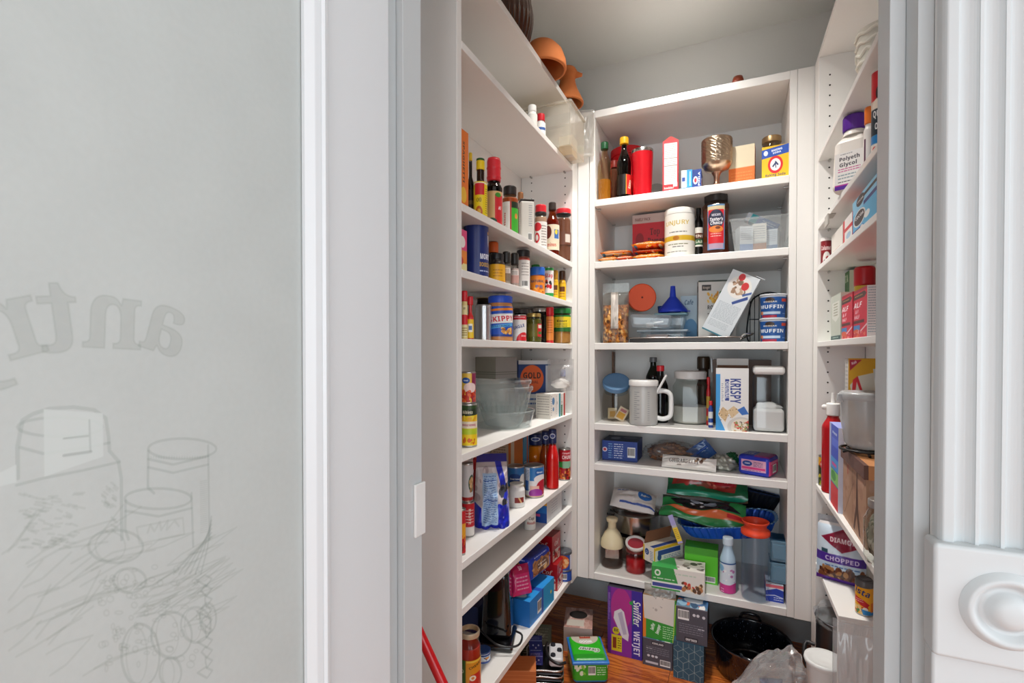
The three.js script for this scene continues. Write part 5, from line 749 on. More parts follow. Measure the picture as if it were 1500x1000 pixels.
  M(jl, 'lid', lathe([[q.r * 0.9, 0], [q.r * 1.02, 0.001], [q.r * 1.02, 0.02], [q.r * 0.95, 0.023], [q.r * 0.9, 0.021], [0, 0.021]], 40).rotateX(Math.PI / 2), plain('#ec5a2c', 0.5)); M(jl, 'lid_dimple', at(new THREE.CylinderGeometry(0.004, 0.004, 0.002, 12).rotateX(Math.PI / 2), 0, 0, 0.0225), plain('#7a2410', 0.6));
  // funnels
  const fq = loc(960, 1006, { z: -2.05 }), fy = Yat(983, 462, fq.x, fq.z);
  const fn = (lab, x, yb, zz, r, h, c) => { const g = T('funnel', lab, 'funnel', x, yb, zz); M(g, 'cone', lathe([[r, 0], [r, 0.008], [r * 0.94, 0.014], [r * 0.3, h * 0.55], [r * 0.22, h * 0.6], [r * 0.16, h], [r * 0.1, h], [r * 0.14, h * 0.6], [r * 0.9, 0.006]], 36), plain(c, 0.35)); M(g, 'rim_tab', at(rbx(0.012, 0.003, 0.02, 0.001), r + 0.004, 0.004, 0), plain(c, 0.35)); return g; };
  fn('bright blue plastic funnel upside down on the teal container', fq.x + 0.005, ty + 0.116, -2.058, 0.056, 0.105, '#1e3fc4');
  const mc = T('measuring_cup', 'dark blue measuring scoops behind the funnel', 'scoop', X(973, -2.14), ty + 0.1, -2.145, 0.4); M(mc, 'cup', lathe([[0, 0], [0.022, 0], [0.026, 0.05], [0.028, 0.05], [0.024, 0.001]]), plain('#20509a', 0.4)); M(mc, 'handle', rodG([0, 0.045, 0], [0.03, 0.07, 0], 0.007), plain('#20509a', 0.4));
  const st = T('food_container', 'empty clear container behind the funnel carrying the scoops', 'container', X(972, -2.14), ty, -2.145); M(st, 'body', at(rbx(0.1, 0.098, 0.07, 0.01, 2), 0, 0.049, 0), cl);
  // pasta carton and the box behind it
  boxB('pasta_box', 'white rotini pasta carton with dark top', 'box', [1021, 1076, 410], ty, -2.02, 0.055, { f: cell(150, 180, '#d9d6d0', (p) => p.R(0, 0, 1, 0.03, '#2f3a30').R(0.1, 0.08, 0.24, 0.09, '#2a2624').T('Kroger', 0.22, 0.125, 0.05, '#d8c8b8').D(0.26, 0.22, 0.5, 0.16, 36, 0.03, ['#e8a82c', '#f0c04a', '#d88a1c']).D(0.6, 0.2, 0.25, 0.1, 8, 0.03, ['#4a7a34']).T('ROTINI', 0.45, 0.45, 0.08, '#2f2c2a', { fit: 0.42 }).F(0.25, 0.54, 0.4, 1, 0.04, '#7a7670').R(0.24, 0.64, 0.34, 0.18, '#6a3f20').D(0.26, 0.65, 0.3, 0.16, 16, 0.04, ['#c8823a', '#a8602a'])), l: cell(60, 180, '#a8a29a', (p) => p.R(0.1, 0.08, 0.5, 0.1, '#2a2624').R(0.1, 0.84, 0.4, 0.12, '#4a4642')), t: '#2f3a30' }, { ry: 0.16 });
  boxB('coffee_pod_box', 'pale blue carton behind the pasta carton', 'box', [997, 1026, 433], ty, -2.095, 0.07, { f: cell(90, 130, '#b6ccd8', (p) => p.T('Cafe', 0.4, 0.15, 0.14, '#3a5a7a', { it: 1 }).E(0.5, 0.75, 0.35, 0.25, '#4a8ab8')), t: '#c8d8e0' });
  // tilted carton with dessert picture
  const tp = K(1077, 445, { z: -1.99 }), tl = T('dessert_box', 'white carton with berry picture leaning tilted on the baking sheet', 'box', K(1056, 480, { z: -1.96 }).x, ty + 0.005, -1.965, -0.12);
  const tcell = cell(130, 260, '#dfe6ea', (p) => p.E(0.5, 0.22, 0.4, 0.17, '#f2efe9').D(0.25, 0.12, 0.5, 0.2, 30, 0.07, ['#c8a88a', '#a8866a', '#efe6da', '#8a6a50']).C(0.42, 0.07, 0.11, '#d2282c').C(0.66, 0.18, 0.12, '#d8302e').P([[0.5, 0.46], [0.9, 0.3], [0.95, 0.34], [0.56, 0.49]], '#2f4a94').P([[0.7, 0.3], [0.95, 0.22], [0.97, 0.25], [0.74, 0.33]], '#4a66a8').F(0.1, 0.5, 0.8, 14, 0.02, '#a8b4bc').F(0.1, 0.8, 0.7, 5, 0.02, '#b4bec4').R(0, 0.975, 1, 0.025, '#2f7a8c'));
  const tg = carton(0.098, 0.235, 0.035, { f: tcell, r: '#d0d6da', t: '#dfe6ea', l: '#c8d0d4' }); M(tl, 'carton', tg.rotateZ(-0.47).translate(-0.02, 0.02, 0), ink(tcell.i, 0.45)); M(tl, 'open_flap', at(bxg(0.03, 0.002, 0.03), 0.035, 0.117, 0).rotateZ(-0.47).translate(0.045, 0.125, 0), plain('#dfe4e6', 0.5));
  // muffin cups
  const mu = cell(260, 130, '#1d56a0', (p) => p.R(-0.5, 0, 2, 0.06, '#dfe6f0').C(0.42, 0.2, 0.12, '#3a2a24').T('KODIAK', 0.42, 0.28, 0.1, '#f0e8dc', { fit: 0.36 }).T('MUFFIN', 0.45, 0.5, 0.24, '#ffffff', { fit: 0.72, f: 'sans-serif' }).R(0.72, 0.14, 0.22, 0.14, '#d84a34').E(0.15, 0.78, 0.1, 0.08, '#e88a5a').R(0.2, 0.72, 0.5, 0.12, '#c8dcf0').R(0.15, 0.88, 0.45, 0.12, '#b02a44').F(0.78, 0.8, 0.2, 1, 0.1, '#9ab8e0'), 0.25);
  let yy = y; for (const [t, lab] of [[466, 'blue muffin mix cup at the bottom of the pair'], [431, 'blue muffin mix cup stacked on the other cup']]) {
    const qq = loc(1112, 1152, { B: 0.016 }), hh = Yat(1132, t, qq.x, qq.z) - yy - 0.001, g = T('muffin_cup', lab, 'cup', qq.x, yy, qq.z, qq.ry, 'muffin mix cups');
    M(g, 'body', lathe([[0, 0], [qq.r * 0.86, 0], [qq.r * 0.98, hh * 0.93], [0, hh * 0.93]]), plain('#e9eef4', 0.5)); M(g, 'label', sleeve(qq.r * 0.87, hh * 0.9, 0.001, mu, qq.r * 0.985), ink(mu.i, 0.4)); M(g, 'lid', lathe([[0, hh * 0.93], [qq.r * 1.03, hh * 0.93], [qq.r * 1.03, hh * 0.97], [qq.r * 0.98, hh], [0, hh]]), plain('#dfe4ea', 0.4)); yy += hh + 0.001;
  }
  const rk = T('wire_rack', 'black wire cooling rack standing behind the muffin cups', 'rack', X(1125, -2.12), y, -2.12, -0.05), wi = plain('#1a1c20', 0.35, 0.5);
  const fr = []; for (let i = 0; i < 9; i++) fr.push([-0.062 + i * 0.0155, 0]); fr.forEach(([x]) => M(rk, 'wire', rodG([x, 0.004, 0], [x, 0.17 + 0.02 * Math.cos(x * 22), 0.01], 0.0016, 0.0016, 6), wi)); M(rk, 'rim', tubeG([[-0.065, 0.004, 0], [-0.065, 0.12, 0.005], [-0.05, 0.17, 0.01], [0, 0.19, 0.01], [0.05, 0.17, 0.01], [0.065, 0.12, 0.005], [0.065, 0.004, 0], [0, 0.004, 0]], 0.003, 60, true), wi); M(rk, 'crossbar', rodG([-0.065, 0.09, 0.004], [0.065, 0.09, 0.004], 0.002), wi);
}
// --- S4
{
  const y = SH.S4, X = (px, z) => K(px, 515, { z }).x;
  const q = loc(881, 924, { y, b: 617 }); const tj = T('storage_jar', 'round tilted glass jar with translucent blue lid', 'jar', q.x, y, q.z, q.ry), r = q.r * 0.98;
  M(tj, 'body', lathe([[0, 0], [r * 0.72, 0], [r * 0.96, 0.014], [r, 0.05], [r * 0.97, 0.09], [r * 0.86, 0.125], [r * 0.84, 0.135]], 36), glass('#f0ece6', 0.04));
  M(tj, 'tilted_neck', lathe([[r * 0.82, 0], [r * 0.84, 0.03], [r * 0.8, 0.03]], 36).rotateX(0.35).translate(0, 0.118, 0.004), glass('#cfe0ee', 0.1));
  const lg = lathe([[r * 0.94, 0], [r * 0.96, 0.016], [r * 0.9, 0.022], [r * 0.86, 0.018], [0, 0.017]], 40).rotateX(0.62).translate(0, 0.145, 0.012); M(tj, 'lid', lg, plain('#6f9cc8', 0.35, 0, { transmission: 0.2, thickness: 0 }));
  boxC('sugar_packet', 'yellow and white sweetener packet inside the blue-lidded jar', 'packet', q.x + 0.012, y + 0.004, q.z + 0.012, 0.04, 0.055, 0.006, { f: cell(70, 80, '#efe2cc', (p) => p.R(0.14, 0.4, 0.7, 0.46, '#eab02c').R(0.2, 0.14, 0.6, 0.2, '#c87a84')), r: '#efe2cc' }, { ry: 0.3 }); scene.children[scene.children.length - 1].rotation.z = -0.5;
  boxC('sugar_packet', 'cream sweetener packet lying at the back of the blue-lidded jar', 'packet', q.x - 0.018, y + 0.004, q.z - 0.01, 0.036, 0.045, 0.006, { f: cell(50, 50, '#e8d8b0', (p) => p.R(0.2, 0.3, 0.6, 0.5, '#e0b05a')), r: '#e8d8b0' }, { ry: 0.5 });
  const pt = bottle('measuring_pitcher', 'translucent white mixing pitcher with handle and plunger', 'pitcher', [922, 963, 556], y, { y, b: 623 }, { glass: '#f2f2f0', rough: 0.3, tr: 0.55, neck: 1.0, s0: 0.86, s1: 0.9, c0: 0.91, cap: '#eceae6', capR: 1.06, cb: 0.87 });
  { const R = pt.q.r, h = pt.hgt, wp = plain('#efefed', 0.35); const hg = M(pt, 'handle', tubeG([[R * 0.95, h * 0.74, 0], [R * 1.45, h * 0.76, 0], [R * 1.85, h * 0.7, 0], [R * 1.95, h * 0.45, 0], [R * 1.85, h * 0.2, 0], [R * 1.4, h * 0.14, 0], [R * 0.95, h * 0.16, 0]], 0.009, 40), wp); M(pt, 'plunger_rod', rodG([-R * 0.2, h * 0.05, 0], [R * 1.6, h * 1.12, 0.02], 0.0045), wp); const cl2 = wrap('#e9e9e6', (p) => { for (let i = 0; i < 14; i++) p.R(0.2, 0.06 + i * 0.065, i % 2 ? 0.1 : 0.18, 0.012, '#8a8f96'); for (let i = 0; i < 14; i++) p.R(0.62, 0.06 + i * 0.065, 0.06, 0.012, '#9a9fa6'); }, 120, 200); M(pt, 'scale_print', sleeve(R * 1.008, h * 0.7, h * 0.08, cl2), plainInk(cl2.i)); }
  bottle('soda_bottle', 'dark green bottle with grey neck behind the pitcher', 'bottle', [946, 968, 523], y, { z: -2.12 }, { glass: '#2c5a34', fill: ['#143018', 0.7, 0.2], neck: 0.4, s0: 0.66, s1: 0.88, c0: 0.92, cap: '#6a6a6c', capR: 0.5 });
  bottle('soda_bottle', 'dark bottle with bright red cap behind the pitcher handle', 'bottle', [956, 979, 535], y, { z: -2.03 }, { glass: '#4a4440', fill: ['#24201e', 0.75, 0.2], neck: 0.42, s0: 0.62, s1: 0.84, c0: 0.9, cap: '#d42430', capR: 0.5 });
  const oj = bottle('canister', 'large eight-sided clear jar half full of sugar with white lid', 'jar', [983, 1039, 543], y, { y, b: 621 }, { glass: '#eef0ee', rough: 0.08, fill: ['#dcd8d0', 0.33, 0.95], fillName: 'sugar', neck: 0.8, s0: 0.7, s1: 0.84, c0: 0.88, cap: '#eceae6', capR: 0.86, cb: 0.85, seg: 8, turn: 0.39 });
  bottle('pepper_mill', 'dark brown wooden mill behind the sugar jar', 'mill', [1020, 1041, 522], y, { z: -2.19 }, { col: '#4a3626', rough: 0.4, neck: 0.7, s0: 0.5, s1: 0.66, c0: 0.8, cap: '#42301f', capR: 0.9 });
  [[1035, 1041, 552, '#c8222a', '#c8a03a', 'thin red bottle squeezed behind the cracker box'], [1038, 1045, 587, '#2a4a9a', '#e8e4e0', 'short red and blue tube beside the sugar jar']].forEach(([l, rr, t, c, s, lab], i) => bottle('sauce_bottle', lab, 'bottle', [l, rr, t], y, { z: -2.03 + i * 0.06 }, { col: c, neck: 0.6, s0: 0.7, s1: 0.8, c0: 0.84, cap: '#d2222a', capR: 0.8, lab: [0.1, 0.6, wrap(s, (p) => p.R(-0.5, 0.5, 2, 0.3, c), 60, 90)] }));
  // cracker box standing open
  const kx0 = K(1049, 637, { y }), kz = -1.915;
  const kr = cell(150, 330, '#ecebe9', (p) => p.P([[0, 0.1], [0.14, 0.1], [0.14, 0.6], [0.08, 0.75], [0.3, 1], [0, 1]], '#2f9ade').T('KRISPY', 0.6, 0.36, 0.2, '#22368c', { rot: 90, fit: 0.4 }).R(0.29, 0.18, 0.12, 0.34, '#22368c').T('ORIGINAL', 0.35, 0.35, 0.08, '#f0f0f4', { rot: 90, fit: 0.28 }).F(0.18, 0.25, 0.06, 10, 0.03, '#8a8fa8').P([[0.08, 0.74], [0.22, 0.62], [0.42, 0.7], [0.3, 0.86]], '#d8b888').P([[0.36, 0.68], [0.55, 0.6], [0.74, 0.68], [0.5, 0.8]], '#e0c498').D(0.1, 0.65, 0.6, 0.18, 30, 0.015, ['#8a6a44', '#f4e6c8']).P([[0.66, 0.66], [0.86, 0.6], [1, 0.72], [0.8, 0.74]], '#2a6ac0').E(0.78, 0.93, 0.42, 0.16, '#d8d4cc').E(0.8, 0.93, 0.33, 0.13, '#efe6d6').D(0.58, 0.84, 0.42, 0.16, 60, 0.035, ['#d84a34', '#e8e0cc', '#8a9a4a', '#c8a478', '#5a4a3a']));
  const kb = boxB('cracker_box', 'white and blue open cracker carton with bowl picture', 'box', [1049, 1097, 539], y, kz, 0.07, { f: kr, l: cell(60, 300, '#5a9ac8', (p) => p.R(0, 0, 1, 0.2, '#8ab4d0').D(0, 0.4, 1, 0.6, 60, 0.1, ['#b8603a', '#3a6a9a', '#e0c8a0', '#8a3a2a'])), t: '#6a4a34' }, {});
  M(kb, 'flap', at(bxg(kb.w, 0.0015, 0.035), 0, 0, 0.0175), plain('#e4e2de', 0.5), 0, kb.hgt, -0.0005, -1.25); kb.children[1].position.z = -0.033;
  M(kb, 'side_flap', at(bxg(0.002, 0.05, 0.06), -kb.w / 2 - 0.003, kb.hgt + 0.012, 0).rotateZ(0.05), plain('#b8c8d0', 0.5)); M(kb, 'inner_board', at(bxg(kb.w * 0.98, 0.025, 0.0015), 0, kb.hgt + 0.0125, -0.03), plain('#6a4630', 0.7));
  boxB('cardboard_box', 'brown cardboard carton behind the cracker box', 'box', [1044, 1130, 527], y, -2.1, 0.12, { all: cell(60, 60, '#5a3a26', (p) => p.D(0, 0, 1, 1, 40, 0.03, ['#5e3e2a', '#543622'])) });
  boxB('cardboard_sheet', 'upright brown board strip in the shelf corner', 'board', [889, 899, 500], y, -2.2, 0.03, { all: '#6a4426' }, { h: 0.28 });
  // square flour jar
  const fz = -1.925, fx0 = X(1102, fz), fx1 = X(1152, fz), fw = fx1 - fx0 - 0.004, fh = Yat(1126, 536, (fx0 + fx1) / 2, fz) - y;
  const fj = T('canister', 'square clear jar of flour with white lid', 'jar', (fx0 + fx1) / 2, y, fz - fw / 2);
  M(fj, 'flour', at(rbx(fw * 0.95, fh * 0.34, fw * 0.95, 0.012, 3), 0, fh * 0.17 + 0.003, 0), plain('#eeece8', 0.95)); M(fj, 'flour_heap', at(lump(fw * 0.42, 0.02, fw * 0.4, { flat: 0.2, seed: 3 }), 0, fh * 0.335, 0), plain('#eeece8', 0.95));
  M(fj, 'body', at(rbx(fw, fh * 0.88, fw, 0.016, 4), 0, fh * 0.44, 0), glass('#f1f3f4', 0.04)); M(fj, 'lid', at(rbx(fw * 1.0, fh * 0.13, fw * 1.0, 0.012, 3), 0, fh * 0.935, 0), plain('#f0efec', 0.4));
}
// --- S5
{
  const y = SH.S5, X = (px, z) => K(px, 515, { z }).x;
  boxB('sugar_box', 'dark blue carton with barcode lying flat', 'box', [882, 933, 646], y, -1.98, 0.14, { f: cell(180, 110, '#1d3f92', (p) => p.C(0.08, 0.45, 0.07, '#e8e4ec').C(0.08, 0.45, 0.045, '#c03a4a').F(0.18, 0.15, 0.12, 7, 0.11, '#7ab0e0').F(0.34, 0.15, 0.26, 7, 0.11, '#d8e0f0').B(0.72, 0.28, 0.22, 0.5).R(0, 0.94, 1, 0.06, '#16306e')), t: cell(150, 100, '#1c2f52', (p) => p.E(0.3, 0.5, 0.14, 0.2, '#8a94a8').E(0.7, 0.3, 0.2, 0.2, '#5a6478')), r: '#183478' }, { ry: 0.03 });
  const zb = T('food_bag', 'clear zip bag of brown dried food with blue zip', 'bag', X(982, -2.09), y, -2.1, 0.05); M(zb, 'dried_food', lump(0.085, 0.036, 0.06, { a: 0.14, q: 3.5, seed: 2, flat: 0.75, n: 44, m: 28 }), foodMat('#8a5a3c', '#c48a5c', '#5c3622')); M(zb, 'film', at(lump(0.105, 0.042, 0.07, { a: 0.12, q: 2.5, seed: 4, flat: 0.78, n: 46, m: 28 }), 0.01, 0, 0), plain('#f0f0f0', 0.1, 0, { transmission: 0.9, thickness: 0 }));
  M(zb, 'zip_flap', pouch(0.07, 0.1, 0.008, { wr: 0.3, seed: 3 }).rotateZ(-0.9).translate(0.075, 0.008, 0.02), plain('#4a78c0', 0.2, 0, { transmission: 0.35, thickness: 0 })); M(zb, 'zip_strip', rodG([0.075, 0.012, 0.03], [0.14, 0.07, 0.03], 0.004), plain('#2a58b4', 0.3));
  const gc = cell(200, 60, '#e4e0da', (p) => p.T('GHIRARDELLI', 0.42, 0.5, 0.4, '#3a302c', { fit: 0.56, f: 'serif' }).F(0.3, 0.75, 0.1, 1, 0.2, '#8a8078').D(0.66, 0.1, 0.2, 0.4, 8, 0.03, ['#8a6a50', '#5a3a2a']));
  const gb = T('chocolate_bag', 'white chocolate chip bag rolled shut lying on the shelf', 'bag', X(1009, -1.945), y, -1.945, -0.08); { const g = pouch(X(1050, -1.955) - X(970, -1.955), 0.05, 0.045, { front: gc, wr: 0.16, seed: 9, crimp: 0.02, n: 22 }); M(gb, 'pouch', g.rotateX(-0.5), ink(gc.i, 0.35), 0, 0.002, 0.008); }
  const gr = T('chocolate_bag', 'green and grey foil bag crumpled beside the white bag', 'bag', X(1062, -2.01), y, -2.01, 0.3); M(gr, 'pouch', lump(0.042, 0.03, 0.045, { a: 0.22, q: 3, seed: 8, flat: 0.7 }), plain('#b4b4a8', 0.3, 0.3)); M(gr, 'green_end', lump(0.024, 0.03, 0.03, { a: 0.2, q: 3, seed: 5, flat: 0.6 }), plain('#1f5a34', 0.3), 0.028, 0.012, -0.01);
  const bk = T('butter_packet', 'blue and pink wrapped packet at the shelf end', 'packet', X(1112, -1.965), y, -1.985, -0.35); const bc = cell(160, 130, '#2236b8', (p) => p.R(0.1, 0.2, 0.8, 0.6, '#e8b0cc').R(0.12, 0.58, 0.76, 0.12, '#e04a8a').E(0.3, 0.4, 0.16, 0.14, '#2a4a9a').T('C&H', 0.3, 0.4, 0.1, '#fff').F(0.5, 0.3, 0.3, 4, 0.07, '#5a4a7a').F(0.14, 0.74, 0.6, 1, 0.06, '#3a2a6a'));
  const bcr = cell(120, 130, '#d83a78', (p) => p.R(0, 0, 1, 0.2, '#2a2f9a').B(0.3, 0.4, 0.4, 0.45).F(0.1, 0.25, 0.8, 2, 0.06, '#f8c8dc'));
  { const g = rbx(0.108, 0.072, 0.1, 0.014, 4), gi = g.groups, uv = g.attributes.uv; gi.forEach((q, i) => { const c = i === 4 ? bc : i === 0 ? bcr : i === 2 ? cell(60, 60, '#8a2f7a', (p) => p.R(0, 0, 0.5, 1, '#2436a8').F(0.1, 0.2, 0.3, 4, 0.15, '#c8d0f0')) : face('#2236b8'); uvTo(g, c, q.start, q.count); }); g.clearGroups(); M(bk, 'wrapper', g.translate(0, 0.036, 0), ink(bc.i, 0.25)); }
}
// --- S6
{
  const y = SH.S6, X = (px, z) => K(px, 515, { z }).x;
  const ch = loc(880, 913, { y, b: 831 }), chh = Yat(896, 757, ch.x, ch.z) - y, R = ch.r, cr = plain('#e6d8b2', 0.45);
  const cp = T('food_chopper', 'cream hand food chopper with clear base', 'chopper', ch.x, y, ch.z, ch.ry);
  M(cp, 'clear_cup', lathe([[0, 0.002], [R * 0.92, 0], [R, 0.006], [R, chh * 0.45]], 36), glass('#d8d0cc', 0.06)); M(cp, 'blade', at(bxg(R * 1.2, 0.04, 0.003), 0, chh * 0.24, 0), steel);
  M(cp, 'housing', lathe([[R, chh * 0.4], [R * 1.02, chh * 0.44], [R * 0.96, chh * 0.55], [R * 0.7, chh * 0.68], [R * 0.44, chh * 0.75], [R * 0.4, chh * 0.78]], 36), cr); M(cp, 'plunger', lathe([[R * 0.36, chh * 0.74], [R * 0.36, chh * 0.9], [R * 0.5, chh * 0.92], [R * 0.52, chh * 0.98], [R * 0.4, chh], [0, chh]], 28), cr);
  const pq = loc(893, 973, { z: -2.14 }), pr = pq.r * 0.92; const pot = T('steamer_pot', 'stacked stainless steel steamer pot with side handles', 'pot', pq.x, y, pq.z);
  for (const [i, yb, hh] of [[0, 0, 0.105], [1, 0.107, 0.085]]) { M(pot, 'pan', lathe([[0, yb], [pr * 0.86, yb], [pr * 0.93, yb + 0.012], [pr * 0.95, yb + hh - 0.006], [pr, yb + hh], [pr * 0.97, yb + hh], [pr * 0.92, yb + hh - 0.008], [pr * 0.9, yb + 0.014], [0, yb + 0.006]], 44), steel); M(pot, 'handle', tubeG([[-pr * 0.92, yb + hh * 0.7, -0.03], [-pr * 1.2, yb + hh * 0.75, -0.025], [-pr * 1.2, yb + hh * 0.75, 0.025], [-pr * 0.92, yb + hh * 0.7, 0.03]], 0.005), plain('#2a2828', 0.4)); }
  // sugar sack and box on the pot
  const sgc = cell(150, 90, '#ddd9d6', (p) => p.E(0.75, 0.4, 0.16, 0.22, '#2a6ab8').T('Sugar', 0.75, 0.4, 0.12, '#fff', { it: 1 }).F(0.1, 0.15, 0.6, 2, 0.1, '#4a6aa8').R(0.2, 0.8, 0.8, 0.06, '#2a4aa0').D(0, 0, 1, 1, 12, 0.03, ['#e6e2de', '#d2ceca']));
  const sg = T('sugar_bag', 'white sugar bag with blue oval lying on the steel pot', 'bag', X(925, -2.02), y + 0.2, -2.06, 0.1); M(sg, 'sack', pouch(0.175, 0.11, 0.06, { front: sgc, wr: 0.1, seed: 4, crimp: 0.04 }).rotateX(-1.1).rotateZ(-0.12), ink(sgc.i, 0.45), 0, 0.035, 0.06);
  boxC('mix_box', 'brown and red carton lying at the back on the steel pot', 'box', X(923, -2.14), y + 0.195, -2.15, 0.14, 0.06, 0.07, { f: cell(140, 60, '#3a2420', (p) => p.R(0.08, 0.3, 0.45, 0.5, '#a83a28').R(0.55, 0, 0.45, 1, '#b08a6a').F(0.6, 0.15, 0.3, 5, 0.14, '#6a4a34').B(0.66, 0.5, 0.28, 0.4)), t: '#a87a5a' }, { ry: 0.08 });
  // candle jar
  const cd = loc(917, 947, { z: -1.985 }), ca = T('candle_jar', 'red jar candle with open white rimmed lid', 'jar', cd.x, y, cd.z, cd.ry), cdr = cd.r;
  M(ca, 'wax', lathe([[0, 0.003], [cdr * 0.92, 0.003], [cdr * 0.92, 0.055], [0, 0.055]]), plain('#b81a26', 0.4)); M(ca, 'glass', lathe([[0, 0], [cdr * 0.94, 0], [cdr, 0.006], [cdr, 0.07], [cdr * 0.9, 0.08]], 36), glass('#f4e0e0', 0.03)); M(ca, 'collar', lathe([[cdr * 0.9, 0.078], [cdr * 0.96, 0.082], [cdr * 0.94, 0.094], [0, 0.094]]), plain('#7a2a24', 0.4));
  M(ca, 'lid', lathe([[0, 0.004], [cdr * 0.8, 0.004], [cdr * 0.86, 0.012], [cdr * 1.0, 0.014], [cdr * 1.02, 0.004], [cdr * 0.9, -0.006], [0, -0.006]], 36).rotateX(0.35).translate(0, 0.106, 0.006), plain('#e8e2de', 0.4)); M(ca, 'lid_face', at(new THREE.CylinderGeometry(cdr * 0.78, cdr * 0.78, 0.002, 28), 0, 0.006, 0).rotateX(0.35).translate(0, 0.106, 0.006), plain('#a83240', 0.35));
  // foil box resting askew on the sandwich bag box
  const fo = T('foil_box', 'white and yellow foil carton with flap open propped askew', 'box', X(972, -1.975), y + 0.07, -1.985, -0.62), fcc = cell(80, 90, '#e8e4d8', (p) => p.R(0, 0, 0.12, 1, '#e0b82c').R(0.88, 0, 0.12, 1, '#e0b82c').E(0.32, 0.4, 0.16, 0.2, '#2a4a86').F(0.24, 0.36, 0.16, 2, 0.1, '#d8e0f0').F(0.56, 0.3, 0.24, 6, 0.1, '#4a6aa0')), fr = cell(220, 80, '#e6e2d6', (p) => p.R(0, 0, 1, 0.16, '#e0b82c').R(0.1, 0.2, 0.8, 0.3, '#2a4a90').E(0.15, 0.6, 0.07, 0.2, '#2a4a86').F(0.3, 0.6, 0.6, 3, 0.1, '#6a86b0'));
  M(fo, 'carton', carton(0.062, 0.06, 0.15, { f: fcc, r: fr, t: cell(60, 180, '#e2dccc', (p) => p.R(0.55, 0, 0.3, 1, '#2a4a90').R(0.9, 0, 0.1, 1, '#e0b82c')) }), ink(0, 0.45), 0, 0, 0, 0, 0, 0); M(fo, 'flap', at(bxg(0.0015, 0.05, 0.14), 0, 0.025, 0), plain('#7a5236', 0.7), -0.031, 0.06, 0, 0, 0, -0.25); fo.rotation.x = 0.0;
  const gsc = cell(220, 90, '#2f9a44', (p) => p.P([[0.42, 0], [1, 0], [1, 1], [0.55, 1]], '#e8e4dc').R(0, 0.64, 0.6, 0.28, '#eef0ea').R(0.02, 0.72, 0.56, 0.16, '#3a4a9a').C(0.12, 0.28, 0.06, '#e4f0e0').C(0.12, 0.28, 0.03, '#2f9a44').F(0.04, 0.5, 0.4, 1, 0.12, '#dff0dc').D(0.6, 0.55, 0.34, 0.35, 26, 0.035, ['#b87a4a', '#c83a2a', '#5a3a24', '#e0c090']).F(0.44, 0.2, 0.4, 1, 0.16, '#c8d8c4'));
  const z1 = K(994, 866, { y }).z, sbx = boxB('sandwich_bag_box', 'low green and white carton of sandwich bags', 'box', [955, 1033, 834], y, z1 + 0.004, 0.1, { f: gsc, t: cell(160, 90, '#3aa04c', (p) => p.P([[0.4, 0], [1, 0], [1, 1], [0.5, 1]], '#ded8d0').D(0.45, 0.2, 0.5, 0.6, 12, 0.06, ['#8a8078', '#4a4440', '#b8b0a8'])), r: '#dcd8d0', l: '#2f8a40' }, {}); sbx.rotation.y = 0.04;
  const lgc = cell(130, 130, '#57c41e', (p) => p.R(0, 0, 1, 0.2, '#3f9a18').B(0.62, 0.78, 0.3, 0.17).L([[0, 0.22], [1, 0.2]], 0.01, '#3f9018'));
  boxB('storage_bag_box', 'plain lime green carton with barcode behind the low green carton', 'box', [1004, 1053, 803], y, -1.985, 0.07, { f: lgc, l: '#3a8a1c', t: '#4ab01c' });
  bottle('air_freshener', 'blue and pink air freshener spray can', 'spray can', [1054, 1078, 786], y, { y, b: 868 }, { col: '#bcd8ec', rough: 0.3, neck: 0.55, s0: 0.56, s1: 0.84, c0: 0.9, cap: '#d2e4f0', capR: 0.66, cb: 0.86, lab: [0.01, 0.56, wrap('#dfe8f2', (p) => p.R(-0.5, 0.72, 2, 0.28, '#d0388c').P([[-0.5, 0.7], [0.3, 0.78], [0.9, 0.66], [1.5, 0.74], [1.5, 0.8], [-0.5, 0.8]], '#d0388c').R(-0.5, 0.0, 2, 0.05, '#2a5a9a').C(0.1, 0.2, 0.2, '#8ac0e4').D(0.2, 0.15, 0.7, 0.5, 10, 0.06, ['#f4f6fa', '#c8dcf0', '#b87ab0']).F(0.1, 0.86, 0.2, 2, 0.08, '#f4d0e4'), 120, 180)] });
  const tb = loc(1085, 1127, { y, b: 880 }), th = Yat(1106, 762, tb.x, tb.z) - y, tr = tb.r; const pb = T('water_bottle', 'tall clear ribbed bottle with flared orange collar', 'bottle', tb.x, y, tb.z, tb.ry);
  const pf = [[0, 0.002], [tr * 0.92, 0], [tr, 0.008]]; for (let i = 0; i < 60; i++) { const t = i / 59; pf.push([tr * (1 + 0.012 * Math.cos(i * 2.1)), 0.02 + t * th * 0.78]); } pf.push([tr * 0.95, th * 0.86]);
  M(pb, 'body', lathe(pf, 36), glass('#e6ecf2', 0.05)); M(pb, 'collar', lathe([[tr * 0.96, th * 0.82], [tr * 1.04, th * 0.83], [tr * 1.04, th * 0.88], [tr * 0.78, th * 0.915], [tr * 0.8, th * 0.95], [tr * 0.98, th * 0.985], [tr * 0.98, th], [tr * 0.92, th], [tr * 0.7, th * 0.94], [tr * 0.7, th * 0.86]], 40), plain('#ea4a2a', 0.4));
  // light blue stacked clam boxes and the carton below
  const clb = plain('#8fbcd4', 0.2, 0, { transmission: 0.5, thickness: 0 }); const zc = -2.0;
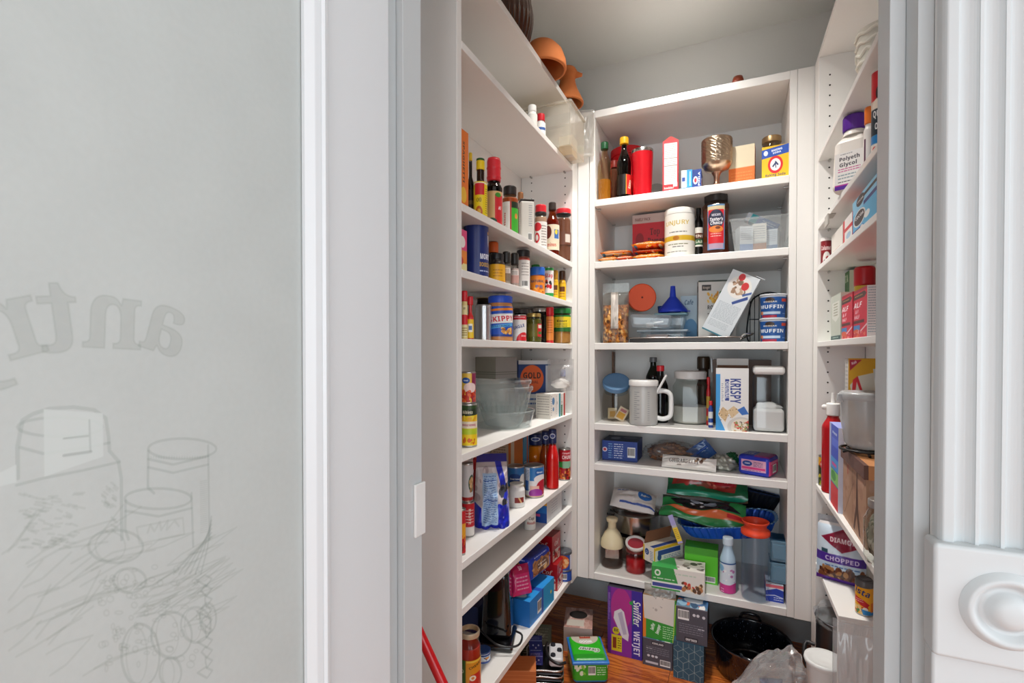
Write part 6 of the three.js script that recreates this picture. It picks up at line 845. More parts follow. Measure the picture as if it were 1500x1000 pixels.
  const lowc = boxB('snack_box', 'blue white and red carton at the right end of the low shelf', 'box', [1124, 1150, 857], y, -1.935, 0.11, { f: cell(110, 110, '#e8e8ee', (p) => p.R(0, 0, 1, 0.18, '#e06a7a').P([[0, 0.4], [0.6, 0.2], [1, 0.3], [1, 1], [0, 1]], '#2040b0').L([[0, 0.68], [0.5, 0.6], [1, 0.72]], 0.05, '#e0e6f4').T('150', 0.2, 0.42, 0.18, '#2a3a8a').F(0.45, 0.72, 0.5, 2, 0.12, '#dfe6f8')), t: '#d8dde6' });
  for (let i = 0; i < 2; i++) { const a = X(1128, -1.99), g = T('food_container', ['light blue clear clamshell box standing on the striped carton', 'light blue clear clamshell box on top of the other'][i], 'container', a + 0.03, y + lowc.hgt + 0.001 + i * 0.076, -1.99); M(g, 'body', at(rbx(0.055, 0.073, 0.09, 0.008, 3), 0, 0.0365, 0), clb); M(g, 'window', at(rbx(0.04, 0.05, 0.004, 0.003, 2), 0, 0.037, 0.046), clb); M(g, 'rim', at(rbx(0.058, 0.004, 0.094, 0.002), 0, 0.071, 0), clb); }
  // blue foil tray tipped over the boxes, bags piled in it
  const bl = plain('#1f5fd0', 0.3, 0.25); const tx = X(1068, -2.1), tg = T('foil_tray', 'large bright blue foil roasting tray lying on the boxes', 'tray', tx, y + 0.172, -2.1, 0.0);
  const oval = (w, d, h0, h1, f) => { const g = new THREE.CylinderGeometry(1, f, 1, 240, 4, true), p = g.attributes.position; for (let i = 0; i < p.count; i++) { const t = p.getY(i) + 0.5, a = Math.atan2(p.getZ(i), p.getX(i)), rr = Math.hypot(p.getX(i), p.getZ(i)) * (1 + 0.04 * Math.sin(a * 40) * (t > 0.05 && t < 0.95 ? 1 : 0)), e = Math.pow(Math.pow(Math.abs(Math.cos(a)), 3) + Math.pow(Math.abs(Math.sin(a)), 3), -1 / 3); p.setXYZ(i, Math.cos(a) * rr * e * w / 2, h0 + t * (h1 - h0), Math.sin(a) * rr * e * d / 2); } g.computeVertexNormals(); return g; };
  M(tg, 'wall', oval(0.34, 0.18, 0, 0.05, 0.86), bl); M(tg, 'floor', oval(0.292, 0.155, -0.001, 0.001, 0.02), bl); M(tg, 'rim', oval(0.36, 0.192, 0.047, 0.053, 0.95), plain('#7fb0e0', 0.25, 0.5)); tg.rotation.z = 0.17; tg.rotation.x = 0.08;
  const bagc = (a, b, c2, m) => cell(190, 110, a, (p) => p.P([[0.1, 0.1], [0.9, 0.25], [0.85, 0.75], [0.05, 0.6]], b).D(0.1, 0.1, 0.7, 0.55, 60, 0.03, ['#b83a34', '#8a4a3a', '#c86a5a', '#7a2a2a', '#d89a7a']).R(0.6, 0.3, 0.25, 0.25, c2).T(m, 0.72, 0.42, 0.16, '#f4e8e0').P([[0, 0.8], [1, 0.86], [1, 1], [0, 1]], '#2a9a7a'));
  const b1 = bagc('#1f6a44', '#a83a32', '#b0182c', 'PK'), b2 = cell(190, 110, '#2a8a4a', (p) => p.P([[0.1, 0.1], [0.7, 0.05], [0.95, 0.5], [0.3, 0.6]], '#1c1c24').D(0.3, 0.1, 0.5, 0.4, 20, 0.05, ['#e8e8f0', '#2a2a34', '#9aa0b0', '#14141a']).P([[0, 0.5], [0.4, 0.6], [1, 0.55], [1, 0.75], [0.3, 0.8]], '#e07040').R(0.8, 0.6, 0.2, 0.1, '#c8242c'));
  const p1 = T('frozen_bag', 'green bag with red berry picture on top of the pile', 'bag', X(1035, -2.1), y + 0.282, -2.14, 0.03); M(p1, 'pouch', pouch(0.3, 0.135, 0.05, { front: b1, back: '#8a5a4a', wr: 0.12, seed: 21, crimp: 0.05, curl: 0.6, n: 24 }).rotateX(-0.7), ink(b1.i, 0.2), 0, 0.004, 0.045);
  const p2 = T('frozen_bag', 'black green and orange bag lying in the blue tray', 'bag', X(1030, -2.08), y + 0.216, -2.06, -0.05); M(p2, 'pouch', pouch(0.31, 0.105, 0.04, { front: b2, back: '#3a3a3a', wr: 0.16, seed: 23, crimp: 0.05, curl: 0.8, n: 24 }).rotateX(-0.95), ink(b2.i, 0.2), 0, 0.004, 0.05);
  const bm = T('foil_tray', 'dark crinkled foil tray standing behind the bags', 'tray', X(1095, -2.21), y + 0.215, -2.215, 0); M(bm, 'body', oval(0.22, 0.03, 0, 0.1, 0.7), plain('#20242c', 0.25, 0.7)); M(bm, 'rim', oval(0.23, 0.04, 0.095, 0.102, 0.9), plain('#3a4a6a', 0.25, 0.7)); bm.rotation.z = -0.15;
  const tagG = T('price_tag', 'lilac and yellow card strip hanging off the blue tray', 'tag', X(990, -1.93), y + 0.15, -1.935, 0.2); M(tagG, 'strip', uvTo(bxg(0.018, 0.11, 0.0012), cell(30, 150, '#a8a4d8', (p) => p.R(0, 0.42, 1, 0.5, '#f0cc3a').R(0, 0.36, 1, 0.08, '#b8bcc4').F(0.2, 0.5, 0.6, 6, 0.06, '#8a7420'))), ink(0, 0.4), 0, 0.055, 0, 0, 0, 0.35);
}
// knob of a small pot on top of the end unit
{ const k = K(1081, 112, { z: -2.02 }); const g = T('clay_pot', 'small round reddish brown lidded pot on top of the end unit', 'pot', k.x, 2.1, -2.02); M(g, 'body', lathe([[0, 0], [0.018, 0], [0.028, 0.016], [0.028, 0.034], [0.02, 0.046], [0, 0.048]]), plain('#7a3420', 0.35)); M(g, 'lid_knob', lathe([[0, 0.046], [0.012, 0.047], [0.02, 0.06], [0.016, 0.074], [0, 0.08]]), plain('#8a3c24', 0.35)); }
// ================================================================ things on the right unit
{
  const X = (z) => Rx(z), box = (name, label, cat, l, r, t, y, dep, gap, fc, o = {}) => {   // a carton with its broad side to the aisle: l..r along the unit
    const a = K(l, 515, { x: 0.235 + gap + (o.dx || 0) }), b = K(r, 515, { x: 0.235 + gap + (o.dx || 0) }); const za = a.z, zb = b.z, zc = (za + zb) / 2, x = Rx(zc) + gap + dep / 2, h = o.h || Yat((l + r) / 2, t, Rx(zc) + gap, zc) - y;
    return boxC(name, label, cat, x, y, zc, dep, h, Math.abs(zb - za), fc, o);
  };
  // R1
  let y = SH.R1;
  { const k = K(1277, 40, { x: 0.3 }); const g = T('woven_basket', 'white woven basket at the near end of the top right shelf', 'basket', 0.312, y, k.z + 0.03); const bw = lathe([[0, 0], [0.04, 0], [0.046, 0.08], [0.05, 0.16], [0.046, 0.16], [0.04, 0.01], [0, 0.006]], 24); M(g, 'body', bw, plain('#d8d4c8', 0.8)); for (let i = 0; i < 7; i++) M(g, 'weave', tubeG(Array.from({ length: 17 }, (_, j) => { const a = j / 16 * Math.PI * 2, rr = 0.0425 + i * 0.0012; return [Math.cos(a) * rr, 0.015 + i * 0.022 + 0.006 * Math.sin(a * 8 + i * 2), Math.sin(a) * rr]; }), 0.004, 48), plain('#e6e2d6', 0.8)); }
  box('tea_box', 'narrow dark brown box beside the woven basket', 'box', 1283, 1290, -20, y, 0.05, 0.012, { all: '#3a2a28' }, { h: 0.17 });
  // R2
  y = SH.R2;
  const pz = -1.5, ph = 0.194;
  const pg = T('laxative_bottle', 'white plastic bottle with ribbed purple cap and printed label', 'bottle', 0.268, y, pz, -0.5);
  { const w = 0.088, d = 0.064, hb = ph * 0.76, g = rbx(w, hb, d, 0.022, 6); const p = g.attributes.position; for (let i = 0; i < p.count; i++) { const t = p.getY(i) / hb + 0.5; const s = t > 0.72 ? 1 - Math.pow((t - 0.72) / 0.28, 2) * 0.5 : 1; p.setX(i, p.getX(i) * s); p.setZ(i, p.getZ(i) * s); } g.computeVertexNormals(); M(pg, 'body', at(g, 0, hb / 2, 0), plain('#eee8e0', 0.4));
    M(pg, 'neck', at(new THREE.CylinderGeometry(0.021, 0.026, ph * 0.08, 28), 0, hb + ph * 0.02, 0), plain('#eee8e0', 0.4));
    const c = capG(0.025, hb + ph * 0.04, ph, 72), q = c.attributes.position; for (let i = 0; i < q.count; i++) { const s = 1 + 0.02 * Math.cos(Math.atan2(q.getX(i), q.getZ(i)) * 36); q.setX(i, q.getX(i) * s); q.setZ(i, q.getZ(i) * s); } c.computeVertexNormals(); M(pg, 'cap', c, plain('#5a2596', 0.35));
    const lc = cell(130, 130, '#f2efec', (p2) => p2.F(0.2, 0.05, 0.4, 1, 0.05, '#8a8a90').T('Polyeth', 0.5, 0.18, 0.14, '#2a2630', { fit: 0.7 }).T('Glycol', 0.46, 0.33, 0.14, '#2a2630', { fit: 0.6 }).F(0.12, 0.44, 0.75, 2, 0.06, '#c84a8a').F(0.12, 0.6, 0.6, 2, 0.08, '#8aa0a8').F(0.12, 0.78, 0.6, 1, 0.06, '#4a4a50').R(0, 0.86, 1, 0.14, '#5a2a9a').R(0, 0.86, 1, 0.03, '#c03a9a'));
    const lg = uvTo(bxg(0.064, hb * 0.62, 0.001), lc); M(pg, 'label', lg, ink(lc.i, 0.4), 0, hb * 0.36, d / 2 + 0.0006); }
  bottle('medicine_bottle', 'white bottle with orange cap behind the oats canister', 'bottle', [1262, 1279, 158], y, { z: -1.385 }, { col: '#efece8', neck: 0.7, s0: 0.66, s1: 0.74, c0: 0.76, cap: '#ee7a28', capR: 0.86, lab: [0.1, 0.55, wrap('#f0edea', (p) => p.R(0.1, 0, 0.14, 1, '#4a1a3a'), 80, 120)] });
  can('oats_canister', 'oatmeal canister with red top and dark blue band', 'canister', [1273, 1305, 104], y, { z: -1.265 }, wrap('#d8c8b8', (p) => p.R(-0.5, 0, 2, 0.34, '#c8242c').C(0.4, 0.26, 0.16, '#3a2a2c').E(0.35, 0.42, 0.3, 0.1, '#efe0d0').R(-0.5, 0.44, 2, 0.3, '#22303c').T('QUAKER', 0.55, 0.5, 0.1, '#fff', { fit: 0.9 }).T('OATS', 0.45, 0.64, 0.1, '#fff', { fit: 0.5 }).R(-0.5, 0.74, 2, 0.1, '#2a86c8').R(-0.5, 0.84, 2, 0.16, '#efe6da').E(0.2, 0.93, 0.15, 0.06, '#d8342c'), 190, 260), { metal: plain('#d8d0c8', 0.6) });
  { const k = K(1224, 283, { x: 0.25 }); const g = T('price_clip', 'small grey clip hanging under the shelf edge', 'clip', Rx(k.z) + 0.002, SH.R2 - 0.05, k.z); M(g, 'plate', at(rbx(0.004, 0.03, 0.05, 0.001), -0.006, 0.02, 0), plain('#b8b4ac', 0.4)); M(g, 'hook', at(rbx(0.02, 0.003, 0.05, 0.001), 0.002, 0.0325, 0), plain('#b8b4ac', 0.4)); }
  // R3
  y = SH.R3;
  can('baking_powder_can', 'small dark red and white baking powder tin', 'can', [1201, 1217, 349], y, { R: 0.008 }, wrap('#7a2028', (p) => p.R(-0.5, 0.14, 2, 0.4, '#8e1f28').T('Calumet', 0.5, 0.36, 0.22, '#f2eae6', { fit: 0.9 }).E(0.55, 0.8, 0.32, 0.3, '#e6dfda').D(0.35, 0.65, 0.4, 0.3, 8, 0.08, ['#3a3030', '#b02a30']).R(-0.5, 0, 2, 0.08, '#efe8e4'), 110, 180), { metal: plain('#e4dedb', 0.5) });
  box('baking_carton', 'narrow plain white carton beside the red tin', 'box', 1217, 1233, 338, y, 0.05, 0.01, { l: cell(60, 120, '#e8e2da', (p) => p.F(0.2, 0.8, 0.6, 2, 0.06, '#c09088')), f: '#e0dad2', t: '#eee8e2' });
  box('first_aid_carton', 'white carton with red cross band', 'box', 1232, 1245, 318, y, 0.05, 0.008, { l: cell(60, 120, '#efe9e6', (p) => p.R(0, 0, 0.18, 1, '#d0242c').R(0, 0.38, 1, 0.14, '#d0242c').E(0.6, 0.75, 0.25, 0.12, '#a8c4dc')), f: '#d0242c', t: '#d0242c' });
  const blu = cell(120, 140, '#58b4e0', (p) => p.R(0, 0, 1, 0.4, '#8ac8e8').C(0.32, 0.62, 0.26, '#e8e4e0').C(0.32, 0.62, 0.22, '#33272a').T('COCOA', 0.32, 0.58, 0.1, '#fff', { fit: 0.36 }).C(0.64, 0.72, 0.11, '#f0f0f0').C(0.36, 0.16, 0.17, '#33272a').T('COCOA', 0.36, 0.16, 0.07, '#fff', { fit: 0.26 }).R(0.52, 0.1, 0.48, 0.08, '#33272a').R(0.5, 0.3, 0.5, 0.1, '#2a2f7a').R(0, 0.88, 0.5, 0.12, '#2a2f9a').D(0.1, 0.9, 0.5, 0.1, 6, 0.05, ['#5a2a1a', '#efe6dc']));
  box('cocoa_box', 'light blue cocoa carton with dark round emblem', 'box', 1243, 1277, 279, y, 0.045, 0.006, { l: blu, f: '#3a6ab0', t: '#8ac8e8' });
  { const k = K(1284, 312, { x: 0.27 }); const g = T('snack_bag', 'small grey lilac foil bag beside the cocoa carton', 'bag', 0.29, y, k.z + 0.1); M(g, 'pouch', lump(0.025, 0.03, 0.045, { flat: 0.8, seed: 9, a: 0.15 }), plain('#a8a4b4', 0.3, 0.3)); }
  // R4
  y = SH.R4;
  box('tea_box', 'green tea carton lying high behind the red cartons', 'box', 1224, 1247, 404, y, 0.03, 0.075, { l: cell(140, 110, '#1f6a24', (p) => p.R(0, 0, 0.06, 1, '#d8d4b8').T('QUESTA', 0.62, 0.12, 0.13, '#e6e8d0', { f: 'serif', fit: 0.6 }).E(0.85, 0.5, 0.18, 0.2, '#8aa89a').D(0.2, 0.5, 0.5, 0.3, 10, 0.02, ['#2a7a30', '#185a1c'])), f: '#cfd0b8', t: '#2a7a30' });
  box('stevia_carton', 'pale grey green narrow carton with dark foot', 'box', 1217, 1231, 432, y, 0.05, 0.008, { l: cell(60, 160, '#c8cec0', (p) => p.R(0, 0.9, 1, 0.1, '#1f4a44').F(0.2, 0.93, 0.6, 1, 0.05, '#d8e4d8').P([[0.15, 0.16], [0.85, 0.16], [0.85, 0.5], [0.5, 0.6], [0.15, 0.5]], '#e0e2d8').F(0.3, 0.2, 0.4, 5, 0.06, '#8a8a6a')), f: '#b8c0b0', t: '#d8dcd0' });
  const half = (p) => p.R(0, 0, 1, 0.06, '#a81a30').P([[0, 0.1], [0.8, 0.08], [0.95, 0.14], [0.8, 0.2], [0, 0.2]], '#4a2a1c').F(0.1, 0.13, 0.6, 1, 0.05, '#d8b86a').T('ALF', 0.3, 0.32, 0.15, '#fff', { it: 1, fit: 0.6 }).T('& F', 0.25, 0.46, 0.1, '#fbe0e4', { it: 1 }).T('HALF', 0.25, 0.57, 0.1, '#fbe0e4', { it: 1, fit: 0.4 }).R(0, 0.64, 0.8, 0.06, '#5a2a1c').R(0, 0.74, 0.5, 0.1, '#4a8ac8').P([[0, 0.88], [0.3, 0.82], [0.5, 0.86], [1, 0.72], [1, 0.76], [0.5, 0.9]], '#f4d0d4').E(0.2, 0.92, 0.3, 0.1, '#e0603a').D(0, 0.88, 0.9, 0.1, 16, 0.05, ['#f0a0a0', '#c8303a', '#e8785a']);
  box('gelatin_box', 'red dessert carton beside the pale green carton', 'box', 1231, 1246, 431, y, 0.05, 0.007, { l: cell(70, 160, '#d81e3a', half), f: '#c01a34', t: '#e85a6a' });
  box('gelatin_box', 'wide red dessert carton with white nutrition side', 'box', 1246, 1265, 423, y, 0.026, 0.006, { l: cell(110, 170, '#d81e3a', half), f: cell(60, 170, '#eceae8', (p) => p.F(0.1, 0.04, 0.8, 18, 0.05, '#9ab0b8')), t: '#e04a5c' });
  bottle('cocoa_tin', 'round tin with glossy red lid behind the red cartons', 'tin', [1250, 1281, 391], y, { R: 0.062 }, { col: '#c8a42a', neck: 1.0, s0: 0.7, s1: 0.72, c0: 0.74, cap: '#b80f1c', capR: 1.04 });
  box('cereal_box', 'tall red carton at the near end of the red shelf', 'box', 1277, 1300, 360, y, 0.07, 0.004, { l: cell(100, 200, '#d61e2a', (p) => p.P([[0, 0], [0.3, 0], [0.1, 1], [0, 1]], '#e8d8d0').P([[0.55, 0.3], [1, 0.2], [1, 0.55], [0.7, 0.5]], '#efe6e6').R(0.2, 0.55, 0.1, 0.4, '#e85a60')), f: '#b8141e', t: '#c81e28' });
  // R5
  y = SH.R5;
  const CRH = Yat(1232, 652, 0.242, -1.5) - y;
  boxC('wafer_box', 'yellow wafer carton with red corner mark standing on the crate', 'box', 0.302, y + CRH + 0.001, -1.483, 0.1, 0.222, 0.042, { f: cell(160, 220, '#d8a01c', (p) => p.P([[0.03, 0.02], [0.28, 0.02], [0.04, 0.14]], '#b01c34').T('Nab', 0.12, 0.05, 0.04, '#f4e0e0', { rot: -20 }).P([[0.04, 0.3], [0.2, 0.2], [0.5, 0.16], [0.9, 0.2], [0.9, 0.7], [0.2, 0.66]], '#d8cfc0').P([[0.1, 0.24], [0.2, 0.2], [0.3, 0.36], [0.26, 0.38], [0.18, 0.26], [0.14, 0.44], [0.08, 0.44]], '#d22430').D(0.3, 0.4, 0.6, 0.4, 20, 0.08, ['#e8c88a', '#d8b070', '#c89a54'])), l: cell(40, 200, '#c8c4c0', (p) => p.F(0.2, 0.05, 0.6, 20, 0.045, '#9a9a9a')), t: '#b8841c' });
  { const kq = K(1276, 545, { x: 0.31 }); const nc = cell(120, 160, '#d8dcd8', (p) => p.E(0.4, 0.2, 0.22, 0.1, '#2f6a4a').T('Great', 0.4, 0.2, 0.05, '#e8f0e8').T('Nat', 0.45, 0.45, 0.16, '#3a6a5a', { it: 1 }).F(0.3, 0.6, 0.5, 2, 0.06, '#7a9a8a').D(0.1, 0.75, 0.8, 0.25, 18, 0.06, ['#e8c84a', '#d8dcd0'])); const g = T('snack_bag', 'pale bag with green oval leaning behind the clear tub', 'bag', 0.325, y + CRH + 0.002, -1.3, -0.5); M(g, 'pouch', pouch(0.075, 0.2, 0.03, { front: nc, wr: 0.1, seed: 31 }).rotateZ(0.1), ink(nc.i, 0.35), 0, 0.004, 0); }
  bottle('ketchup_bottle', 'red squeeze bottle with white flip cap', 'bottle', [1204, 1238, 590], y, { z: -1.735 }, { col: '#b0121a', rough: 0.25, neck: 0.5, s0: 0.72, s1: 0.86, c0: 0.88, cap: '#eceae6', capR: 0.62, cb: 0.86 });
  { const g = scene.children[scene.children.length - 1]; M(g, 'nozzle', rodG([0, g.hgt, 0], [0, g.hgt + 0.03, 0], 0.006, 0.004), plain('#eceae6', 0.4)); M(g, 'cap_tab', at(new THREE.SphereGeometry(0.008, 12, 8), -g.q.r * 0.75, g.hgt * 0.95, 0), plain('#eceae6', 0.4)); }
  can('olive_can', 'small olive green can with yellow and red top label', 'can', [1200, 1213, 667], y, { R: 0.004 }, wrap('#2c3a1c', (p) => p.R(-0.5, 0, 2, 0.3, '#d8a41c').E(0.5, 0.26, 0.34, 0.14, '#c8281c').T('MILD', 0.5, 0.26, 0.12, '#f4e8d0', { fit: 0.5 }).D(0, 0.6, 1, 0.4, 30, 0.1, ['#8a9a2c', '#c8b83a', '#5a6a1c', '#e0d060']), 140, 150));
  box('foil_carton', 'tall bright blue red and green carton beside the wooden crate', 'box', 1216, 1229, 622, y, 0.05, 0.005, { l: cell(80, 260, '#2048c8', (p) => p.R(0, 0, 0.2, 1, '#b8bce0').T('Press', 0.6, 0.1, 0.05, '#e8ecfa', { fit: 0.5 }).R(0.3, 0.16, 0.7, 0.1, '#4a6ae0').R(0.2, 0.4, 0.8, 0.14, '#3a9ae0').R(0.3, 0.46, 0.5, 0.04, '#d84aa0').R(0.2, 0.55, 0.8, 0.16, '#8ad06a').E(0.5, 0.62, 0.25, 0.06, '#3a9a3a').R(0.2, 0.72, 0.8, 0.28, '#e0202c')), f: '#d0d2e4', t: '#9aa4e0' });
  // wooden crate, tub on it, glass jar before it
  const ch = CRH, cl = 0.248, cr = T('printed_crate', 'brown box with tower print and wooden rim', 'crate', 0.304, y, -1.381);
  const pc = cell(200, 150, '#b08a70', (p) => { p.D(0, 0, 1, 1, 60, 0.05, ['#b8927a', '#a88068', '#b4907a']); p.P([[0.62, 0.1], [0.66, 0.1], [0.7, 0.6], [0.8, 0.95], [0.74, 0.95], [0.64, 0.7], [0.56, 0.95], [0.5, 0.95], [0.6, 0.6]], '#5a3c30'); p.R(0.22, 0.12, 0.03, 0.14, '#a82a2a'); p.L([[0.1, 0.9], [0.5, 0.3]], 0.01, '#7a5a48').L([[0.45, 0], [0.45, 1]], 0.012, '#8a6650'); });
  M(cr, 'body', carton(0.108, ch - 0.02, cl, { l: pc, f: pc, t: '#6a4a3a', r: '#a8846c' }), ink(pc.i, 0.6)); const rm = plain('#6a4a40', 0.55); for (const s of [-1, 1]) { M(cr, 'rim', at(bxg(0.008, 0.03, cl + 0.008), s * 0.055, ch - 0.015, 0), rm); M(cr, 'rim', at(bxg(0.102, 0.03, 0.008), 0, ch - 0.015, s * (cl / 2 + 0.002)), plain('#c88a58', 0.6)); }
  M(cr, 'lid', at(bxg(0.1, 0.004, cl - 0.004), 0, ch - 0.004, 0), plain('#c88a58', 0.6));
  const tq = { x: 0.276, z: -1.4 }, tb = T('plastic_tub', 'translucent round tub with snap lid standing on a black trivet', 'tub', tq.x, y + ch + 0.014, tq.z), fr = plain('#e4e6e8', 0.25, 0, { transmission: 0.6, thickness: 0 });
  M(tb, 'body', lathe([[0, 0], [0.034, 0], [0.042, 0.012], [0.049, 0.06], [0.05, 0.12]], 40), fr); M(tb, 'lid', lathe([[0.049, 0.112], [0.053, 0.114], [0.054, 0.126], [0.048, 0.132], [0.044, 0.128], [0, 0.128]], 40), fr); M(tb, 'snap_tab', at(rbx(0.012, 0.02, 0.018, 0.003), -0.052, 0.117, 0.01), fr);
  const tv = T('trivet', 'black wire trivet on the printed crate', 'trivet', tq.x, y + ch + 0.001, tq.z); for (const r of [0.02, 0.036, 0.05]) M(tv, 'ring', new THREE.TorusGeometry(r, 0.003, 8, 36).rotateX(Math.PI / 2), plain('#141416', 0.4), 0, 0.009, 0); for (let i = 0; i < 4; i++) M(tv, 'foot', rodG([Math.cos(i * 1.57) * 0.045, 0, Math.sin(i * 1.57) * 0.045], [Math.cos(i * 1.57) * 0.02, 0.009, Math.sin(i * 1.57) * 0.02], 0.003), plain('#141416', 0.4));
  { const q = loc(1263, 1297, { R: 0.008 }); const z = -0.93, g = T('glass_jar', 'clear glass jar of dried herbs at the near end of the crate shelf', 'jar', 0.268, y, -1.195), r = 0.034; M(g, 'herbs', at(lump(r * 0.86, 0.05, r * 0.86, { seed: 6, a: 0.1, flat: 0.9 }), 0, 0.004, 0), foodMat('#8a8474', '#5a5a48', '#b8b0a0')); M(g, 'glass', lathe([[0, 0], [r * 0.9, 0], [r, 0.01], [r, 0.085], [r * 0.75, 0.105], [r * 0.72, 0.11]], 36), glass('#eef0ee', 0.03)); M(g, 'lid', capG(r * 0.8, 0.108, 0.125), plain('#b8b4b0', 0.3, 0.8)); }
  // R6
  y = SH.R6;
  { const k0 = K(1203, 830, { x: 0.262 }), k1 = K(1262, 838, { y }); const dc = cell(160, 190, '#c8d8e6', (p) => p.R(0, 0, 1, 0.14, '#e2dedd').P([[0.1, 0.33], [0.55, 0.17], [1.1, 0.33], [0.55, 0.52]], '#8a1a3a').T('DIAMOND', 0.62, 0.34, 0.1, '#f0e4e8', { fit: 0.66 }).R(0.12, 0.5, 0.14, 0.06, '#2a4a5a').R(0, 0.56, 1, 0.13, '#4a2a94').T('CHOPPED', 0.55, 0.63, 0.09, '#d8ccf0', { fit: 0.7 }).R(0, 0.7, 1, 0.1, '#bcd4ea').F(0.2, 0.73, 0.7, 1, 0.05, '#4a74b0').R(0.08, 0.8, 0.92, 0.14, '#3a2018').D(0.08, 0.78, 0.92, 0.17, 60, 0.05, ['#5a3020', '#3a1c14', '#7a4a30', '#a8784a']).R(0, 0.93, 1, 0.07, '#5a2a9a'));
    const g = T('nut_bag', 'standing bag of chopped nuts with red diamond emblem', 'bag', 0.276, y, -1.69, -0.35); M(g, 'pouch', pouch(0.122, 0.185, 0.05, { front: dc, back: '#c8d0da', wr: 0.08, seed: 41, crimp: 0.1, c0: 0.0, n: 20 }).rotateX(-0.08), ink(dc.i, 0.25));
    const s = K(1200, 800, { x: 0.262 }); boxC('mix_packet', 'small pale packet tucked beside the nut bag', 'packet', 0.252, y, -1.806, 0.03, 0.1, 0.012, { all: cell(50, 100, '#ded8d2', (p) => p.R(0, 0.3, 0.5, 0.3, '#2a2f6a').R(0, 0.6, 0.5, 0.2, '#c8823a').D(0.1, 0.8, 0.6, 0.2, 8, 0.1, ['#6a5a4a', '#c8b8a8'])) }); }
  can('coffee_can', 'yellow coffee can with grey lid and blue lettering', 'can', [1255, 1283, 850], y, { z: -1.515 }, wrap('#f0ac1a', (p) => p.T('ista', 0.45, 0.28, 0.26, '#1c2f86', { rot: 16, fit: 0.8 }).P([[0, 0.42], [0.5, 0.52], [0.8, 0.66], [0.7, 0.72], [0.75, 0.8], [0.3, 0.68], [0, 0.58]], '#cf2028').F(0.1, 0.52, 0.4, 2, 0.06, '#f4d8d0').D(0, 0.76, 0.6, 0.24, 24, 0.09, ['#c8381c', '#f0ece0', '#3a7a34', '#e8c88a']).P([[0.4, 0.82], [1.1, 0.9], [1.1, 1], [0.5, 1]], '#2a86c8').R(0.85, 0.6, 0.6, 0.3, '#e07a1c'), 170, 260), { lid: '#5a5c5e', lidRough: 0.3, lidH: 0.014, lidRing: '#4a4c4e', turn: -0.1 });
}
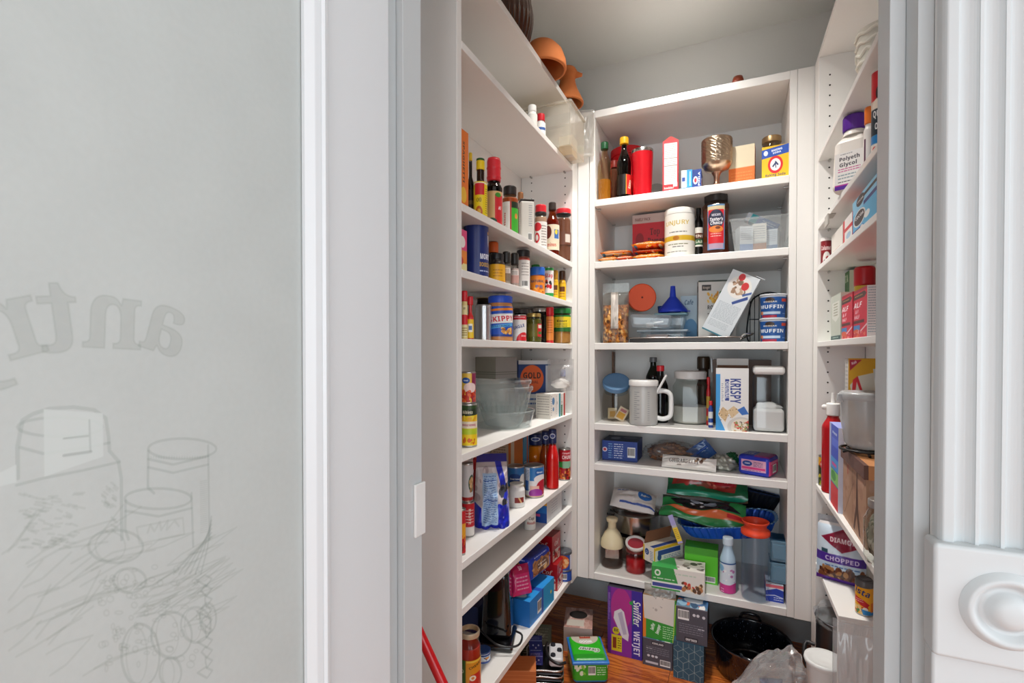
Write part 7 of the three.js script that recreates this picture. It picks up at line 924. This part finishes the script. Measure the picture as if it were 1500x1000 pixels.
// ================================================================ things on the floor
{
  const X = (px, py) => K(px, py, { y: 0 });
  // red broom stick leaning on the left wall
  { const a = K(790, 1310, { z: -0.86 }), b = K(616, 930, { z: -0.86 }), t = (PX0 + 0.012 - a.x) / (b.x - a.x), top = [a.x + (b.x - a.x) * t, a.y + (b.y - a.y) * t, -0.86]; const g = T('broom', 'red broom stick leaning beside the door jamb', 'broom', 0, 0, 0); const s = (0.05 - a.y) / (b.y - a.y), bot = [a.x + (b.x - a.x) * s, 0.05, -0.86]; M(g, 'stick', rodG(bot, top, 0.0105), plain('#c20d16', 0.3)); M(g, 'grip', rodG([bot[0], 0.05, -0.86], [bot[0] + 0.01, 0.02, -0.86], 0.014), plain('#2a2a2a', 0.5)); M(g, 'bristles', at(rbx(0.16, 0.05, 0.035, 0.006), bot[0] + 0.01, 0.026, -0.86), plain('#2f3034', 0.9)); }
  const sw = cell(180, 330, '#6a1f9c', (p) => { p.R(0, 0, 0.1, 1, '#5a2a94').F(0.02, 0.1, 0.06, 20, 0.02, '#b89ad8'); p.P([[0.1, 0], [0.68, 0], [0.72, 1], [0.1, 1]], '#8a2aa0').E(0.4, 0.3, 0.3, 0.3, '#b8308e').R(0.7, 0, 0.3, 1, '#37259a'); p.P([[0.2, 0.36], [0.38, 0.3], [0.48, 0.34], [0.62, 0.66], [0.6, 0.76], [0.42, 0.72], [0.18, 0.46]], '#e6e2ea').P([[0.3, 0.38], [0.42, 0.34], [0.56, 0.66], [0.46, 0.68]], '#c2b8d0').T('Swiffer', 0.84, 0.32, 0.15, '#f6f6f0', { rot: 90, fit: 0.36, it: 1 }).C(0.68, 0.19, 0.05, '#2fa84a').L([[0.72, 0.14], [0.74, 0.5]], 0.02, '#2fa84a').T('WETJET', 0.84, 0.76, 0.13, '#f2eef8', { rot: 90, fit: 0.36 }).C(0.25, 0.64, 0.1, '#d8c81e').T('8X', 0.25, 0.63, 0.06, '#2a1a4a').R(0.12, 0.7, 0.3, 0.24, '#e0cf28').R(0.16, 0.74, 0.1, 0.16, '#8a3a1c').F(0.3, 0.74, 0.1, 5, 0.035, '#6a5a14'); });
  const floorBox = (n, lab, cat, [l, r, t], pyB, dep, fc, o = {}) => { const a = X((l + r) / 2, pyB); const z = a.z; const g = boxB(n, lab, cat, [l, r, t], o.y || 0, o.z || z, dep, fc, o); return g; };
  const sz = X(916, 962).z;
  const wj = floorBox('mop_pad_box', 'tall purple box of mop pads with white lettering', 'box', [891, 942, 865], 962, 0.1, { f: sw, t: cell(60, 40, '#2a2434', (p) => p.R(0.1, 0.1, 0.8, 0.6, '#1c1824')), r: '#2a1f7a', l: '#5a2a94' }, { z: sz, h: 0.259 });
  M(wj, 'open_flap', at(bxg(wj.w, 0.001, 0.03), 0, 0, -0.015), plain('#4a2a7a', 0.5), 0, wj.hgt, 0.05, -1.2);
  const tz = sz + 0.015, kg = (p) => p.R(0.06, 0.05, 0.88, 0.9, '#4c4d58').R(0.3, 0.08, 0.42, 0.12, '#20222c').T('KIRKLAND', 0.51, 0.14, 0.09, '#f0f0f0', { fit: 0.38 }).F(0.12, 0.34, 0.22, 1, 0.1, '#c8c8d0').F(0.12, 0.28, 0.76, 4, 0.07, '#7a7c88').C(0.2, 0.62, 0.05, '#d8d8de').C(0.34, 0.62, 0.05, '#d8d8de').C(0.46, 0.62, 0.05, '#d8d8de').R(0.1, 0.82, 0.42, 0.08, '#c8c8d0').B(0.58, 0.68, 0.34, 0.22);
  const ktop = cell(150, 90, '#5a8098', (p) => { p.D(0, 0, 1, 1, 40, 0.12, ['#d8643a', '#3a6a9a', '#e8e4e0', '#2a4a6a', '#c84a3a', '#8ab0c8']); p.E(0.5, 0.5, 0.3, 0.18, '#dfe6ec'); });
  const kfc = cell(150, 170, '#4a4b56', kg);
  const t1 = floorBox('tissue_box', 'grey printed tissue box under the green duster box', 'tissue box', [943, 987, 938], 978, 0.11, { f: kfc, t: ktop, r: '#3a3b46' }, { z: tz });
  const swp = cell(170, 220, '#2f9a34', (p) => p.R(0, 0, 0.1, 1, '#e8822a').P([[0, 0], [0.95, 0], [0.92, 0.62], [0.05, 0.55]], '#e2ddd4').D(0.3, 0.2, 0.3, 0.15, 5, 0.03, ['#8a8480', '#b8b2ac']).T('Swiffer', 0.3, 0.72, 0.11, '#fff', { rot: -75, fit: 0.22, it: 1 }).T('Sweeper', 0.46, 0.76, 0.11, '#fff', { rot: -75, fit: 0.3, it: 1 }).F(0.6, 0.66, 0.34, 6, 0.05, '#c8ecc4').L([[0.98, 0.1], [0.9, 1]], 0.02, '#d8e84a'));
  const t2 = floorBox('duster_box', 'green and white box of dry dusters stacked on a tissue box', 'box', [943, 992, 871], 978, 0.1, { f: swp, t: '#8a6a4a', r: '#7ab84a', l: '#e8822a' }, { z: tz - 0.004, y: t1.hgt + 0.001, h: 0.258 - t1.hgt });
  M(t2, 'torn_film', pouch(t2.w * 0.95, 0.09, 0.02, { wr: 0.4, seed: 3 }), plain('#e6e6e2', 0.15, 0, { transmission: 0.7, thickness: 0 }), 0, t2.hgt - 0.05, 0.035);
  const hexc = cell(150, 170, '#2c5468', (p) => { const s = 0.21; for (let r = -1; r < 5; r++) for (let c = -1; c < 4; c++) { const cx = c * s * 1.732 + (r % 2 ? s * 0.866 : 0) + 0.15, cy = (r * s * 1.5) * 0.88 + 0.1, pt = (k) => [cx + s * Math.sin(k * Math.PI / 3), cy + s * 0.88 * Math.cos(k * Math.PI / 3)]; for (let k = 0; k < 6; k++) p.L([pt(k), pt(k + 1)], 0.008, '#b8c0b8'); for (const k of [1, 3, 5]) p.L([[cx, cy], pt(k)], 0.008, '#b8c0b8'); } });
  const t3 = floorBox('tissue_box', 'teal tissue box with white cube line pattern', 'tissue box', [988, 1033, 943], 988, 0.11, { f: hexc, t: '#2c5468', r: hexc }, { z: tz + 0.03 });
  floorBox('tissue_box', 'dark grey tissue box with painted top on the teal box', 'tissue box', [992, 1038, 890], 988, 0.115, { f: cell(150, 180, '#4a4b56', (p) => { p.R(0, 0, 1, 0.03, '#8a8c98').B(0.06, 0.1, 0.36, 0.28).C(0.58, 0.2, 0.05, '#d8d8de').C(0.7, 0.2, 0.05, '#d8d8de').C(0.88, 0.22, 0.05, '#d8d8de').F(0.1, 0.48, 0.76, 5, 0.06, '#7a7c88').F(0.7, 0.55, 0.2, 1, 0.08, '#c8c8d0').R(0.28, 0.84, 0.42, 0.11, '#20222c').T('KIRKLAND', 0.49, 0.9, 0.08, '#f0f0f0', { fit: 0.36, rot: 180 }); }), t: ktop, r: '#3a3b46' }, { z: tz + 0.026, y: t3.hgt + 0.001, h: 0.258 - t3.hgt });
  // speckled roasting pan
  { const c = X(1095, 950), g = T('roasting_pan', 'black speckled enamel roasting pan on the floor', 'pan', 0.0, 0, -1.86, 0); const k = K(1096, 905, { y: 0.16 }); g.position.set(0.052, 0, -1.985); g.rotation.y = Math.PI / 2;
    const cv = document.createElement('canvas'); cv.width = cv.height = 256; const p = new Pen(cv.getContext('2d'), 0, 0, 256, 256); p.R(0, 0, 1, 1, '#0c1018').D(0, 0, 1, 1, 500, 0.004, ['#6a7488', '#3a4458', '#a8b0c0']); const tx = new THREE.CanvasTexture(cv); tx.colorSpace = THREE.SRGBColorSpace; tx.wrapS = tx.wrapT = THREE.RepeatWrapping; tx.repeat.set(4, 2);
    const em = new THREE.MeshPhysicalMaterial({ map: tx, roughness: 0.15, clearcoat: 0.8 }); const R = 0.132;
    const bg = lathe([[0, 0], [R * 0.8, 0], [R * 0.88, 0.01], [R * 0.97, 0.11], [R * 1.03, 0.118], [R * 1.03, 0.122], [R * 0.95, 0.118], [R * 0.86, 0.014], [R * 0.78, 0.005], [0, 0.005]], 56); bg.scale(1.06, 1, 1); M(g, 'body', bg, em, 0, 0, 0, 0, 0, 0); for (const s of [-1, 1]) M(g, 'handle', tubeG([[s * R * 1.0, 0.125, -0.035], [s * R * 1.2, 0.13, -0.025], [s * R * 1.2, 0.13, 0.025], [s * R * 1.0, 0.125, 0.035]], 0.006), em); }
  // tissue box lying open, wipes tub
  { const a = K(860, 930, { y: 0.1 }); const tc = cell(170, 120, '#c8a094', (p) => { p.D(0, 0, 1, 1, 40, 0.1, ['#d0aaa0', '#c09488', '#d8b8ae', '#b88a80']); p.E(0.48, 0.35, 0.32, 0.2, '#3a3634').R(0.1, 0.6, 0.6, 0.3, '#cdc4b8'); }); boxC('tissue_box', 'pinkish tissue box with oval opening beside the wipes tub', 'tissue box', -0.572, 0, -1.905, 0.11, 0.095, 0.15, { t: tc, f: '#bfa79c', r: cell(120, 70, '#cbb2a8', (p) => p.F(0.2, 0.3, 0.6, 4, 0.12, '#8a746c').D(0, 0, 1, 1, 12, 0.06, ['#d4beb4', '#c0a69c'])) }, { ry: 0.25 }); 
    const ln = cell(110, 90, '#7a8274', (p) => p.P([[0, 0], [0.5, 0], [0.6, 1], [0, 1]], '#4a5848').F(0.1, 0.2, 0.8, 5, 0.13, '#a8aca0').T('WIPE', 0.6, 0.5, 0.2, '#c8ccc0', { rot: 20 })); boxC('storage_pack', 'grey green wrapped pack under the lowest left shelf', 'packet', -0.70, 0, -1.77, 0.11, 0.07, 0.14, { all: ln }, { ry: 0.3 }); }
  { const a = K(848, 948, { y: 0.09 }), g = T('wipes_tub', 'green and blue wood cleaning wipes tub', 'tub', -0.492, 0, -1.745, 0.45); const tc = cell(160, 130, '#34b828', (p) => p.E(0.5, 0.1, 0.42, 0.3, '#c8c0b0').R(0.34, 0.03, 0.34, 0.12, '#a83a2a').F(0.38, 0.06, 0.26, 1, 0.08, '#e8c8b0').T('WOOD', 0.5, 0.28, 0.14, '#fff', { rot: 180, fit: 0.4 }).T('Cleaner', 0.56, 0.6, 0.17, '#1c3a1c', { rot: 188, fit: 0.6, it: 1, ol: '#f4f4f0' }).R(0, 0.78, 1, 0.22, '#2f9a2c'), 0), sc = cell(160, 100, '#3aa82c', (p) => p.R(0, 0, 1, 0.1, '#3a78c8').B(0.42, 0.24, 0.22, 0.4).D(0.05, 0.2, 0.35, 0.5, 8, 0.06, ['#8ad04a', '#e8f0d8']).F(0.68, 0.3, 0.26, 4, 0.1, '#dff4dc').R(0, 0.88, 1, 0.12, '#2a8ad0'));
    const bd = rbx(0.125, 0.085, 0.155, 0.016, 4); bd.groups.forEach((q, i) => uvTo(bd, i === 2 ? tc : i < 2 || i > 3 ? sc : face('#2a8ad0'), q.start, q.count)); bd.clearGroups(); M(g, 'body', at(bd, 0, 0.0425, 0), ink(tc.i, 0.3)); const rim = rbx(0.131, 0.01, 0.161, 0.004, 3); M(g, 'lid_rim', at(rim, 0, 0.072, 0), plain('#2f7ac8', 0.3)); }
  // trays, blue pack and wooden block near the shelf
  { const dm = plain('#4a4c50', 0.3, 0.85);
    for (let i = 0; i < 4; i++) { const g = T('metal_tray', ['dark metal tray at the bottom of the tray pile below the left unit', 'dark metal tray lying on the bottom tray of the pile', 'dark metal tray just under the topmost tray of the pile', 'topmost dark metal tray carrying the navy pack'][i], 'tray', -0.612, 0.001 + i * 0.0215, -1.625, 0.35, 'piled metal trays'); M(g, 'pan', at(rbx(0.12, 0.006, 0.14, 0.003), 0, 0.003, 0), dm); M(g, 'wall', at(rbx(0.116, 0.012, 0.136, 0.004), 0, 0.01, 0), dm); M(g, 'rim', tubeG([[-0.058, 0.017, -0.068], [0, 0.017, -0.07], [0.058, 0.017, -0.068], [0.06, 0.017, 0], [0.058, 0.017, 0.068], [0, 0.017, 0.07], [-0.058, 0.017, 0.068], [-0.06, 0.017, 0]], 0.003, 40, true), steel); }
    const bp = cell(120, 130, '#20348c', (p) => p.R(0, 0.3, 1, 0.06, '#8a9ad8').F(0.1, 0.1, 0.7, 2, 0.1, '#a8b4e8').C(0.3, 0.6, 0.06, '#c8d0f0').C(0.5, 0.75, 0.06, '#c8d0f0').C(0.7, 0.6, 0.06, '#c8d0f0').F(0.1, 0.88, 0.8, 1, 0.08, '#c8d0f0'));
    boxC('sponge_pack', 'navy blue printed pack lying on the metal trays', 'packet', -0.64, 0.0885, -1.61, 0.046, 0.045, 0.1, { all: bp }, { ry: 0.4 });
    const w = T('plastic_gadget', 'white and black plastic device with round knobs on the trays', 'device', -0.570, 0.0885, -1.625, 0.35); M(w, 'body', at(rbx(0.048, 0.03, 0.1, 0.01, 3), 0, 0.015, 0), plain('#d8d8dc', 0.35)); for (let i = 0; i < 3; i++) M(w, 'knob', at(new THREE.CylinderGeometry(0.008, 0.009, 0.006, 16), i % 2 ? 0.012 : -0.01, 0.033, -0.03 + i * 0.03), plain('#20222c', 0.4)); M(w, 'band', tubeG([[-0.03, 0.02, -0.06], [-0.035, 0.036, 0], [-0.02, 0.03, 0.05], [0.01, 0.024, 0.066], [0.032, 0.02, 0.05]], 0.005), plain('#1c1c20', 0.35)); }
  { const wd = document.createElement('canvas'); wd.width = 128; wd.height = 128; const c = new Pen(wd.getContext('2d'), 0, 0, 128, 128); c.R(0, 0, 1, 1, '#c8743c'); for (let i = 0; i < 30; i++) c.L([[0, i / 30], [0.5, i / 30 + 0.02 * Math.sin(i)], [1, i / 30 + 0.01]], 0.008, i % 3 ? '#b8642e' : '#d88a50'); const tx = new THREE.CanvasTexture(wd); tx.colorSpace = THREE.SRGBColorSpace; const a = K(778, 972, { y: 0.09 }); const g = T('wood_block', 'orange brown wooden block below the left unit', 'block', -0.65, 0, -1.475, 0.4); M(g, 'block', at(rbx(0.12, 0.14, 0.08, 0.003), 0, 0.07, 0), new THREE.MeshPhysicalMaterial({ map: tx, roughness: 0.6 })); }
  // clear sack of wrapped goods
  { const film = plain('#ffffff', 0.08, 0, { transmission: 0.84, thickness: 0 }), sx = 0.04, szz = -1.53, g = T('plastic_sack', 'large clear plastic sack of wrapped goods on the floor', 'bag', sx, 0, szz);
    const fg = lump(0.13, 0.2, 0.09, { a: 0.1, q: 1.7, seed: 14, flat: 0.92, n: 72, m: 54 }), p = fg.attributes.position;
    for (let i = 0; i < p.count; i++) { const t = Math.max(0, p.getY(i) / 0.32), x = p.getX(i); p.setX(i, x * (1 - 0.25 * t) + 0.05 * t * t); p.setY(i, p.getY(i) * (0.86 + 1.1 * x) + 0.006 * N3(x * 60, p.getZ(i) * 40, t * 9)); p.setZ(i, p.getZ(i) + 0.012 * (0.5 - Math.abs(N3(x * 30, t * 9, 2.2)) * 2)); p.setX(i, p.getX(i) + 0.008 * Math.abs(N3(p.getZ(i) * 40, t * 11, 7.1))); } fg.computeVertexNormals(); M(g, 'film', fg, film);
    [['#e6e4e2', -0.055, 0.045, 0.01], ['#d8dce2', 0.04, 0.045, 0.015], ['#e0e2e6', -0.047, 0.125, 0.0], ['#b4bac6', 0.042, 0.126, 0.0]].forEach(([c, x, yy, z], i) => { const r = T('paper_roll', ['white paper roll at the left foot of the clear sack', 'grey white roll at the right foot of the clear sack', 'pale roll lying on the two others in the clear sack', 'blue grey roll lying at the right on top in the clear sack'][i], 'roll', sx + x, yy, szz + z, 0); M(r, 'paper', lathe([[0.012, -0.045], [0.036, -0.045], [0.038, -0.04], [0.038, 0.04], [0.036, 0.045], [0.012, 0.045], [0.012, -0.045]], 24).rotateX(Math.PI / 2), plain(c, 0.8)); M(r, 'core', lathe([[0.011, -0.046], [0.0125, -0.046], [0.0125, 0.046], [0.011, 0.046]], 16).rotateX(Math.PI / 2), plain('#8a7a68', 0.8)); });
    const nb = T('foil_pack', 'dark blue foil pack on top inside the clear sack', 'packet', sx + 0.05, 0.19, szz, 0.3); M(nb, 'wrapper', pouch(0.06, 0.07, 0.025, { wr: 0.2, seed: 7 }), plain('#1f2f5a', 0.25, 0.4)); }
  // pot, white tubs and film bag at the right unit
  { const g = T('cooking_pot', 'dark grey cooking pot with loop handle in the lowest right bay', 'pot', 0.287, 0, -1.742), dk = plain('#3a3a3c', 0.3, 0.5), R = 0.064; M(g, 'body', lathe([[0, 0], [R * 0.9, 0], [R, 0.012], [R, 0.355], [R * 1.06, 0.361], [R * 1.04, 0.366], [R * 0.95, 0.355], [R * 0.94, 0.015], [0, 0.006]], 40), dk); M(g, 'handle', tubeG([[-R, 0.26, -0.02], [-R - 0.022, 0.26, -0.024], [-R - 0.03, 0.235, 0], [-R - 0.022, 0.21, 0.02], [-R, 0.21, 0.016]], 0.006), dk); M(g, 'film_cover', at(lump(R * 1.05, 0.05, R * 1.0, { a: 0.12, q: 2, seed: 5, n: 40, m: 24, flat: 0.2 }), 0, 0.345, 0), plain('#eef0f2', 0.08, 0, { transmission: 0.86, thickness: 0 }));
    const w = plain('#e8e8e6', 0.35), tub2 = (lab, yy) => { const c = T('plastic_tub', lab, 'tub', 0.226, yy, -1.6); M(c, 'body', lathe([[0, 0], [0.036, 0], [0.045, 0.138], [0.043, 0.138]], 36), w); M(c, 'lid', lathe([[0, 0.146], [0.016, 0.147], [0.018, 0.149], [0.03, 0.148], [0.033, 0.151], [0.043, 0.151], [0.049, 0.155], [0.051, 0.146], [0.048, 0.138]], 40), w); };
    tub2('round white plastic tub on the floor under another tub', 0); tub2('round white plastic tub with ringed lid on top of another tub', 0.156);
    const f = T('plastic_bag', 'tall clear plastic bag standing against the divider panel', 'bag', 0.262, 0.0, -1.435, -0.1); M(f, 'film', pouch(0.085, 0.5, 0.05, { wr: 0.14, seed: 51, n: 34, curl: 0.3, c0: 0 }), plain('#f2f5f7', 0.1, 0, { transmission: 0.75, thickness: 0 })); }
}
renderer.render(scene, camera);
